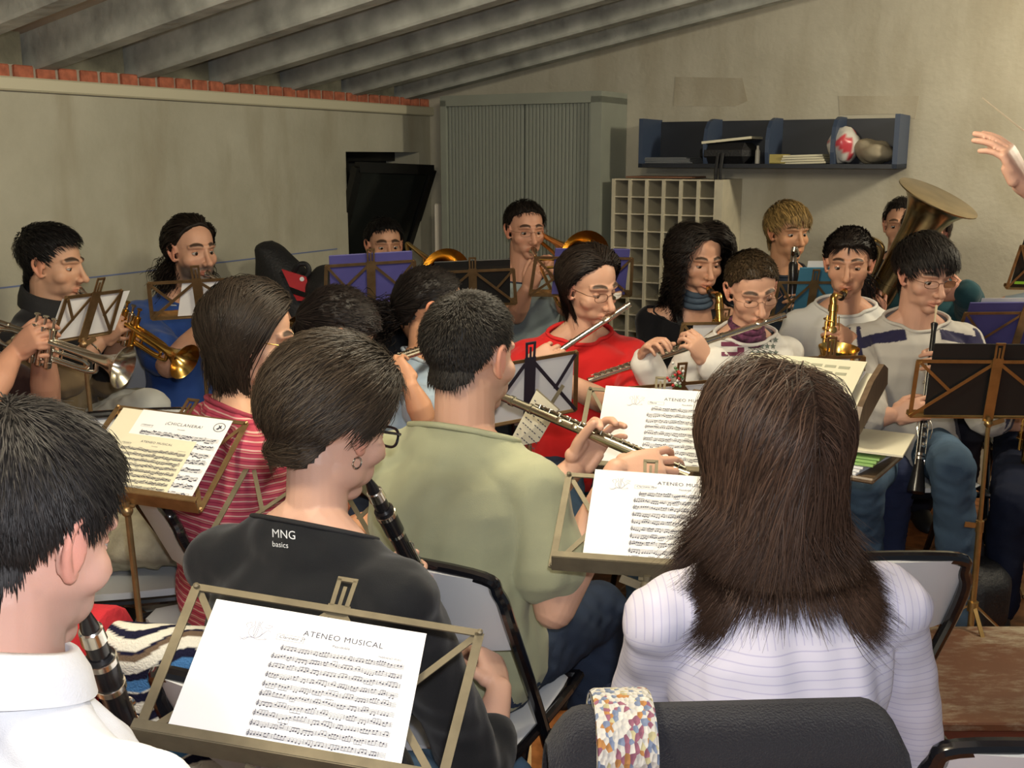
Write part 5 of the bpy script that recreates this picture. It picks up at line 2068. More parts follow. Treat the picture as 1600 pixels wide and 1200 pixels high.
# ---------------------------------------------------------------- A: man at the left edge, close to the lens
hA = at(38, 836, 1.02)
FA_, RA_ = FR(22)
mA = mouth_of(hA, 26, 20)
eA = mA + nrm(at(232, 1235, 1.20) - mA) * .62
pA = person('person in a white collared shirt playing clarinet at the left edge', hA, 18, hy=8, pitch=20, s=1.0, lean=.06,
            shirt=dict(col=(.70, .71, .74), sleeve='short', slen=.7, fold_collar=.034, nb=.075, nf=.02, grow=.014, name='shirt'), trousers=dict(col=(.05, .06, .09)),
            arms=pipe_hands(mA, eA, FA_, RA_, .42, .70), hair=dict(line='short', thick=lambda a, e: .004 + .017 * smoothstep(e, -45, 10), length=.021, col=(.013, .011, .010), width=.0008, lift=.12, gravity=.25, noise=.003), hair_n=14000, vox=.0028, seed=1, stubble=.35, skin=V(.62, .36, .28))
reed_pipe('black clarinet with silver rings played by the person in the white collared shirt', mA, eA, 'clarinet', up=FA_)
seat_for(pA, 'folding chair under the person in the white collared shirt')

# ---------------------------------------------------------------- B: short brown hair, black tee
hB = at(521, 664, 1.60)
FB, RB = FR(28)
mB = mouth_of(hB, 40, 18, .98)
eB = mB + nrm(at(782, 1150, 1.98) - mB) * .66
pB = person('person in a black tee shirt and black glasses holding a clarinet', hB, 26, hy=14, pitch=18, s=.98, fem=True, lean=.04, bulk=1.04, shoulder=.19,
            shirt=dict(col=(.010, .011, .013), sleeve='elbow', slen=.38, grow=.012, fold=.005, ccol=(.012, .012, .014), nb=.052, nf=-.02, name='tee_shirt', cth=.004),
            trousers=dict(col=(.07, .13, .22)), knee={1: at(790, 1180, 1.85) - ZV * .07},
            arms=[dict(side=-1, grip=mB + (eB - mB) * .40, f=FB * .7 + RB * .5, n=-RB * .7 + FB * .5, curl=(38, 48, 30)),
                  dict(side=1, grip=at(748, 1008, 1.80), f=nrm(at(746, 975, 1.86) - at(776, 1065, 1.74)), n=RB * .85 - FB * .35 + ZV * .1, curl=(40, 55, 35), elbow=at(748, 1215, 1.60), thumb=(45, 30))],
            hair=dict(line='short', thick=lambda a, e: .010 + .020 * smoothstep(e, -35, 5), length=.050, col=(.032, .022, .014), width=.0009, lift=.05, gravity=.15, seg=7, flow='sweep', noise=.003), hair_n=12000, vox=.0028, seed=2,
            glasses=dict(m=M_BLKFRAME, th=.0024, w=.026, hh=.016), skin=V(.62, .37, .27))
reed_pipe('black clarinet with silver rings held by the person in the black tee shirt', mB, eB, 'clarinet', up=FB)
seat_for(pB, 'folding chair under the person in the black tee shirt', dx=.08)
# silver ear hoop
mb = MB()
c = pB['h'].w(.075, -.004, -.048)
mb.tube([c + (pB['h'].U * sin(a) + pB['h'].F * cos(a)) * .0085 for a in np.linspace(0, 2 * pi, 20)], .0014, 6, caps=False)
mb.build('earring', M_CHROME, pB['root'])
# lettering on the back of the collar
cc = at(424, 843, 1.42)
ux = nrm(at(452, 846, 1.44) - at(424, 843, 1.42)); uy = ZV
sh_ = []
for t_, sz, off in (('MNG', .019, .004), ('basics', .0125, -.011)):
    v, f = text_geo(t_, sz, cc + uy * off, ux, uy)
    sh_.append((v, f, ray(437, 840), 0))
decal(pB['shirt'], 'lettering', [mat('white_print', (.6, .62, .65), .7)], sh_, pB['shirt'])

# ---------------------------------------------------------------- C: khaki tee, flute
hC = at(737, 556, 2.06)
FC, RC = FR(30)
fh, ff = at(752, 606, 2.30), at(1078, 745, 1.97)
fh = ff + nrm(fh - ff) * .67
pC = person('person in a khaki tee shirt playing flute, seen from behind', hC, 28, hy=10, pitch=4, s=1.0, lean=.03, bulk=1.0,
            shirt=dict(col=(.36, .37, .235), sleeve='short', slen=.60, grow=.020, flare=.014, fold=.006, ct=.985, cr=.070, t0=-.17, name='tee_shirt'), trousers=dict(col=(.035, .05, .085)),
            arms=[dict(side=-1, grip=at(948, 676, 2.13), f=nrm(at(958, 655, 2.12) - at(898, 738, 2.10)) , n=V(-.25, .9, .15), curl=(30, 45, 25), fcurl=[(35, 50, 30), (25, 45, 25), (15, 40, 25), (10, 35, 25)], spread=10, thumb=(25, 10), pole=-ZV - FC * .2),
                  dict(side=1, grip=at(1042, 736, 2.00), f=nrm(at(1060, 728, 2.02) - at(985, 738, 2.00)), n=ZV * .72 - V(0, 1, 0) * .65, curl=(16, 32, 20), spread=11, elbow=at(866, 950, 1.90), thumb=(30, 20))],
            hair=dict(line='crop', thick=lambda a, e: .002 + .009 * smoothstep(e, -40, 10), length=.012, col=(.016, .013, .010), width=.0008, lift=.55, gravity=.1, seg=3, noise=.001, colvar=.5), hair_n=13000, vox=.0026, seed=3, glasses={}, stubble=.35, skin=V(.62, .36, .25))
flute('silver flute played by the person in the khaki tee shirt', fh, ff, up=ZV * .8 + FC * .5, m=mat('flute_silver', (.50, .48, .38), .26, metal=1.0, noise=.1))
seat_for(pC, 'folding chair with white back under the person in the khaki tee shirt', yaw=24, dy=-.025)

# ---------------------------------------------------------------- D: long brown hair, pale blouse
hD = at(1206, 702, 1.50)
FD, RD = FR(-4)
def coll_D(p):
    # keep the long hair on the outside of shoulders and back
    q = p.copy()
    cy = hD[1] - .035
    zsh = hD[2] - .150
    below = q[:, 2] < zsh + .05
    u = q[:, 0] - hD[0]
    k = np.clip((zsh - q[:, 2]) / .12, 0, 1)
    w = np.sqrt(np.clip(1 - (u / .215) ** 2, 0, 1))
    rp = smoothstep(zsh + .10 - q[:, 2], 0, .13)
    yb = cy + .02 - (.108 + .055 * k) * w * rp
    yf = cy + .02 + (.08 + .06 * k) * w * rp
    inside = (q[:, 2] < zsh + .10) & (np.abs(u) < .21)
    back = q[:, 1] < cy + .035
    q[:, 1] = np.where(inside & back, np.minimum(q[:, 1], yb), q[:, 1])
    q[:, 1] = np.where(inside & ~back, np.maximum(q[:, 1], yf), q[:, 1])
    return q
pD = person('person in a pale lavender striped blouse, seen from behind', hD, -6, hy=0, pitch=12, s=.98, fem=True, lean=.02, bulk=1.03, shoulder=.192,
            shirt=dict(col=(.60, .58, .68), sleeve='long', grow=.012, fold=.007, flare=.012, nb=.060, nf=.01, cth=.004, mat=stripe_mat('lavender_stripe_cotton', (.60, .58, .68), [((0, 0, 1), .0115, 0, .0016, (.47, .45, .60))], switch=(.435, [((1, 0, 0), .011, 0, .0015, (.47, .45, .60))])), name='blouse'), trousers=dict(col=(.02, .03, .07)),
            arms=[dict(side=-1, wrist=at(1120, 1160, 1.80) , f=FD, n=ZV - RD, elbow=at(988, 1170, 1.58)),
                  dict(side=1, wrist=at(1330, 1170, 1.80), f=FD - RD * .5, n=ZV + RD, elbow=at(1430, 1190, 1.54))],
            hair=dict(line='long', thick=.016, length=[.28, .34, .38, .41], col=(.050, .028, .018), flow='part', gravity=.95, lift=.08, seg=20, width=.0010, part=.03, noise=.003, colvar=.35, zmin=-.06, curl=.004, curlf=30, hug=.034, hugz=-.02, jitter=.25, endz=-.180,
                      flare=lambda p: np.stack([(p[:, 0] - hD[0]) * 13 * (1 - smoothstep(np.abs(p[:, 0] - hD[0]), .13, .18)), -.1 + 0 * p[:, 0], .12 + 0 * p[:, 0]], 1), taper=.1), hair_n=14000, collide=coll_D, vox=.004, seed=4)
chD = seat_for(pD, 'folding chair under the person in the lavender blouse, draped with a dark sweater', dy=.015, yaw=-3, dx=-.125)

# ---------------------------------------------------------------- E: bob, pink striped tee
hE = at(392, 528, 2.38)
FE, RE = FR(58)
pE = person('person in a pink striped tee shirt sitting left of the black tee shirt', hE, 56, hy=20, pitch=12, s=.98, fem=True, lean=.02, bulk=1.12,
            shirt=dict(col=(.34, .045, .075), sleeve='short', slen=.80, grow=.012, fold=.005, nb=.042, nf=-.02, ccol=(.32, .04, .07), mat=stripe_mat('pink_stripe_jersey', (.47, .07, .115), [((.1, .06, .95), .0165, 0, .0028, (.66, .42, .38)), ((.1, .06, .95), .0165, .009, .0022, (.30, .03, .07)), ((.1, .06, .95), .033, .012, .002, (.50, .25, .20))], warp=.01), name='tee_shirt'), trousers=dict(col=(.012, .016, .024)),
            arms=[dict(side=1, wrist=at(478, 733, 2.42), f=nrm(at(520, 715, 2.5) - at(470, 736, 2.4)), n=ZV * .6 - FE * .1 + RE * .6, elbow=at(338, 842, 2.24)),
                  dict(side=-1, wrist=at(520, 700, 2.62), f=FE, n=ZV)],
            hair=dict(line='short', thick=.024, endz=-.095, col=(.024, .017, .012), flow='tuck', gravity=.8, lift=.16, seg=12, width=.0015, noise=.004, zmin=-.03, taper=.5, colvar=.3), hair_n=5000, vox=.003, seed=5,
            glasses=dict(m=M_GOLD), skin=V(.62, .36, .24))
seat_for(pE, 'folding chair under the person in the pink striped tee shirt')
mb = MB()
w0, w1 = at(436, 757, 2.36), at(445, 752, 2.37)
dW = nrm(pE['A'][1][2] - pE['A'][1][1])
cW = pE['A'][1][1] + (pE['A'][1][2] - pE['A'][1][1]) * .72
x, y, _ = frame_of(dW)
for a in np.linspace(0, 2 * pi, 22, endpoint=False):
    mb.ell(cW + (x * cos(a) + y * sin(a)) * .0325, (.006, .0045, .0045), dW, x * -sin(a) + y * cos(a), 8, 6)
mb.build('bracelet', M_CHROME, pE['root'])

# ---------------------------------------------------------------- F: bowed dark head behind the black tee
hF = at(528, 524, 2.76)
pF = person('person in an orange top bending forward behind the black tee shirt', hF, 70, hy=5, pitch=36, s=.97, fem=True, lean=.1, shirt=dict(col=(.50, .11, .02), sleeve='short', name='top'), trousers=dict(col=(.03, .04, .07)),
            hair=dict(line='fringe', thick=.020, length=.09, col=(.014, .010, .009), flow='back', knot=(0, -.13, -.03), gravity=.15, lift=.05, seg=6, width=.0015, noise=.003), hair_n=3000, seed=6, closed=.8, skin=V(.60, .31, .18))
seat_for(pF, 'folding chair under the person in the orange top')

# ---------------------------------------------------------------- G: light blue tee, curly tied hair, flute
hG = at(676, 482, 3.10)
FG, RG = FR(78)
g0 = mouth_of(hG, 82, 8, .97)
gf = at(560, 582, 2.66)
gh = gf + nrm(g0 + V(.03, .02, 0) - gf) * .67
pG = person('person in a light blue tee shirt playing flute behind the khaki tee shirt', hG, 76, hy=6, pitch=8, s=.97, fem=True, lean=.03,
            shirt=dict(col=(.34, .44, .56), sleeve='short', slen=.7, grow=.013, ct=.97, cr=.07, name='tee_shirt', ccol=(.40, .48, .58)), trousers=dict(col=(.04, .05, .08)),
            arms=[dict(side=-1, grip=gh + (gf - gh) * .42, f=ZV, n=FG, pole=-ZV),
                  dict(side=1, grip=at(618, 566, 2.78), f=nrm(at(600, 560, 2.80) - at(632, 592, 2.76)) + ZV * .2, n=RG * .5 + ZV * .3 - FG * .5, curl=(45, 50, 30), elbow=at(662, 652, 2.74), thumb=(40, 30))],
            hair=dict(line='back', thick=.016, length=.10, col=(.012, .009, .008), flow='back', knot=(0, -.14, -.02), gravity=.1, lift=.05, seg=6, width=.0016, noise=.003), hair_n=2600, seed=7, skin=V(.56, .29, .17))
def bundle(p, knot, dirn, n, length, spread, col, seed, curl=.012, curlf=90, gravity=.6, seg=14, width=.0016, name='ponytail', collide=None, taper=.3):
    h = p['h']
    g = np.random.default_rng(seed)
    K0 = h.w(*knot)
    r = K0 + g.normal(size=(n, 3)) * spread
    d = np.tile(nrm(h.R * dirn[0] + h.F * dirn[1] + h.U * dirn[2]), (n, 1)) + g.normal(size=(n, 3)) * .25
    mb = hair_strands(r, nrm_rows(d), nrm_rows(d), length * g.uniform(.55, 1.0, n), seg, width, h, gravity, 0, curl, curlf, collide, seed=seed, col=col, colvar=.35, taper=taper)
    return mb.build(name, M_HAIR, p['root'], smooth=True, colors=True)
bundle(pG, (0, -.125, -.03), (0, -1, -.3), 900, .20, .016, (.012, .009, .008), 71, curl=.016, curlf=80)
seat_for(pG, 'folding chair under the person in the light blue tee shirt')
flute('silver flute played by the person in the light blue tee shirt', gh, gf, up=ZV)

# ---------------------------------------------------------------- H: red tee, flute
hH = at(922, 447, 3.32)
FH, RH = FR(172)
mH = mouth_of(hH, 142, 14, .99)
h0 = at(987, 465, 3.10)
h1 = h0 + nrm(at(775, 606, 3.0) - h0) * .67
dd = mH - h0; dH = nrm(h1 - h0)
off = mH + FR(142)[0] * .012 - (h0 + dH * .085)
h0 = h0 + off; h1 = h1 + off
pH = person('person in a bright red tee shirt playing flute', hH, 172, hy=-30, pitch=14, roll=-4, s=.99, fem=True, lean=.02, bulk=1.12, shoulder=.195,
            shirt=dict(col=(.62, .018, .018), sleeve='short', slen=.86, grow=.013, fold=.005, ct=.965, cr=.075, name='tee_shirt'), trousers=dict(col=(.05, .09, .15)),
            arms=[dict(side=-1, grip=at(868, 550, 3.05), f=-RH * -.75 * -1 + ZV * .45, n=FH * .7 + ZV * .4, curl=(35, 45, 25), elbow=at(992, 650, 3.12), thumb=(30, 15)),
                  dict(side=1, grip=h0 + dH * .50, f=FH * .75 + ZV * .3, n=ZV * .7 - FH * .3 + RH * .3, elbow=at(806, 605, 3.2))],
            hair=dict(line='high', thick=.018, endz=-.085, col=(.018, .012, .009), flow='tuck', gravity=.8, lift=.14, seg=10, width=.0016, noise=.003, zmin=-.03, part=.012, taper=.4), hair_n=3200, vox=.003, seed=8, glasses=dict(m=M_WIRE, w=.023, hh=.014), closed=.85, look=.6, skin=V(.60, .34, .23))
flute('silver flute played by the person in the red tee shirt', h0, h1, up=ZV * .8 + FH * .4)
seat_for(pH, 'folding chair under the person in the red tee shirt')

# ---------------------------------------------------------------- I: black top, long curls, sax
hI = at(1094, 406, 3.92)
FI, RI = FR(176)
mI = mouth_of(hI, 166, 12, .98)
iT, iB = at(1124, 480, 3.70), at(1134, 660, 3.62)
pI = person('person in a black top and slate neck scarf playing saxophone', hI, 176, hy=-10, pitch=12, s=.98, fem=True, bulk=1.05,
            shirt=dict(col=(.006, .006, .008), sleeve='long', nb=.02, nf=-.06, name='top', cth=.003), trousers=dict(col=(.02, .02, .03)), arms=pipe_hands(iT, iB, FI, RI, .25, .75),
            hair=dict(line='long', thick=.020, endz=-.21, col=(.014, .010, .008), flow='part', gravity=.6, lift=.4, seg=26, width=.0014, curl=.011, curlf=110, noise=.006, taper=.5, zmin=-.05, hug=.048, hugz=-.02, shift=2), hair_n=4200, seed=9, closed=.8, look=.5, skin=V(.58, .31, .20))
# scarf round the neck
def neck_scarf(p, m, r=.060, th=.017, z=.03, name='neck_scarf'):
    mb = MB()
    c = p['N'] + ZV * z
    for k, dz in enumerate((-.022, 0, .020)):
        mb.tube([c + p['R'] * cos(a) * (r + .006 * (1 - k)) + p['F'] * (sin(a) * (r + .004) + .006) + ZV * (dz - .016 * sin(a)) for a in np.linspace(0, 2 * pi, 28)], th, 10, caps=False)
    return mb.build(name, m, p['root'], smooth=True)
neck_scarf(pI, mat('slate_scarf', (.05, .075, .11), .9, noise=.2, nscale=40), r=.050, th=.012, z=.045)
saxophone('gold saxophone with black mouthpiece played by the person in the black top', mI, iT, iB, FI)
seat_for(pI, 'folding chair under the person in the black top')
def strap(p, a, m, w=.011):
    mb = MB()
    h = p['N'] + ZV * .01
    for q in (-1, 1):
        P = bez([h - p['F'] * .055, h + p['R'] * q * .062 + ZV * .0, p['spine'](.86) + p['R'] * q * .06 + p['F'] * .125, np.asarray(a) + p['F'] * -.012], 6)
        for i in range(len(P) - 1):
            mb.bar(P[i], P[i + 1], w * 2, .003, p['F'])
    return tag(mb.build('neck_strap', m, smooth=False), None)
s_ = strap(pI, iT + (iB - iT) * .25, M_BAG)
tag(s_, 'thin black instrument strap round the neck of the person in the black top', 'strap')

# ---------------------------------------------------------------- J: white top with purple print, flute
hJ = at(1175, 452, 3.34)
FJ, RJ = FR(168)
mJ = mouth_of(hJ, 172, 20, .96, -6)
j0 = at(1216, 481, 3.12); j1 = j0 + nrm(at(1000, 553, 3.02) - j0) * .67
dJ = nrm(j1 - j0)
off = mJ + FR(172)[0] * .012 - (j0 + dJ * .085); j0 = j0 + off; j1 = j1 + off
pJ = person('person in a white top with purple print playing flute', hJ, 168, hy=4, pitch=20, roll=-6, s=.96, fem=True, bulk=1.08, shoulder=.185,
            shirt=dict(col=(.70, .68, .63), sleeve='long', slen=.86, grow=.014, flare=.012, fold=.006, ct=.97, cr=.066, name='top'), trousers=dict(col=(.04, .07, .12)),
            arms=[dict(side=-1, grip=at(1072, 528, 3.06), f=ZV * .6 + RJ * .45, n=FJ * .75 - RJ * .3 + ZV * .2, curl=(42, 50, 30), elbow=at(1180, 612, 3.16), thumb=(35, 20)),
                  dict(side=1, grip=at(1030, 540, 3.08), f=FJ * .6 + ZV * .5 - RJ * .1, n=ZV * .6 - FJ * .4 + RJ * .4, curl=(38, 45, 30), elbow=at(1040, 640, 3.2))],
            hair=dict(line='back', thick=.013, shift=-3, length=.10, col=(.050, .032, .017), jitter=.012, rootmin=.75, flow='back', knot=(0, -.14, .06), gravity=.05, lift=.02, seg=6, width=.0018, noise=.0015), hair_n=4500, seed=10, glasses=dict(m=M_WIRE, w=.022, hh=.012, th=.0008), closed=.75, look=.5, skin=V(.60, .34, .23))
neck_scarf(pJ, mat('purple_scarf', (.11, .03, .07), .9, noise=.9, nscale=60), r=.052, th=.012, z=.035)
flute('silver flute played by the person in the white top with purple print', j0, j1, up=ZV * .8 + FJ * .4)
seat_for(pJ, 'folding chair under the person in the white top with purple print')
PURP, GREEN = mat('purple_print', (.16, .03, .07), .8), mat('grey_green_print', (.12, .15, .13), .8)
shp = []
def pr(px0, py0, px1, py1, m, nx=6, ny=4, sk=0):
    o = at(px0, py1, 3.2); u = at(px1, py1 + sk, 3.2) - o; v = at(px0, py0, 3.2) - o
    g, f = grid_quad(o, u, v, nx, ny); shp.append((g, f, ray((px0 + px1) / 2, (py0 + py1) / 2), m))
for a in ((1128, 498, 1152, 505), (1128, 518, 1160, 526), (1126, 534, 1160, 541), (1128, 550, 1158, 556), (1152, 505, 1163, 556), (1168, 505, 1222, 512), (1190, 500, 1226, 506), (1205, 488, 1218, 493), (1222, 490, 1236, 495)):
    pr(*a, 0)
for iy in range(4):
    for ix in range(5):
        cx, cy = 1172 + ix * 9 + (iy % 2) * 4, 521 + iy * 10
        pts = [at(cx + 5.2 * (1 if k % 2 == 0 else .45) * sin(k * pi / 5), cy - 5.2 * (1 if k % 2 == 0 else .45) * cos(k * pi / 5), 3.2) for k in range(10)]
        shp.append((np.array(pts), [np.arange(10)[None]], ray(cx, cy), 1))
decal(pJ['shirt'], 'chest_print', [PURP, GREEN], shp, pJ['shirt'], off=.003)

# ---------------------------------------------------------------- K: blond boy, bass clarinet
hK = at(1232, 363, 4.62)
FK, RK = FR(180)
mK = mouth_of(hK, 162, 4)
kT, kB = at(1240, 402, 4.36), at(1232, 640, 4.25)
pK = person('person in a navy tee shirt playing bass clarinet by the back wall', hK, 178, hy=-16, pitch=4, s=1.0, shirt=dict(col=(.012, .018, .032), sleeve='short', ct=.97, cr=.075, name='tee_shirt'), trousers=dict(col=(.03, .04, .08)),
            arms=pipe_hands(kT, kB, FK, RK, .3, .7), hair=dict(line='fringe', thick=.018, length=.040, col=(.22, .14, .05), flow='fwd', gravity=.4, lift=.15, width=.0016, noise=.004, colvar=.5), hair_n=2600, seed=11, brow=(.10, .06, .03), closed=.6, skin=V(.58, .30, .17))
rt = thing('bass_clarinet', 'black bass clarinet with silver neck played by the navy tee shirt by the back wall', 'bass clarinet', kB)
mb = MB(); mb.tube([mK, mK * .5 + kT * .5 + V(0, 0, .004)], [.007, .014], 12); mb.build('mouthpiece', M_EBONY, rt)
mb = MB(); P = bez([mK * .6 + kT * .4, kT + FK * .01 + ZV * .035, kT + ZV * .008, kT - ZV * .03], 6); mb.tube(P, .013, 14); mb.build('neck', M_CHROME, rt)
mb = MB(); d = nrm(kB - kT); Lk = np.linalg.norm(kB - kT)
mb.lathe(kT, d, [(.02, .015), (.03, .019), (.09, .019), (.1, .016), (Lk * .5, .017), (Lk * .51, .020), (Lk * .55, .02), (Lk * .56, .017), (Lk, .019)], 18); mb.build('body', M_EBONY, rt)
mb = MB(); key_row(mb, kT, d, FK, .15, Lk * .9, 12, .013, .02); key_row(mb, kT, d, RK, .12, Lk * .9, 9, .011, .02)
for q in (-1, 1): mb.tube([kT + d * .05 + RK * q * .02 + FK * .01, kT + d * Lk * .95 + RK * q * .022 + FK * .01], .0026, 6)
mb.build('keywork', M_CHROME, rt)
seat_for(pK, 'folding chair under the navy tee shirt by the back wall')

# ---------------------------------------------------------------- L: white tee, sax
hL = at(1326, 412, 3.76)
FL, RL = FR(188)
mL = mouth_of(hL, 200, 6, .98)
lT, lB = at(1302, 482, 3.56), at(1292, 625, 3.50)
pL = person('person in a white tee shirt playing saxophone', hL, 188, hy=12, pitch=6, s=.98, fem=True, bulk=1.05, shirt=dict(col=(.70, .69, .65), sleeve='short', slen=.6, grow=.013, ct=.97, cr=.068, name='tee_shirt'), trousers=dict(col=(.03, .04, .09)),
            arms=pipe_hands(lT, lB, FL, RL, .30, .80), hair=dict(line='back', thick=.020, length=.10, col=(.016, .011, .009), flow='back', knot=(0, -.13, -.06), jitter=.012, rootmin=.75, gravity=.12, lift=.02, seg=6, width=.0015, noise=.003, shift=-5), hair_n=3600, seed=12, closed=.75, look=.45, skin=V(.58, .31, .20))
bundle(pL, (0, -.115, -.06), (-.7, -.5, -.6), 260, .24, .012, (.016, .011, .009), 73, curl=.008, curlf=60, gravity=.7)
saxophone('gold alto saxophone played by the person in the white tee shirt', mL, lT, lB, FL)
tag(strap(pL, lT + (lB - lT) * .3, mat('navy_strap', (.010, .014, .05), .7), .014), 'navy saxophone strap round the neck of the person in the white tee shirt', 'strap')
seat_for(pL, 'folding chair under the person in the white tee shirt')

# ---------------------------------------------------------------- M: oboist
hM = at(1446, 430, 3.58)
FM, RM = FR(178)
mM = mouth_of(hM, 168, 12)
oB = at(1434, 742, 3.26)
oB = mM + nrm(oB - mM) * .64
NAVY = V(.022, .020, .06)
def jersey(P, C, k):
    C = C.copy()
    for q in (-1, 1):
        S, El, W = k['A'][q]
        d = nrm(El - S)
        # stripes along the outside of the sleeve from the neck over the shoulder
        r = P - S
        t = r @ d
        lat = r - t[:, None] * d
        fr = lat @ k['F']
        outw = lat @ (k['R'] * q)
        ang = np.degrees(np.arctan2(fr, np.maximum(outw, 1e-4) + .02))
        up = (P - S) @ ZV
        sl = (t > -.02)
        for lo, hi in ((2, 26), (40, 62)):
            C = np.where((sl & (outw > .012) & (ang > lo) & (ang < hi))[:, None], NAVY, C)
        # yoke stripes over the collar bone
        u = (P - k['Hc']) @ k['R'] * q
        yk = (u > .06) & (u < .21) & (up > -.005) & ((P - k['Hc']) @ k['F'] > .0)
        C = np.where((yk & (np.abs(up - .040 + (u - .06) * .22) < .016))[:, None], NAVY, C)
        # side panel
        zt = (P[:, 2] - k['Hc'][2]) / (k['N'][2] - k['Hc'][2])
        sd = (np.abs(u) > .135) & (zt < .42) & (zt > .0) & (q * ((P - k['Hc']) @ k['R']) > 0)
        sd &= np.abs((P - k['Hc']) @ k['F']) < .09
        sd &= np.linalg.norm(P - (S + d * np.clip(t, 0, 9)[:, None]), axis=1) > .07
        C = np.where(sd[:, None], NAVY * .6, C)
    return C
pM = person('person in a beige jersey with navy stripes playing oboe', hM, 178, hy=-10, pitch=12, s=1.0, lean=.0, shoulder=.185,
            shirt=dict(col=(.50, .475, .43), sleeve='short', slen=.95, grow=.017, flare=.02, fold=.006, ct=.965, cr=.070, paint=jersey, name='jersey'), shvox=.0045, trousers=dict(col=(.060, .10, .155), worn=True, hem=.062), shoes=M_SHOE,
            arms=[dict(side=-1, grip=mM + (oB - mM) * .32 + FM * .006, f=FM * .6 + RM * .6 + ZV * .2, n=-RM * .6 + FM * .6 + ZV * .3, curl=(38, 48, 30), pole=-RM * .8 - ZV, thumb=(38, 30)),
                  dict(side=1, grip=mM + (oB - mM) * .56 + FM * .006, f=FM * .35 - RM * .8 + ZV * .30, n=FM * .75 + RM * .35 + ZV * .3, curl=(30, 42, 28), elbow=at(1352, 652, 3.40), thumb=(38, 30))],
            knee={-1: at(1492, 705, 3.20) - ZV * .055, 1: at(1352, 730, 3.20) - ZV * .055}, feet={-1: V(*(at(1506, 900, 3.22))[:2], .08), 1: V(*(at(1356, 900, 3.30))[:2], .08)},
            hair=dict(line='fringe', thick=lambda a, e: .010 + .016 * smoothstep(e, -20, 15), length=.045, col=(.012, .009, .008), flow='fwd', gravity=.35, lift=.12, width=.0015, noise=.004), hair_n=3200, vox=.003, seed=13, glasses=dict(m=M_WIRE, w=.024, hh=.0125, th=.001), closed=.6, look=.35, browt=1.3, skin=V(.60, .34, .24))
reed_pipe('black oboe with silver keys played by the person in the beige jersey', mM, oB, 'oboe', up=FM)
seat_for(pM, 'folding chair under the oboe player in the beige jersey', dy=.02)

# ---------------------------------------------------------------- N: tuba player, O: man behind
hN = at(1446, 368, 4.36)
FN, RN = FR(196)
tb, tt_ = at(1388, 440, 4.10), at(1466, 309, 3.98)
pN = person('person in a teal sweater with pale sleeves behind the tuba', hN, 190, hy=6, pitch=6, s=1.03, bulk=1.1, shirt=dict(col=(.02, .07, .085), sleeve='long', name='sweater',
            paint=lambda P, C, k: np.where(((np.abs((P - k['Hc']) @ k['R']) > .17))[:, None], V(.30, .36, .33), C)), trousers=dict(col=(.02, .02, .03)),
            arms=[dict(side=1, grip=tb + V(-.05, -.02, -.05), f=ZV, n=FN), dict(side=-1, grip=tb + V(.14, -.1, -.02), f=-RN * -.8, n=FN)],
            hair=dict(line='high', thick=.016, length=.035, col=(.02, .012, .008), width=.0016, noise=.005, curl=.004), hair_n=1800, seed=14, stubble=.4, skin=V(.58, .28, .19))
tuba('worn brass tuba with a wide bell above the players at the right', tb, tt_)
seat_for(pN, 'folding chair under the tuba player')
hO = at(1410, 352, 4.74)
pO = person('person in a black shirt half hidden behind the tuba', hO, 195, hy=10, pitch=2, s=.96, shirt=dict(col=(.012, .012, .016), sleeve='long', name='shirt'), trousers=dict(col=(.02, .02, .03)),
            hair=dict(line='short', thick=.014, length=.02, col=DARKHAIR, width=.0016), hair_n=1200, seed=15, skin=V(.52, .28, .18))
seat_for(pO, 'folding chair under the person in black behind the tuba')

# ---------------------------------------------------------------- P, Q: trombones
hP = at(821, 360, 4.62)
FP, RP = FR(172)
mP = at(826, 380, 4.48) + 0 * mouth_of(hP, 160, 4)
mP = mouth_of(hP, 160, 4)
sdP = nrm(at(870, 470, 3.95) - mP)
bP = at(914, 402, 4.20)
pP = person('person in a pale blue tee shirt playing trombone before the grey cabinet', hP, 172, hy=-12, pitch=4, s=1.0, shirt=dict(col=(.30, .36, .36), sleeve='short', slen=.6, grow=.014, nf=-.035, ccol=(.03, .04, .07), cth=.004, name='tee_shirt'), trousers=dict(col=(.03, .035, .05)),
            arms=[dict(side=-1, grip=mP + sdP * .10 + RP * -.03, f=ZV * .7 + RP * .4, n=FP * .5 - RP * .6, curl=(40, 50, 30), elbow=at(884, 480, 4.48)),
                  dict(side=1, grip=mP + sdP * .22, f=ZV * .7 - RP * .3 + FP * .3, n=FP * .6 + RP * .5, curl=(40, 50, 30), elbow=at(806, 492, 4.46))],
            hair=dict(line='crop', thick=.013, length=.022, col=(.014, .010, .008), width=.0014, lift=.5), hair_n=2000, seed=16, glasses=dict(m=M_WIRE, w=.022, hh=.011, th=.0008), skin=V(.58, .30, .20), browt=1.2)
trombone('gold trombone played by the person in the pale blue tee shirt', mP, sdP, bP, nrm(V(.33, -.9, -.12)))
seat_for(pP, 'folding chair under the trombone player in pale blue')
hQ = at(601, 384, 4.92)
FQ, RQ = FR(168)
mQ = mouth_of(hQ, 160, 4)
sdQ = nrm(at(640, 470, 4.3) - mQ)
pQ = person('person playing trombone beside the dark window, chest hidden by a blue folder', hQ, 168, hy=-8, pitch=2, s=1.0, shirt=dict(col=(.02, .022, .03), sleeve='short', name='shirt'), trousers=dict(col=(.02, .02, .03)),
            arms=[dict(side=-1, grip=mQ + sdQ * .10, f=ZV, n=FQ), dict(side=1, grip=mQ + sdQ * .25, f=ZV, n=FQ)],
            hair=dict(line='short', thick=.015, length=.022, col=(.008, .007, .007), width=.0016), hair_n=1800, seed=17, browt=1.5, closed=.6, skin=V(.56, .30, .19))
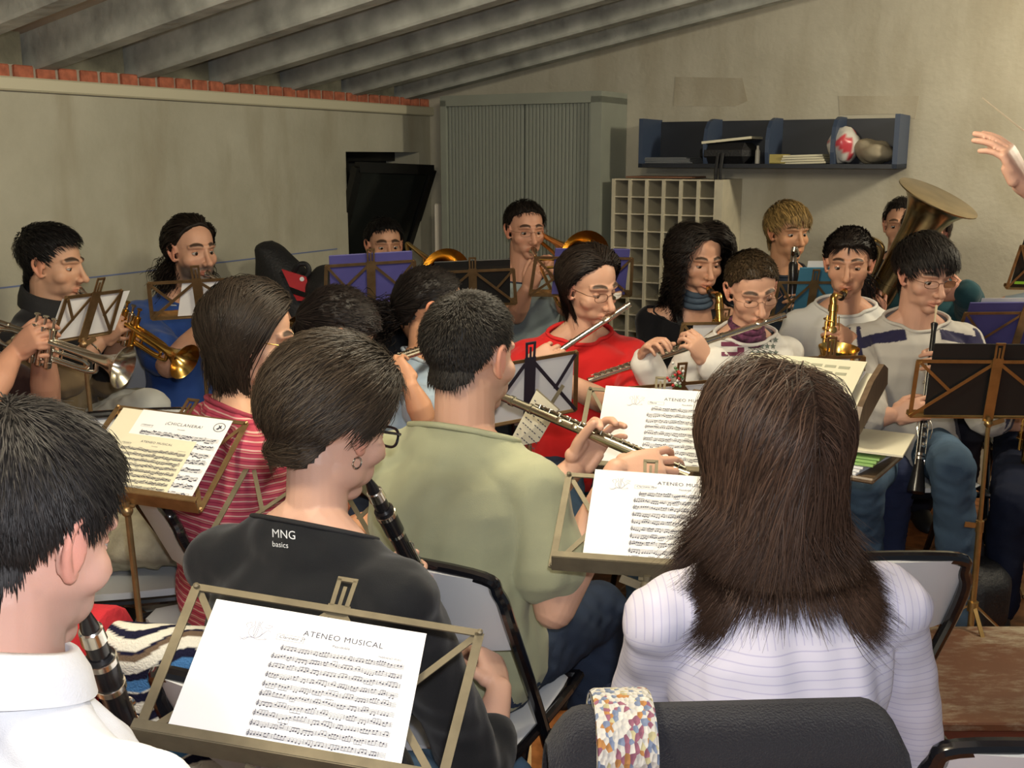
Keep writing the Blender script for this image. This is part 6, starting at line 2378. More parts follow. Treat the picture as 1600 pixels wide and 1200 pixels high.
trombone('gold trombone played by the player beside the dark window', mQ, sdQ, at(697, 427, 4.50), nrm(V(.33, -.9, -.12)))
seat_for(pQ, 'folding chair under the trombone player beside the window')

# ---------------------------------------------------------------- R: blue tee, long hair, trumpet
hR = at(301, 392, 4.02)
FR_, RR = FR(150)
mR = mouth_of(hR, 132, 2)
bR = at(462, 512, 3.70)
bR = mR + nrm(bR - mR) * .50
pR = person('person in a blue tee shirt playing trumpet by the left wall', hR, 152, hy=-20, pitch=2, s=1.02, bulk=1.12, lean=.03, shoulder=.19,
            shirt=dict(col=(.024, .065, .25), sleeve='short', slen=.75, grow=.016, flare=.016, fold=.006, ct=.965, cr=.074, name='tee_shirt'), trousers=dict(col=(.22, .27, .30)),
            arms=[dict(side=1, grip=mR + nrm(bR - mR) * .24, f=FR_ * .5 - RR * .7 + ZV * .4, n=FR_ * .7 + RR * .5, elbow=at(264, 572, 3.72)),
                  dict(side=-1, grip=mR + nrm(bR - mR) * .2, f=ZV * .3 + RR * .7, n=FR_ * .4 - RR * .8)],
            hair=dict(line='high', thick=.015, length=[.10, .18, .22], col=(.016, .011, .008), flow='backdown', gravity=.5, lift=.08, seg=16, width=.0016, curl=.007, curlf=70, noise=.004, shift=5, zmin=-.06, hugz=-.05, endz=-.165), hair_n=3400, seed=18, stubble=.95, closed=.55, look=.05, browt=1.3)
for q in (-1, 1):
    bundle(pR, (q * .066, -.055, -.045), (q * .25, -.2, -1), 420, .15, .016, (.016, .011, .008), 75 + q, curl=.010, curlf=75, gravity=.6, name='hair_lock')
trumpet('brass trumpet played by the person in the blue tee shirt', mR, bR, m=M_OLDBRASS)
seat_for(pR, 'folding chair with grey back under the person in the blue tee shirt', dx=.07)
shp = []
def pr2(x0, y0, x1, y1, m, Y=3.8):
    o = at(x0, y1, Y); g, f = grid_quad(o, at(x1, y1, Y) - o, at(x0, y0, Y) - o, 6, 3); shp.append((g, f, ray((x0 + x1) / 2, (y0 + y1) / 2), m))
pr2(266, 472, 296, 478, 0); pr2(272, 484, 292, 490, 1)
decal(pR['shirt'], 'chest_print', [mat('pale_print', (.40, .42, .45), .8), mat('red_print', (.35, .03, .04), .8)], shp, pR['shirt'], off=.003)

# ---------------------------------------------------------------- S: trumpeter in profile, T beside him
hS = at(84, 414, 3.52)
FS, RS = FR(98)
mS = mouth_of(hS, 96, 6)
bS = mS + nrm(at(302, 566, 3.30) - mS) * .50
def jacket(P, C, k):
    u = (P - k['Hc']) @ k['F']; z = P[:, 2]
    zt = (z - k['Hc'][2]) / (k['N'][2] - k['Hc'][2])
    C = C.copy()
    C = np.where((zt > .80)[:, None], V(.010, .010, .012), C)
    C = np.where((zt < .30)[:, None], V(.07, .055, .040), C)
    for q in (-1, 1):
        S, El, W = k['A'][q]
        d = nrm(W - El)
        t = (P - El) @ d
        dist = np.linalg.norm(P - (El + d * np.clip(t, 0, 1)[:, None]), axis=1)
        C = np.where(((t > .035) & (dist < .075))[:, None], V(.010, .010, .012), C)
        S2 = nrm(El - S); t2 = (P - S) @ S2
        d2 = np.linalg.norm(P - (S + S2 * np.clip(t2, 0, 1)[:, None]), axis=1)
        C = np.where(((t2 > .02) & (t2 < .3) & (d2 < .075))[:, None], V(.20, .14, .075), C)
    return C
pS = person('person in a tan and black jacket playing trumpet in profile', hS, 98, hy=-2, pitch=6, s=1.0, lean=.02, bulk=1.05,
            shirt=dict(col=(.17, .125, .07), sleeve='elbow', slen=.30, grow=.020, fold=.008, ct=.975, cr=.074, fold_collar=.045, nb=.07, nf=.02, ccol=(.010, .010, .012), paint=jacket, name='jacket'), trousers=dict(col=(.42, .43, .41)), shoes=M_SHOE,
            arms=[dict(side=1, grip=mS + nrm(bS - mS) * .22 + ZV * .0, f=FS * .55 + ZV * .5, n=RS * .8 - FS * .2 + ZV * .2, curl=(40, 50, 30), elbow=at(92, 592, 3.30), thumb=(40, 25)),
                  dict(side=-1, grip=mS + nrm(bS - mS) * .24 - ZV * .03, f=FS * .6 + RS * .5 + ZV * .2, n=-RS * .8, curl=(55, 60, 35), elbow=at(168, 590, 3.62))],
            knee={1: at(232, 640, 3.22), -1: at(200, 640, 3.5)},
            hair=dict(line='short', thick=lambda a, e: .008 + .014 * smoothstep(e, -20, 15), length=.026, col=(.008, .007, .007), width=.0015, lift=.25, flow='fwd'), hair_n=2600, vox=.003, seed=19, browt=1.4, stubble=.25, closed=.74, look=.4, skin=V(.60, .34, .22))
trumpet('gold trumpet played by the person in the tan and black jacket', mS, bS)
seat_for(pS, 'folding chair under the person in the tan and black jacket')
# watch straps on his near wrist
mb = MB()
for t_ in (.80,):
    c = pS['A'][1][1] + (pS['A'][1][2] - pS['A'][1][1]) * t_
    x, y, dd = frame_of(pS['A'][1][2] - pS['A'][1][1])
    mb.tube([c + (x * cos(a) + y * sin(a)) * .031 for a in np.linspace(0, 2 * pi, 22)], .004, 6, caps=False)
mb.build('bracelet', M_CHROME, pS['root'])
hT = at(-95, 442, 3.00)
FT, RT = FR(96)
mT = mouth_of(hT, 96, 6)
bT = mT + nrm(at(132, 548, 2.92) - mT) * .50
pT = person('person at the left edge holding a silver trumpet, mostly outside the picture', hT, 96, pitch=6, s=1.0, shirt=dict(col=(.06, .03, .025), sleeve='short', name='shirt'), trousers=dict(col=(.03, .03, .04)),
            arms=[dict(side=1, grip=mT + nrm(bT - mT) * .24 + ZV * .01, f=FT * .6 + ZV * .45, n=RT * .7 + ZV * .4, curl=(30, 45, 30), elbow=at(-20, 620, 2.80)),
                  dict(side=-1, grip=mT + nrm(bT - mT) * .26 - ZV * .03, f=FT * .6 + RT * .5, n=-RT * .8)],
            hair=dict(line='short', col=DARKHAIR), hair_n=600, seed=20, skin=V(.58, .30, .20))
trumpet('silver trumpet held at the left edge of the picture', mT, bT, m=M_SILVER)
seat_for(pT, 'folding chair under the trumpeter at the left edge')

# ---------------------------------------------------------------- U: conductor, V: player at the right edge
wU, tU = at(1599, 287, 2.45), at(1526, 205, 2.56)
FU, RU = FR(-86)
hU = V(1.86, 2.72, 1.80)
pU = person('person raising one hand and a baton at the right edge, in navy sleeves', hU, -86, hy=0, pitch=5, s=1.0, stand_z=1.06, knee=.08, shirt=dict(col=(.010, .014, .045), sleeve='long', slen=.86, flare=.004, name='sweater'), trousers=dict(col=(.02, .02, .03)),
            arms=[dict(side=-1, wrist=wU, f=V(-.52, .05, .85), n=V(.62, -.68, .40), curl=(18, 16, 10), fcurl=[(26, 14, 8), (28, 16, 8), (30, 18, 10), (32, 20, 12)], spread=1, elbow=V(1.62, 2.46, 1.24), thumb=(22, 8)),
                  dict(side=1, grip=at(1656, 250, 2.82), f=V(-.8, 0, .5), n=V(.3, .3, .9), curl=(50, 60, 40), elbow=V(1.72, 3.02, 1.36))],
            hair=dict(line='short', col=DARKHAIR), hair_n=500, seed=21, vox=.003, skin=V(.62, .36, .26))
mb = MB()
b0 = at(1652, 246, 2.82)
b1 = at(1535, 153, 2.85)
mb.tube([b0, b1], [.0032, .0014], 8)
tag(mb.build('baton', mat('pale_wood', (.6, .5, .36), .5)), 'thin pale conducting baton at the top right', 'baton')
hV = at(1672, 388, 3.92)
FV, RV_ = FR(196)
vT, vB = at(1625, 520, 3.7), at(1605, 720, 3.55)
pV = person('person at the right edge in a light blue shirt and dark trousers', hV, 196, s=1.0, shirt=dict(col=(.33, .42, .50), sleeve='long', name='shirt'), trousers=dict(col=(.012, .016, .035)), shoes=M_SHOED,
            arms=pipe_hands(vT, vB, FV, RV_, .3, .7), hair=dict(line='short', col=DARKHAIR), hair_n=500, seed=22, knee={1: at(1580, 790, 3.30), -1: at(1680, 780, 3.3)})
saxophone('gold saxophone of the player at the right edge', mouth_of(hV, 196, 0), vT, vB, FV)
seat_for(pV, 'folding chair under the player at the right edge')
# ================================================================== STANDS, MUSIC, LOOSE THINGS
def stamp(ob, Q, W, H):
    mb = MB()
    cx, cy, r = W * .90, H * .90, W * .062
    for rr in (1.0, .92):
        P = [(cx + r * rr * cos(a), cy + r * rr * sin(a)) for a in np.linspace(0, 2 * pi, 33)]
        for p, q in zip(P[:-1], P[1:]):
            d = nrm(V(q[0] - p[0], q[1] - p[1], 0)) * .0004
            mb.add(np.array([Q(p[0] - d[1], p[1] + d[0]), Q(q[0] - d[1], q[1] + d[0]), Q(q[0] + d[1], q[1] - d[0]), Q(p[0] + d[1], p[1] - d[0])]), [np.arange(4)[None]])
    for pts in ([(-.5, -.5), (-.1, .0), (-.3, .5), (.1, .3), (.25, .6), (.3, .0), (.6, -.3), (.1, -.25), (.0, -.6)],):
        mb.add(np.array([Q(cx + a * r, cy + b * r) for a, b in pts]), [np.arange(len(pts))[None]])
    mb.build('stamp', M_INK, ob, smooth=False)
# s1: close stand in the foreground
s1 = stand('steel wire music stand in the left foreground holding a large white score', at(210, 1154, 1.11), at(686, 1236, 1.08), .225, (914,), m=M_STEELW, topk=1.06)
k1 = s1['w'] / .41
sheet(s1, 'large white score titled ATENEO MUSICAL on the foreground music stand', -.168 * k1, .150 * k1, .003, .206, d=.003, skew=-.008, bow=.0008, printed=lambda o, Q, W, H: score(o, Q, W, H, part='Clarinete 2º', seed=1, left=.33, right=.93, top=.76, bottom=.10, emblem=True))
# s2: right of centre, before the person in the lavender blouse
s2 = stand('steel wire music stand half hidden behind the lavender blouse', at(862, 884, 1.70), at(1165, 906, 1.66), .225, (740,), m=M_STEELW, topk=.93)
sheet(s2, 'white score on the stand half hidden behind the lavender blouse', -.113, .16, .003, .235, d=.003, skew=.010, bow=.002, printed=lambda o, Q, W, H: score(o, Q, W, H, part='Clarinete Pral', seed=2, left=.28, right=.95, top=.80, bottom=.07))
# s3: flute player's own stand
s3 = stand('steel wire music stand in front of the khaki tee shirt', at(898, 733, 2.42), at(1150, 750, 2.36), .255, (606,), m=M_STEELW, topk=.93)
sheet(s3, 'white score beyond the hands of the khaki tee shirt', -.150, .16, .003, .262, d=.003, skew=.014, bow=.002, printed=lambda o, Q, W, H: score(o, Q, W, H, part='Flauta', seed=3, left=.36, right=.98, top=.78, bottom=.06))
# s4: stand with two titled sheets at the left
s4 = stand('wire music stand at the left holding the CHICLANERA score', at(92, 765, 2.06), at(311, 797, 2.0), .25, (634,), m=M_BRASSW, topk=.98)
sheet(s4, 'cream folded sheet behind the CHICLANERA score', -.135, .02, .004, .245, d=.002, m=M_CREAMPAPER)
sheet(s4, 'white score titled CHICLANERA with a round stamp', -.082, .128, .003, .245, d=.0045, skew=-.004, printed=lambda o, Q, W, H: (score(o, Q, W, H, title='¡CHICLANERA!', sub='Pasodoble', part='Clarinete 3º', comp='', seed=4, left=.08, right=.97, top=.78, bottom=.06, staves=8, emblem=False, big=1.35), stamp(o, Q, W, H)))
sheet(s4, 'smaller cream score titled ATENEO MUSICAL laid over the CHICLANERA score', -.095, .074, .002, .170, d=.0065, m=M_CREAMPAPER, printed=lambda o, Q, W, H: score(o, Q, W, H, part='Clarinete 3º', seed=5, left=.06, right=.96, top=.80, bottom=.04, staves=9, emblem=False, big=1.15))
# s5: empty looking stand in front of the black tee shirt
s5 = stand('wire music stand in front of the person in the black tee shirt', at(313, 861, 1.98), at(606, 884, 1.92), .25, (719,), m=M_STEELW, topk=.9)
# s6: seen from behind, before the red tee shirt
s6 = stand('music stand with dark cross bars seen from behind before the red tee shirt', at(898, 640, 2.78), at(748, 668, 2.70), .245, (549, 22), m=M_BRASSW, xm=M_DARKW, topk=.95)
sheet(s6, 'pair of white sheets on the stand before the red tee shirt', -.125, .105, .003, s6['h'] * 0.95, d=.002)
# marching lyre with a small folded score, clipped to the stand
mb = MB()
o = at(838, 655, 2.62)
ux = nrm(at(868, 628, 2.60) - at(808, 690, 2.66)); uy = nrm(at(842, 612, 2.62) - at(868, 640, 2.60) + ZV * .02)
a, b, c, d_ = at(838, 610, 2.60), at(872, 640, 2.58), at(842, 690, 2.60), at(790, 702, 2.62)
mb.plate([a, b, c, d_], nrm(np.cross(b - a, d_ - a)), .0012)
sm_ = mb.build('sheet_music', M_CREAMPAPER, smooth=False)
tag(sm_, 'small grey printed card tilted in front of the red tee shirt stand', 'sheet music', None)
mb = MB()
nn = nrm(np.cross(b - a, d_ - a)); nn = nn if np.dot(nn, CAMP - a) > 0 else -nn
for i in range(9):
    for j in range(8):
        if RNG.uniform() < .75:
            p = a + (d_ - a) * (.10 + .85 * (i + .3) / 9) + (b - a) * (.08 + .84 * (j + .2) / 8)
            q = p + (b - a) * .075
            mb.bar(p + nn * .0018, q + nn * .0018, .0028, .0003, nn)
mb.build('notation', M_INK, sm_, smooth=False)
mb = MB(); mb.bar(at(846, 655, 2.62), at(880, 602, 2.60), .009, .003, nn)
mb.tube([at(838, 608, 2.605), at(874, 641, 2.585)], .0022, 6)
lt = mb.build('lyre_clip', M_STEELW)
tag(lt, 'small steel lyre clip holding the grey printed card', 'clip')
# s7: seen from behind, before the white top with purple print
s7 = stand('music stand seen from behind before the person in the white top', at(1128, 688, 2.92), at(972, 702, 2.88), .245, (592, 22), m=M_BRASSW, topk=.95, spine_up=.07)
sheet(s7, 'white sheet on the stand before the person in the white top', -.12, .11, .003, s7['h'] * 0.95, d=.002)
mb = MB()
for i in range(26):
    p = s7['P'](.015, .245, -.018) + RNG.normal(size=3) * V(.013, .008, .017)
    mb.ell(p, .0045, nu=8, nv=6, m=i % 3)
bd = mb.build('bead_charm', [mat('red_bead', (.5, .03, .03), .3), mat('white_bead', (.6, .6, .55), .3), mat('green_bead', (.10, .2, .08), .3)])
tag(bd, 'red and white beaded charm hanging on the stand before the white top', 'charm', None, 'stuff')
# s8: before the trumpeter in profile
s8 = stand('brass music stand seen from behind before the tan and black jacket', at(170, 519, 3.16), at(80, 534, 2.98), .235, (453, 28), m=M_BRASSW, topk=.95)
sheet(s8, 'white sheet on the stand before the tan and black jacket', -.125, .115, .003, s8['h'] * 0.95, d=.002, skew=-.01)
# s9: before the bearded trumpeter
s9 = stand('brass music stand seen from behind before the person in the blue tee shirt', at(392, 489, 3.40), at(238, 498, 3.34), .24, (434, 24), m=M_BRASSW, topk=.95)
sheet(s9, 'white sheet on the stand before the person in the blue tee shirt', -.135, .075, .003, s9['h'] * 0.97, d=.002, skew=-.03)
# folders on the stands along the back
def folder(st, label, u0, u1, v0, v1, m, cat='folder'):
    mb = MB()
    P = st['P']
    for k, d in enumerate((.003, .010)):
        mb.box((P((u0 + u1) / 2, (v0 + v1) / 2, d)), (u1 - u0 - .004 * k, v1 - v0 - .003 * k, .0025), st['X'], st['U'], b=.001)
    ob = mb.build('folder', m)
    tag(ob, label, cat)
    mb = MB()
    mb.box(P((u0 + u1) / 2, (v0 + v1) / 2 - .002, .0065), (u1 - u0 - .012, v1 - v0 - .008, .003), st['X'], st['U'])
    mb.build('pages', M_CREAMPAPER, ob, smooth=False)
    return ob
s10 = stand('brass music stand with a blue folder beside the dark window', at(651, 470, 3.72), at(508, 480, 3.64), .21, (407, 20), m=M_BRASSW)
folder(s10, 'large blue folder standing before the trombone player beside the dark window', -.145, .14, .003, s10['h'] * 1.22, M_BLUEF)
s11 = stand('brass music stand holding a black folder before the pale blue tee shirt', at(806, 474, 3.95), at(672, 480, 3.92), .21, (420, 20), m=M_BRASSW)
folder(s11, 'black folder standing before the trombone player in pale blue', -.14, .14, .003, s11['h'] * 1.27, M_BLACKF)
s12 = stand('brass music stand with a blue folder behind the red tee shirt', at(985, 462, 3.98), at(828, 461, 3.94), .21, (403, 20), m=M_BRASSW)
folder(s12, 'blue folder half hidden behind the person in the red tee shirt', -.17, .11, .003, s12['h'] * 1.22, M_BLUEF)
s13 = stand('music stand with a teal folder before the navy tee shirt by the back wall', at(1318, 500, 4.02), at(1205, 500, 4.02), .21, (441, 20), m=M_BRASSW)
folder(s13, 'teal folder standing before the navy tee shirt by the back wall', -.145, .06, .003, s13['h'] * 1.36, M_TEALF)
sheet(s13, 'white sheet sticking out above the teal folder', -.13, .03, s13['h'] * .6, s13['h'] * 1.5, d=.014)
s14 = stand('music stand with a white sheet before the person in the black top', at(1188, 560, 3.52), at(1056, 562, 3.50), .22, (503, 20), m=M_BRASSW)
sheet(s14, 'white sheet on the stand before the person in the black top', -.06, .10, .003, s14['h'] * 0.97, d=.002)
s15 = stand('large brass music stand with a black folder before the oboe player', at(1662, 652, 3.02), at(1421, 650, 3.02), .23, (566, 8), m=mat('stand_bright_brass', (.48, .32, .13), .32, metal=.9, noise=.15, nscale=30), topk=1.0, foot_z=0.0)
folder(s15, 'wide black folder on the large brass stand before the oboe player', -.215, .185, .003, s15['h'] * 1.3, M_BLACKF)
s16 = stand('music stand with a blue folder at the right edge behind the oboe player', at(1672, 560, 3.86), at(1482, 562, 3.84), .22, (487, 20), m=M_BRASSW)
folder(s16, 'blue folder at the right edge behind the oboe player', -.20, .205, .003, s16['h'] * 1.2, M_BLUEF)
sheet(s16, 'white sheet showing above the blue folder at the right edge', -.17, .16, s16['h'] * .6, s16['h'] * 1.26, d=.016)
s17 = stand('music stand with a dark folder by the back wall at the right edge', at(1668, 452, 4.5), at(1572, 450, 4.5), .20, (386, 20), m=M_BRASSW)
folder(s17, 'dark folder with a green edge by the back wall at the right edge', -.12, .115, .003, s17['h'] * 1.15, M_BLACKF)
mb = MB(); mb.box(s17['P'](.075, .028, -.004), (.06, .012, .001), s17['X'], s17['U'])
tag(mb.build('sticker', mat('green_sticker', (.25, .5, .04), .5), smooth=False), 'lime green sticker on the dark folder at the right edge', 'sticker')
s19 = stand('music stand with white pages before the person in the white tee shirt', at(1346, 612, 3.10), at(1236, 614, 3.12), .21, (557, 20), m=M_BRASSW, spine_up=.07)
sheet(s19, 'white page on the stand before the person in the white tee shirt', -.06, .10, .003, s19['h'] * 0.97, d=.002)

# conductor's broad wooden desk, loaded with papers
DW = mat('dark_varnished_wood', (.13, .085, .05), .4, noise=.25, nscale=14, stretch=(1, 6, 1))
dc = at(1290, 655, 2.50)
dX = nrm(at(1372, 628, 2.50) - at(1240, 596, 2.62) + V(0, 0, .0)); dX[2] = 0; dX = nrm(dX)
n0 = nrm(np.cross(dX, ZV)); 
dsk = thing('conductor_desk', 'dark wooden conductor desk piled with papers right of the lavender blouse', 'music desk', (dc[0], dc[1] + .06, 0))
tU_ = nrm(-n0 * cos(radians(22)) + ZV * sin(radians(22)))
dn = nrm(np.cross(dX, tU_))
DP = lambda u, v, d=0: dc + dX * u + tU_ * v + dn * d
mb = MB(); mb.box(DP(-.13, .09, 0), (.42, .22, .014), dX, tU_, b=.004); mb.build('board', DW, dsk)
mb = MB(); mb.box(DP(-.13, -.018, .022), (.42, .014, .055), dX, tU_, b=.005); mb.build('ledge', DW, dsk)
mb = MB()
for k_, (u_, th_) in enumerate(((.078, .014),)):
    P = [DP(u_, v, d) for v, d in [(-.03, -.01), (.20, -.01), (.21, .03), (.18, .06), (.09, .065), (.0, .05), (-.03, .03)]]
    mb.plate(P, dX, th_)
mb.build('side_panel', DW, dsk, smooth=False)
mb = MB(); mb.tube([DP(-.13, .13, -.01), V(DP(-.13, .13)[0], DP(-.13, .13)[1], .03)], .016, 12)
mb.lathe(V(DP(-.13, .13)[0], DP(-.13, .13)[1], 0), ZV, [(0, .16), (.012, .16), (.03, .03), (.05, .02)], 20); mb.build('post', M_BLACKTUBE, dsk)
labs = ['uppermost cream score on the conductor desk', 'white score below the uppermost one on the conductor desk', 'cream score third from the top on the conductor desk', 'bottom white score on the conductor desk']
for k in range(4):
    mb = MB()
    r = (.05, -.08, .03, -.04)[k]
    uu = nrm(dX + tU_ * r); vv = np.cross(dn, uu)
    mb.box(DP(-.10 + .008 * k * (-1) ** k, .092 - .006 * k, .050 - .012 * k), (.30, .19, .006), uu, vv)
    sb_ = mb.build('score_book', M_CREAMPAPER if k % 2 == 0 else M_PAPER, smooth=False)
    tag(sb_, labs[k], 'score', 'scores on the conductor desk')
    if k == 0:
        mb = MB()
        for i in range(5):
            for j in range(7):
                c_ = DP(-.21 + j * .035, .155 - i * .03, .0536)
                mb.box(c_, (.028, .012, .0004), uu, vv)
        mb.build('notation', mat('faded_ink', (.36, .36, .26), .8), sb_, smooth=False)
# lower shelf of the desk with more papers
shz = DP(-.13, .13)[2] - .17
sc_ = DP(-.06, .08); 
mb = MB(); mb.box(V(sc_[0], sc_[1], shz), (.40, .26, .014), dX, np.cross(ZV, dX), b=.004); mb.build('shelf', DW, dsk)
for k, (m_, lab, n_, zz, ux_) in enumerate(((M_PAPER, 'white papers at the bottom of the pile under the conductor desk', 3, .010, .03), (mat('green_paper', (.30, .50, .16), .7), 'light green papers in the pile under the conductor desk', 3, .032, .05), (M_CREAMPAPER, 'cream sheet sticking out below the conductor desk', 1, .062, .10))):
    mb = MB()
    for i in range(n_):
        uu = nrm(dX + np.cross(ZV, dX) * (.12 * (k - 1) + .05 * i)); mb.box(V(*(sc_ + dX * ux_)[:2], shz + zz + i * .007), (.28, .22, .005), uu, np.cross(ZV, uu))
    tag(mb.build('paper_pile', m_, smooth=False), lab, 'papers')

# ---- empty chairs and what hangs on them
chr_ = chair('empty folding chair right of the person in the lavender blouse', V(.63, 2.02, 0), -4)
mb = MB()
mb.box(V(.66, 2.02, .482), (.24, .17, .022), nrm(V(1, .25, 0)), nrm(V(-.25, 1, 0)), b=.006)
tag(mb.build('document_case', M_BAG), 'flat black case lying on the empty chair seat at the right', 'case')
chair('folding chair in the lower right corner, only its top bar showing', V(.74, 1.385, 0), 4)
chc = chair('folding chair at lower left with a striped cardigan over its back', V(-.585, 1.70, 0), 8)
chj = chair('empty folding chair at left with a beige jacket on its seat', V(-1.03, 2.72, 0), 168)

# beige jacket crumpled on the seat
def crumple(name, c, r, m, label, cat, seed, amp=.4, sc=.05, floor=None, colors=None, nu=48, nv=30):
    mb = MB(); mb.ell(c, r, nu=nu, nv=nv)
    P = mb.v[0]
    d = P - c
    f = 1 + amp * wobble(P, sc, seed) * .6 + amp * .4 * np.abs(wobble(P, sc * .45, seed + 1)) - amp * .2
    P = c + d * f[:, None]
    if floor is not None:
        P[:, 2] = np.maximum(P[:, 2], floor)
    mb.v[0] = P
    if colors is not None:
        mb.c = [colors(P)]
    return tag(mb.build(name, m, smooth=True, colors=colors is not None), label, cat)
crumple('jacket', V(-1.02, 2.72, .53), (.17, .15, .075), mat('beige_jacket', (.36, .33, .24), .9, noise=.2, nscale=20, bump=.4), 'beige jacket crumpled on the empty chair at the left', 'jacket', 31, .5, .06, floor=.472)

# cloth draped over a chair back: follows the tilted backrest on both sides
def drape(name, chair_ob, half, drop_f, drop_b, m, label, cat, seed, th=.012, colors=None, x0=0.0, lift=.018, fold=.006, ztop=.815, nx=40, nz=26, parent=None, edge=.05):
    M = Matrix.Translation(chair_ob.location) @ Matrix.Rotation(chair_ob.rotation_euler[2], 4, 'Z')
    prof = []
    yb0, yf0 = -.245 - lift, -.19 + lift
    rc = (yf0 - yb0) / 2
    Lr, Lf, La = max(drop_b - rc, .02), max(drop_f - rc, .02), pi * rc
    for k in range(nz + 1):
        t = k / nz
        s_ = t * (Lr + La + Lf)
        if s_ < Lr:
            z = ztop - rc - (Lr - s_); y = yb0 + (ztop - rc - z) * .22
        elif s_ < Lr + La:
            q = (s_ - Lr) / rc
            z = ztop - rc + rc * sin(q); y = (yb0 + yf0) / 2 - rc * cos(q)
        else:
            z = ztop - rc - (s_ - Lr - La); y = yf0 + (ztop - rc - z) * .50
        prof.append((y, z, t))
    drop_b, drop_f = Lr + La / 2, Lf + La / 2
    G, K = [], []
    for i in range(nx + 1):
        u = -1 + 2 * i / nx
        for y, z, t in prof:
            rnd = edge * max(0, (abs(u) - .80) / .20) ** 2
            zz = z - rnd
            x = x0 + u * half * (1 + .06 * (1 - (z - .4) / .4))
            G.append(V(x, y, zz)); K.append((u, t))
    G = np.array(G); K = np.array(K)
    k_top = drop_b / (drop_b + drop_f)
    # round the crest
    cr = np.exp(-((K[:, 1] - k_top) / .03) ** 2)
    G[:, 2] -= .006 * (1 - cr) * 0
    nz1 = nz + 1
    w = fold * wobble(np.stack([G[:, 0] * 1.0, G[:, 1] * 0, G[:, 2] * .3], 1), .045, seed)
    sgn = np.where(K[:, 1] < k_top, -1, 1)
    G[:, 1] += w * np.minimum(1, np.abs(K[:, 1] - k_top) * 6)
    O = G.copy()
    O[:, 1] -= sgn * th * -1 * -1 * .0
    inner = G.copy(); inner[:, 1] -= sgn * th * np.minimum(1, np.abs(K[:, 1] - k_top) * 10); inner[:, 2] -= th * cr
    W = np.array([tuple(M @ Vector(p)) for p in np.vstack([G, inner])])
    n_ = len(G)
    ii = np.arange(nx)[:, None] * nz1; jj = np.arange(nz)[None]
    f = np.stack([ii + jj, ii + jj + 1, ii + nz1 + jj + 1, ii + nz1 + jj], -1).reshape(-1, 4)
    e = list(range(nz1)) + [i * nz1 + nz for i in range(1, nx + 1)] + [nx * nz1 + j for j in range(nz - 1, -1, -1)] + [i * nz1 for i in range(nx - 1, 0, -1)]
    e = np.array(e); e2 = np.roll(e, -1)
    mb = MB()
    kk = np.vstack([K, K])
    col = colors(kk, W) if colors is not None else None
    mb.add(W, [f, f[:, ::-1] + n_, np.stack([e, e2, e2 + n_, e + n_], -1)], 0, col)
    return tag(mb.build(name, m, smooth=True, colors=colors is not None), label, cat)
M_KNIT = mat('charcoal_knit', (.012, .012, .018), .95, bump=.8, bscale=350, sheen=.1)
drape('sweater', chD, .232, .30, .42, M_KNIT, 'dark charcoal knitted sweater draped over the chair back at bottom centre', 'sweater', 41, edge=.05, lift=.020, ztop=.868)
def speckle_mat():
    m, nt, b = nodes_of('speckled_knit')
    N, L = nt.nodes, nt.links
    tc = N.new('ShaderNodeTexCoord'); mp = N.new('ShaderNodeMapping'); mp.inputs['Scale'].default_value = (170, 170, 90)
    L.new(tc.outputs['Object'], mp.inputs['Vector'])
    vo = N.new('ShaderNodeTexVoronoi'); vo.inputs['Scale'].default_value = 1.0
    L.new(mp.outputs['Vector'], vo.inputs['Vector'])
    sp = N.new('ShaderNodeSeparateColor'); L.new(vo.outputs['Color'], sp.inputs[0])
    r = N.new('ShaderNodeValToRGB'); r.color_ramp.interpolation = 'CONSTANT'
    cols = [(0, (.52, .50, .45)), (.45, (.17, .21, .30)), (.62, (.60, .57, .50)), (.78, (.40, .19, .06)), (.86, (.26, .10, .14)), (.93, (.45, .40, .22))]
    r.color_ramp.elements[0].color = (*cols[0][1], 1); r.color_ramp.elements[1].position = cols[1][0]; r.color_ramp.elements[1].color = (*cols[1][1], 1)
    for p_, c_ in cols[2:]:
        e = r.color_ramp.elements.new(p_); e.color = (*c_, 1)
    L.new(sp.outputs[0], r.inputs['Fac']); L.new(r.outputs['Color'], b.inputs['Base Color'])
    bp = N.new('ShaderNodeBump'); bp.inputs['Strength'].default_value = .8; bp.inputs['Distance'].default_value = .004
    L.new(vo.outputs['Distance'], bp.inputs['Height']); L.new(bp.outputs['Normal'], b.inputs['Normal'])
    b.inputs['Roughness'].default_value = .95
    return m
def scarfcol(K, W):
    a = wobble(W, .0065, 3); b = wobble(W, .006, 8); c = wobble(W, .007, 12)
    C = np.tile(V(.50, .47, .42), (len(W), 1))
    C = np.where((a > .45)[:, None], V(.16, .20, .30), C)
    C = np.where((b > .5)[:, None], V(.40, .20, .06), C)
    C = np.where((c > .55)[:, None], V(.28, .10, .14), C)
    return C
drape('scarf', chD, .038, .24, .38, speckle_mat(), 'speckled white blue and orange knitted scarf lying over the dark sweater', 'scarf', 43, x0=-.135, lift=.036, ztop=.888, nx=44, nz=120, edge=.004, fold=.003)
def cardcol(K, W):
    u, t = K[:, 0], K[:, 1]
    s_ = t * .75 + .020 * np.sin(u * 7) + .008 * wobble(W, .05, 4)
    ph = np.mod(s_, .034)
    bnd = np.mod(s_, .136)
    C = np.tile(V(.62, .60, .52), (len(W), 1))
    C = np.where((ph < .015)[:, None], V(.010, .010, .028), C)
    C = np.where(((bnd > .085) & (bnd < .105))[:, None], V(.06, .17, .36), C)
    C = np.where((bnd < .010)[:, None], V(.13, .09, .06), C)
    return np.where((np.abs(u) > .90)[:, None], V(.045, .17, .34), C)
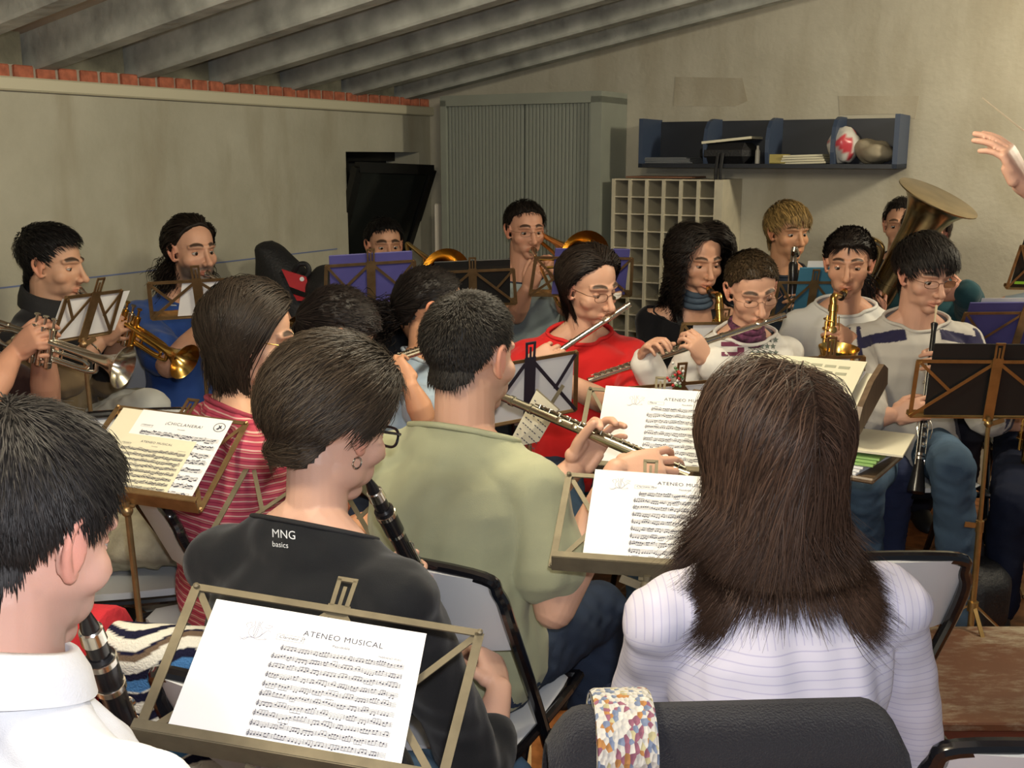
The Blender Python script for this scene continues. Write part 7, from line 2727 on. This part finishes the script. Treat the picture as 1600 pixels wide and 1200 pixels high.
drape('cardigan', chc, .225, .30, .45, attr_mat('striped_knit', .95, .1, bump=.6, bscale=300), 'white navy and blue striped cardigan over the chair back at lower left', 'cardigan', 47, colors=cardcol, nx=80, nz=260, ztop=.862, fold=.018)
drape('red_jacket', chc, .045, .28, .40, mat('red_fleece', (.42, .010, .02), .9, bump=.3), 'red garment hanging over the striped cardigan at lower left', 'jacket', 49, x0=-.03, lift=.046, ztop=.885, fold=.004)

# ---- bags and cases
def bagbox(name, c, size, X, label, m=M_BAG, b=.05, handle=None, cat='bag', tilt=0):
    root = thing(name, label, cat, (c[0], c[1], c[2] - size[2] / 2))
    X = nrm(X)
    mb = MB(); mb.box(c, size, X, np.cross(ZV, X), b=b)
    md = mb
    v, fs, nn = remesh(md, .014, 6)
    v = v + nn * (.010 * wobble(v, .09, 5))[:, None]
    q = MB(); q.add(v, fs)
    q.build('body', m, root, smooth=True)
    mb = MB()
    t_ = c + ZV * size[2] / 2
    if handle:
        mb.tube(bez([t_ - X * handle - ZV * .01, t_ - X * handle * .7 + ZV * .05, t_ + X * handle * .7 + ZV * .05, t_ + X * handle - ZV * .01], 6), .011, 8)
        mb.build('handle', m, root)
    return root
# tall gig bag leaning at the left wall: tapered, on the floor
gb = thing('gig_bag', 'tall black instrument gig bag standing by the left wall with a red folder', 'bag', (at(445, 500, 4.75)[0], 4.75, 0))
mb = MB()
top = at(422, 396, 4.80); g2 = at(470, 440, 4.72); g3 = at(495, 480, 4.65)
R_ = []
for z, w_, d_, cx in ((0.0, .22, .14, 470), (.4, .25, .15, 468), (.8, .20, .14, 462), (1.0, .15, .12, 448), (1.10, .095, .10, 434), (1.16, .06, .08, 422), (1.185, .02, .04, 420)):
    c = at(cx, 430, 4.75); a_ = np.linspace(0, 2 * pi, 24, endpoint=False)
    c = V(c[0], c[1], z)
    R_.append(c + np.cos(a_)[:, None] * RV * w_ + np.sin(a_)[:, None] * DV * d_)
mb.rings(R_)
v, fs, nn = remesh(mb, .015, 2); q = MB(); q.add(v + nn * (.012 * wobble(v, .1, 3))[:, None], fs); q.build('body', M_BAG, gb, smooth=True)
mb = MB(); mb.tube(bez([at(457, 430, 4.62), at(466, 414, 4.60), at(478, 413, 4.6), at(483, 424, 4.6), at(474, 440, 4.6)], 6), .011, 8); mb.build('handle', M_BAG, gb)
rf = thing('red_folder', 'red folder tucked against the black gig bag by the left wall', 'folder', at(465, 450, 4.55))
mb = MB(); a, b, c, d_ = at(440, 421, 4.60), at(478, 433, 4.58), at(487, 462, 4.55), at(453, 449, 4.57); mb.plate([a, b, c, d_], V(0, 1, 0.1), .012); mb.build('cover', M_REDF, rf, smooth=False)
mb = MB(); a, b, c, d_ = at(452, 448, 4.568), at(487, 461, 4.548), at(487, 468, 4.55), at(456, 458, 4.57); mb.plate([a, b, c, d_], V(0, 1, 0.1), .02); mb.build('spine', M_BLACKF, rf, smooth=False)
mb = MB(); a, b, c, d_ = at(458, 460, 4.569), at(477, 466, 4.55), at(474, 470, 4.55), at(464, 470, 4.56); mb.plate([a, b, c, d_], V(0, 1, 0.1), .012); mb.build('back_cover', M_REDF, rf, smooth=False)
mb = MB(); mb.lathe(at(472, 436, 4.572) + V(0, -.002, 0), V(0, -1, 0), [(0, .010), (.001, .010)], 14); mb.build('emblem', M_PAPER, rf, smooth=False)
bagbox('shoulder_bag', V(at(498, 455, 4.5)[0] + .02, 4.62, .545), (.24, .22, 1.09), RV, 'black soft case upright between the red folder and the blue folder', b=.08)
bagbox('instrument_case', V(1.02, 3.05, .095), (.34, .22, .19), V(1, .15, 0), 'black instrument case on the floor behind the right empty chair', b=.04)
bagbox('backpack', V(1.52, 3.30, .13), (.22, .26, .26), V(1, .3, 0), 'black backpack on the floor beside the foot of the large brass stand', b=.06, handle=.04)
# folder and papers on the floor at left
fl = at(195, 990, 2.9)
fl = on_level(205, 985, 0.0)
mb = MB(); mb.box(V(fl[0], fl[1], .012), (.36, .26, .022), nrm(V(1, -.1, 0)), nrm(V(.1, 1, 0)), b=.004)
tag(mb.build('folder', M_BLACKF), 'black folder lying on the floor at the left under the stands', 'folder')
mb = MB(); mb.box(V(fl[0] + .13, fl[1] + .05, .0255), (.25, .2, .003), nrm(V(1, .2, 0)), nrm(V(-.2, 1, 0)))
tag(mb.build('paper_sheet', M_PAPER, smooth=False), 'white sheet lying half on the black folder on the floor', 'paper')
# woven bag at the lower right corner
crumple('woven_bag', at(1640, 1190, 1.55) + V(.04, 0, -.1), (.10, .08, .16), mat('woven_grey', (.40, .38, .33), .9, noise=.7, nscale=90, bump=.6, bscale=120), 'grey woven bag at the lower right corner', 'bag', 61, .15, .08)
# ---- repeats carry a shared group phrase
GROUPS = {'person': 'players of the band', 'music stand': 'wire music stands among the players', 'sheet music': 'sheets of music on the stands', 'flute': 'silver flutes', 'clarinet': 'black clarinets',
          'saxophone': 'gold saxophones', 'trumpet': 'trumpets', 'trombone': 'gold trombones', 'folder': 'music folders', 'chair': 'folding chairs', 'papers': 'piles of papers', 'strap': 'saxophone straps'}
for o in SC.objects:
    if o.parent is None and o.get('category') in GROUPS and not o.get('group'):
        o['group'] = GROUPS[o['category']]
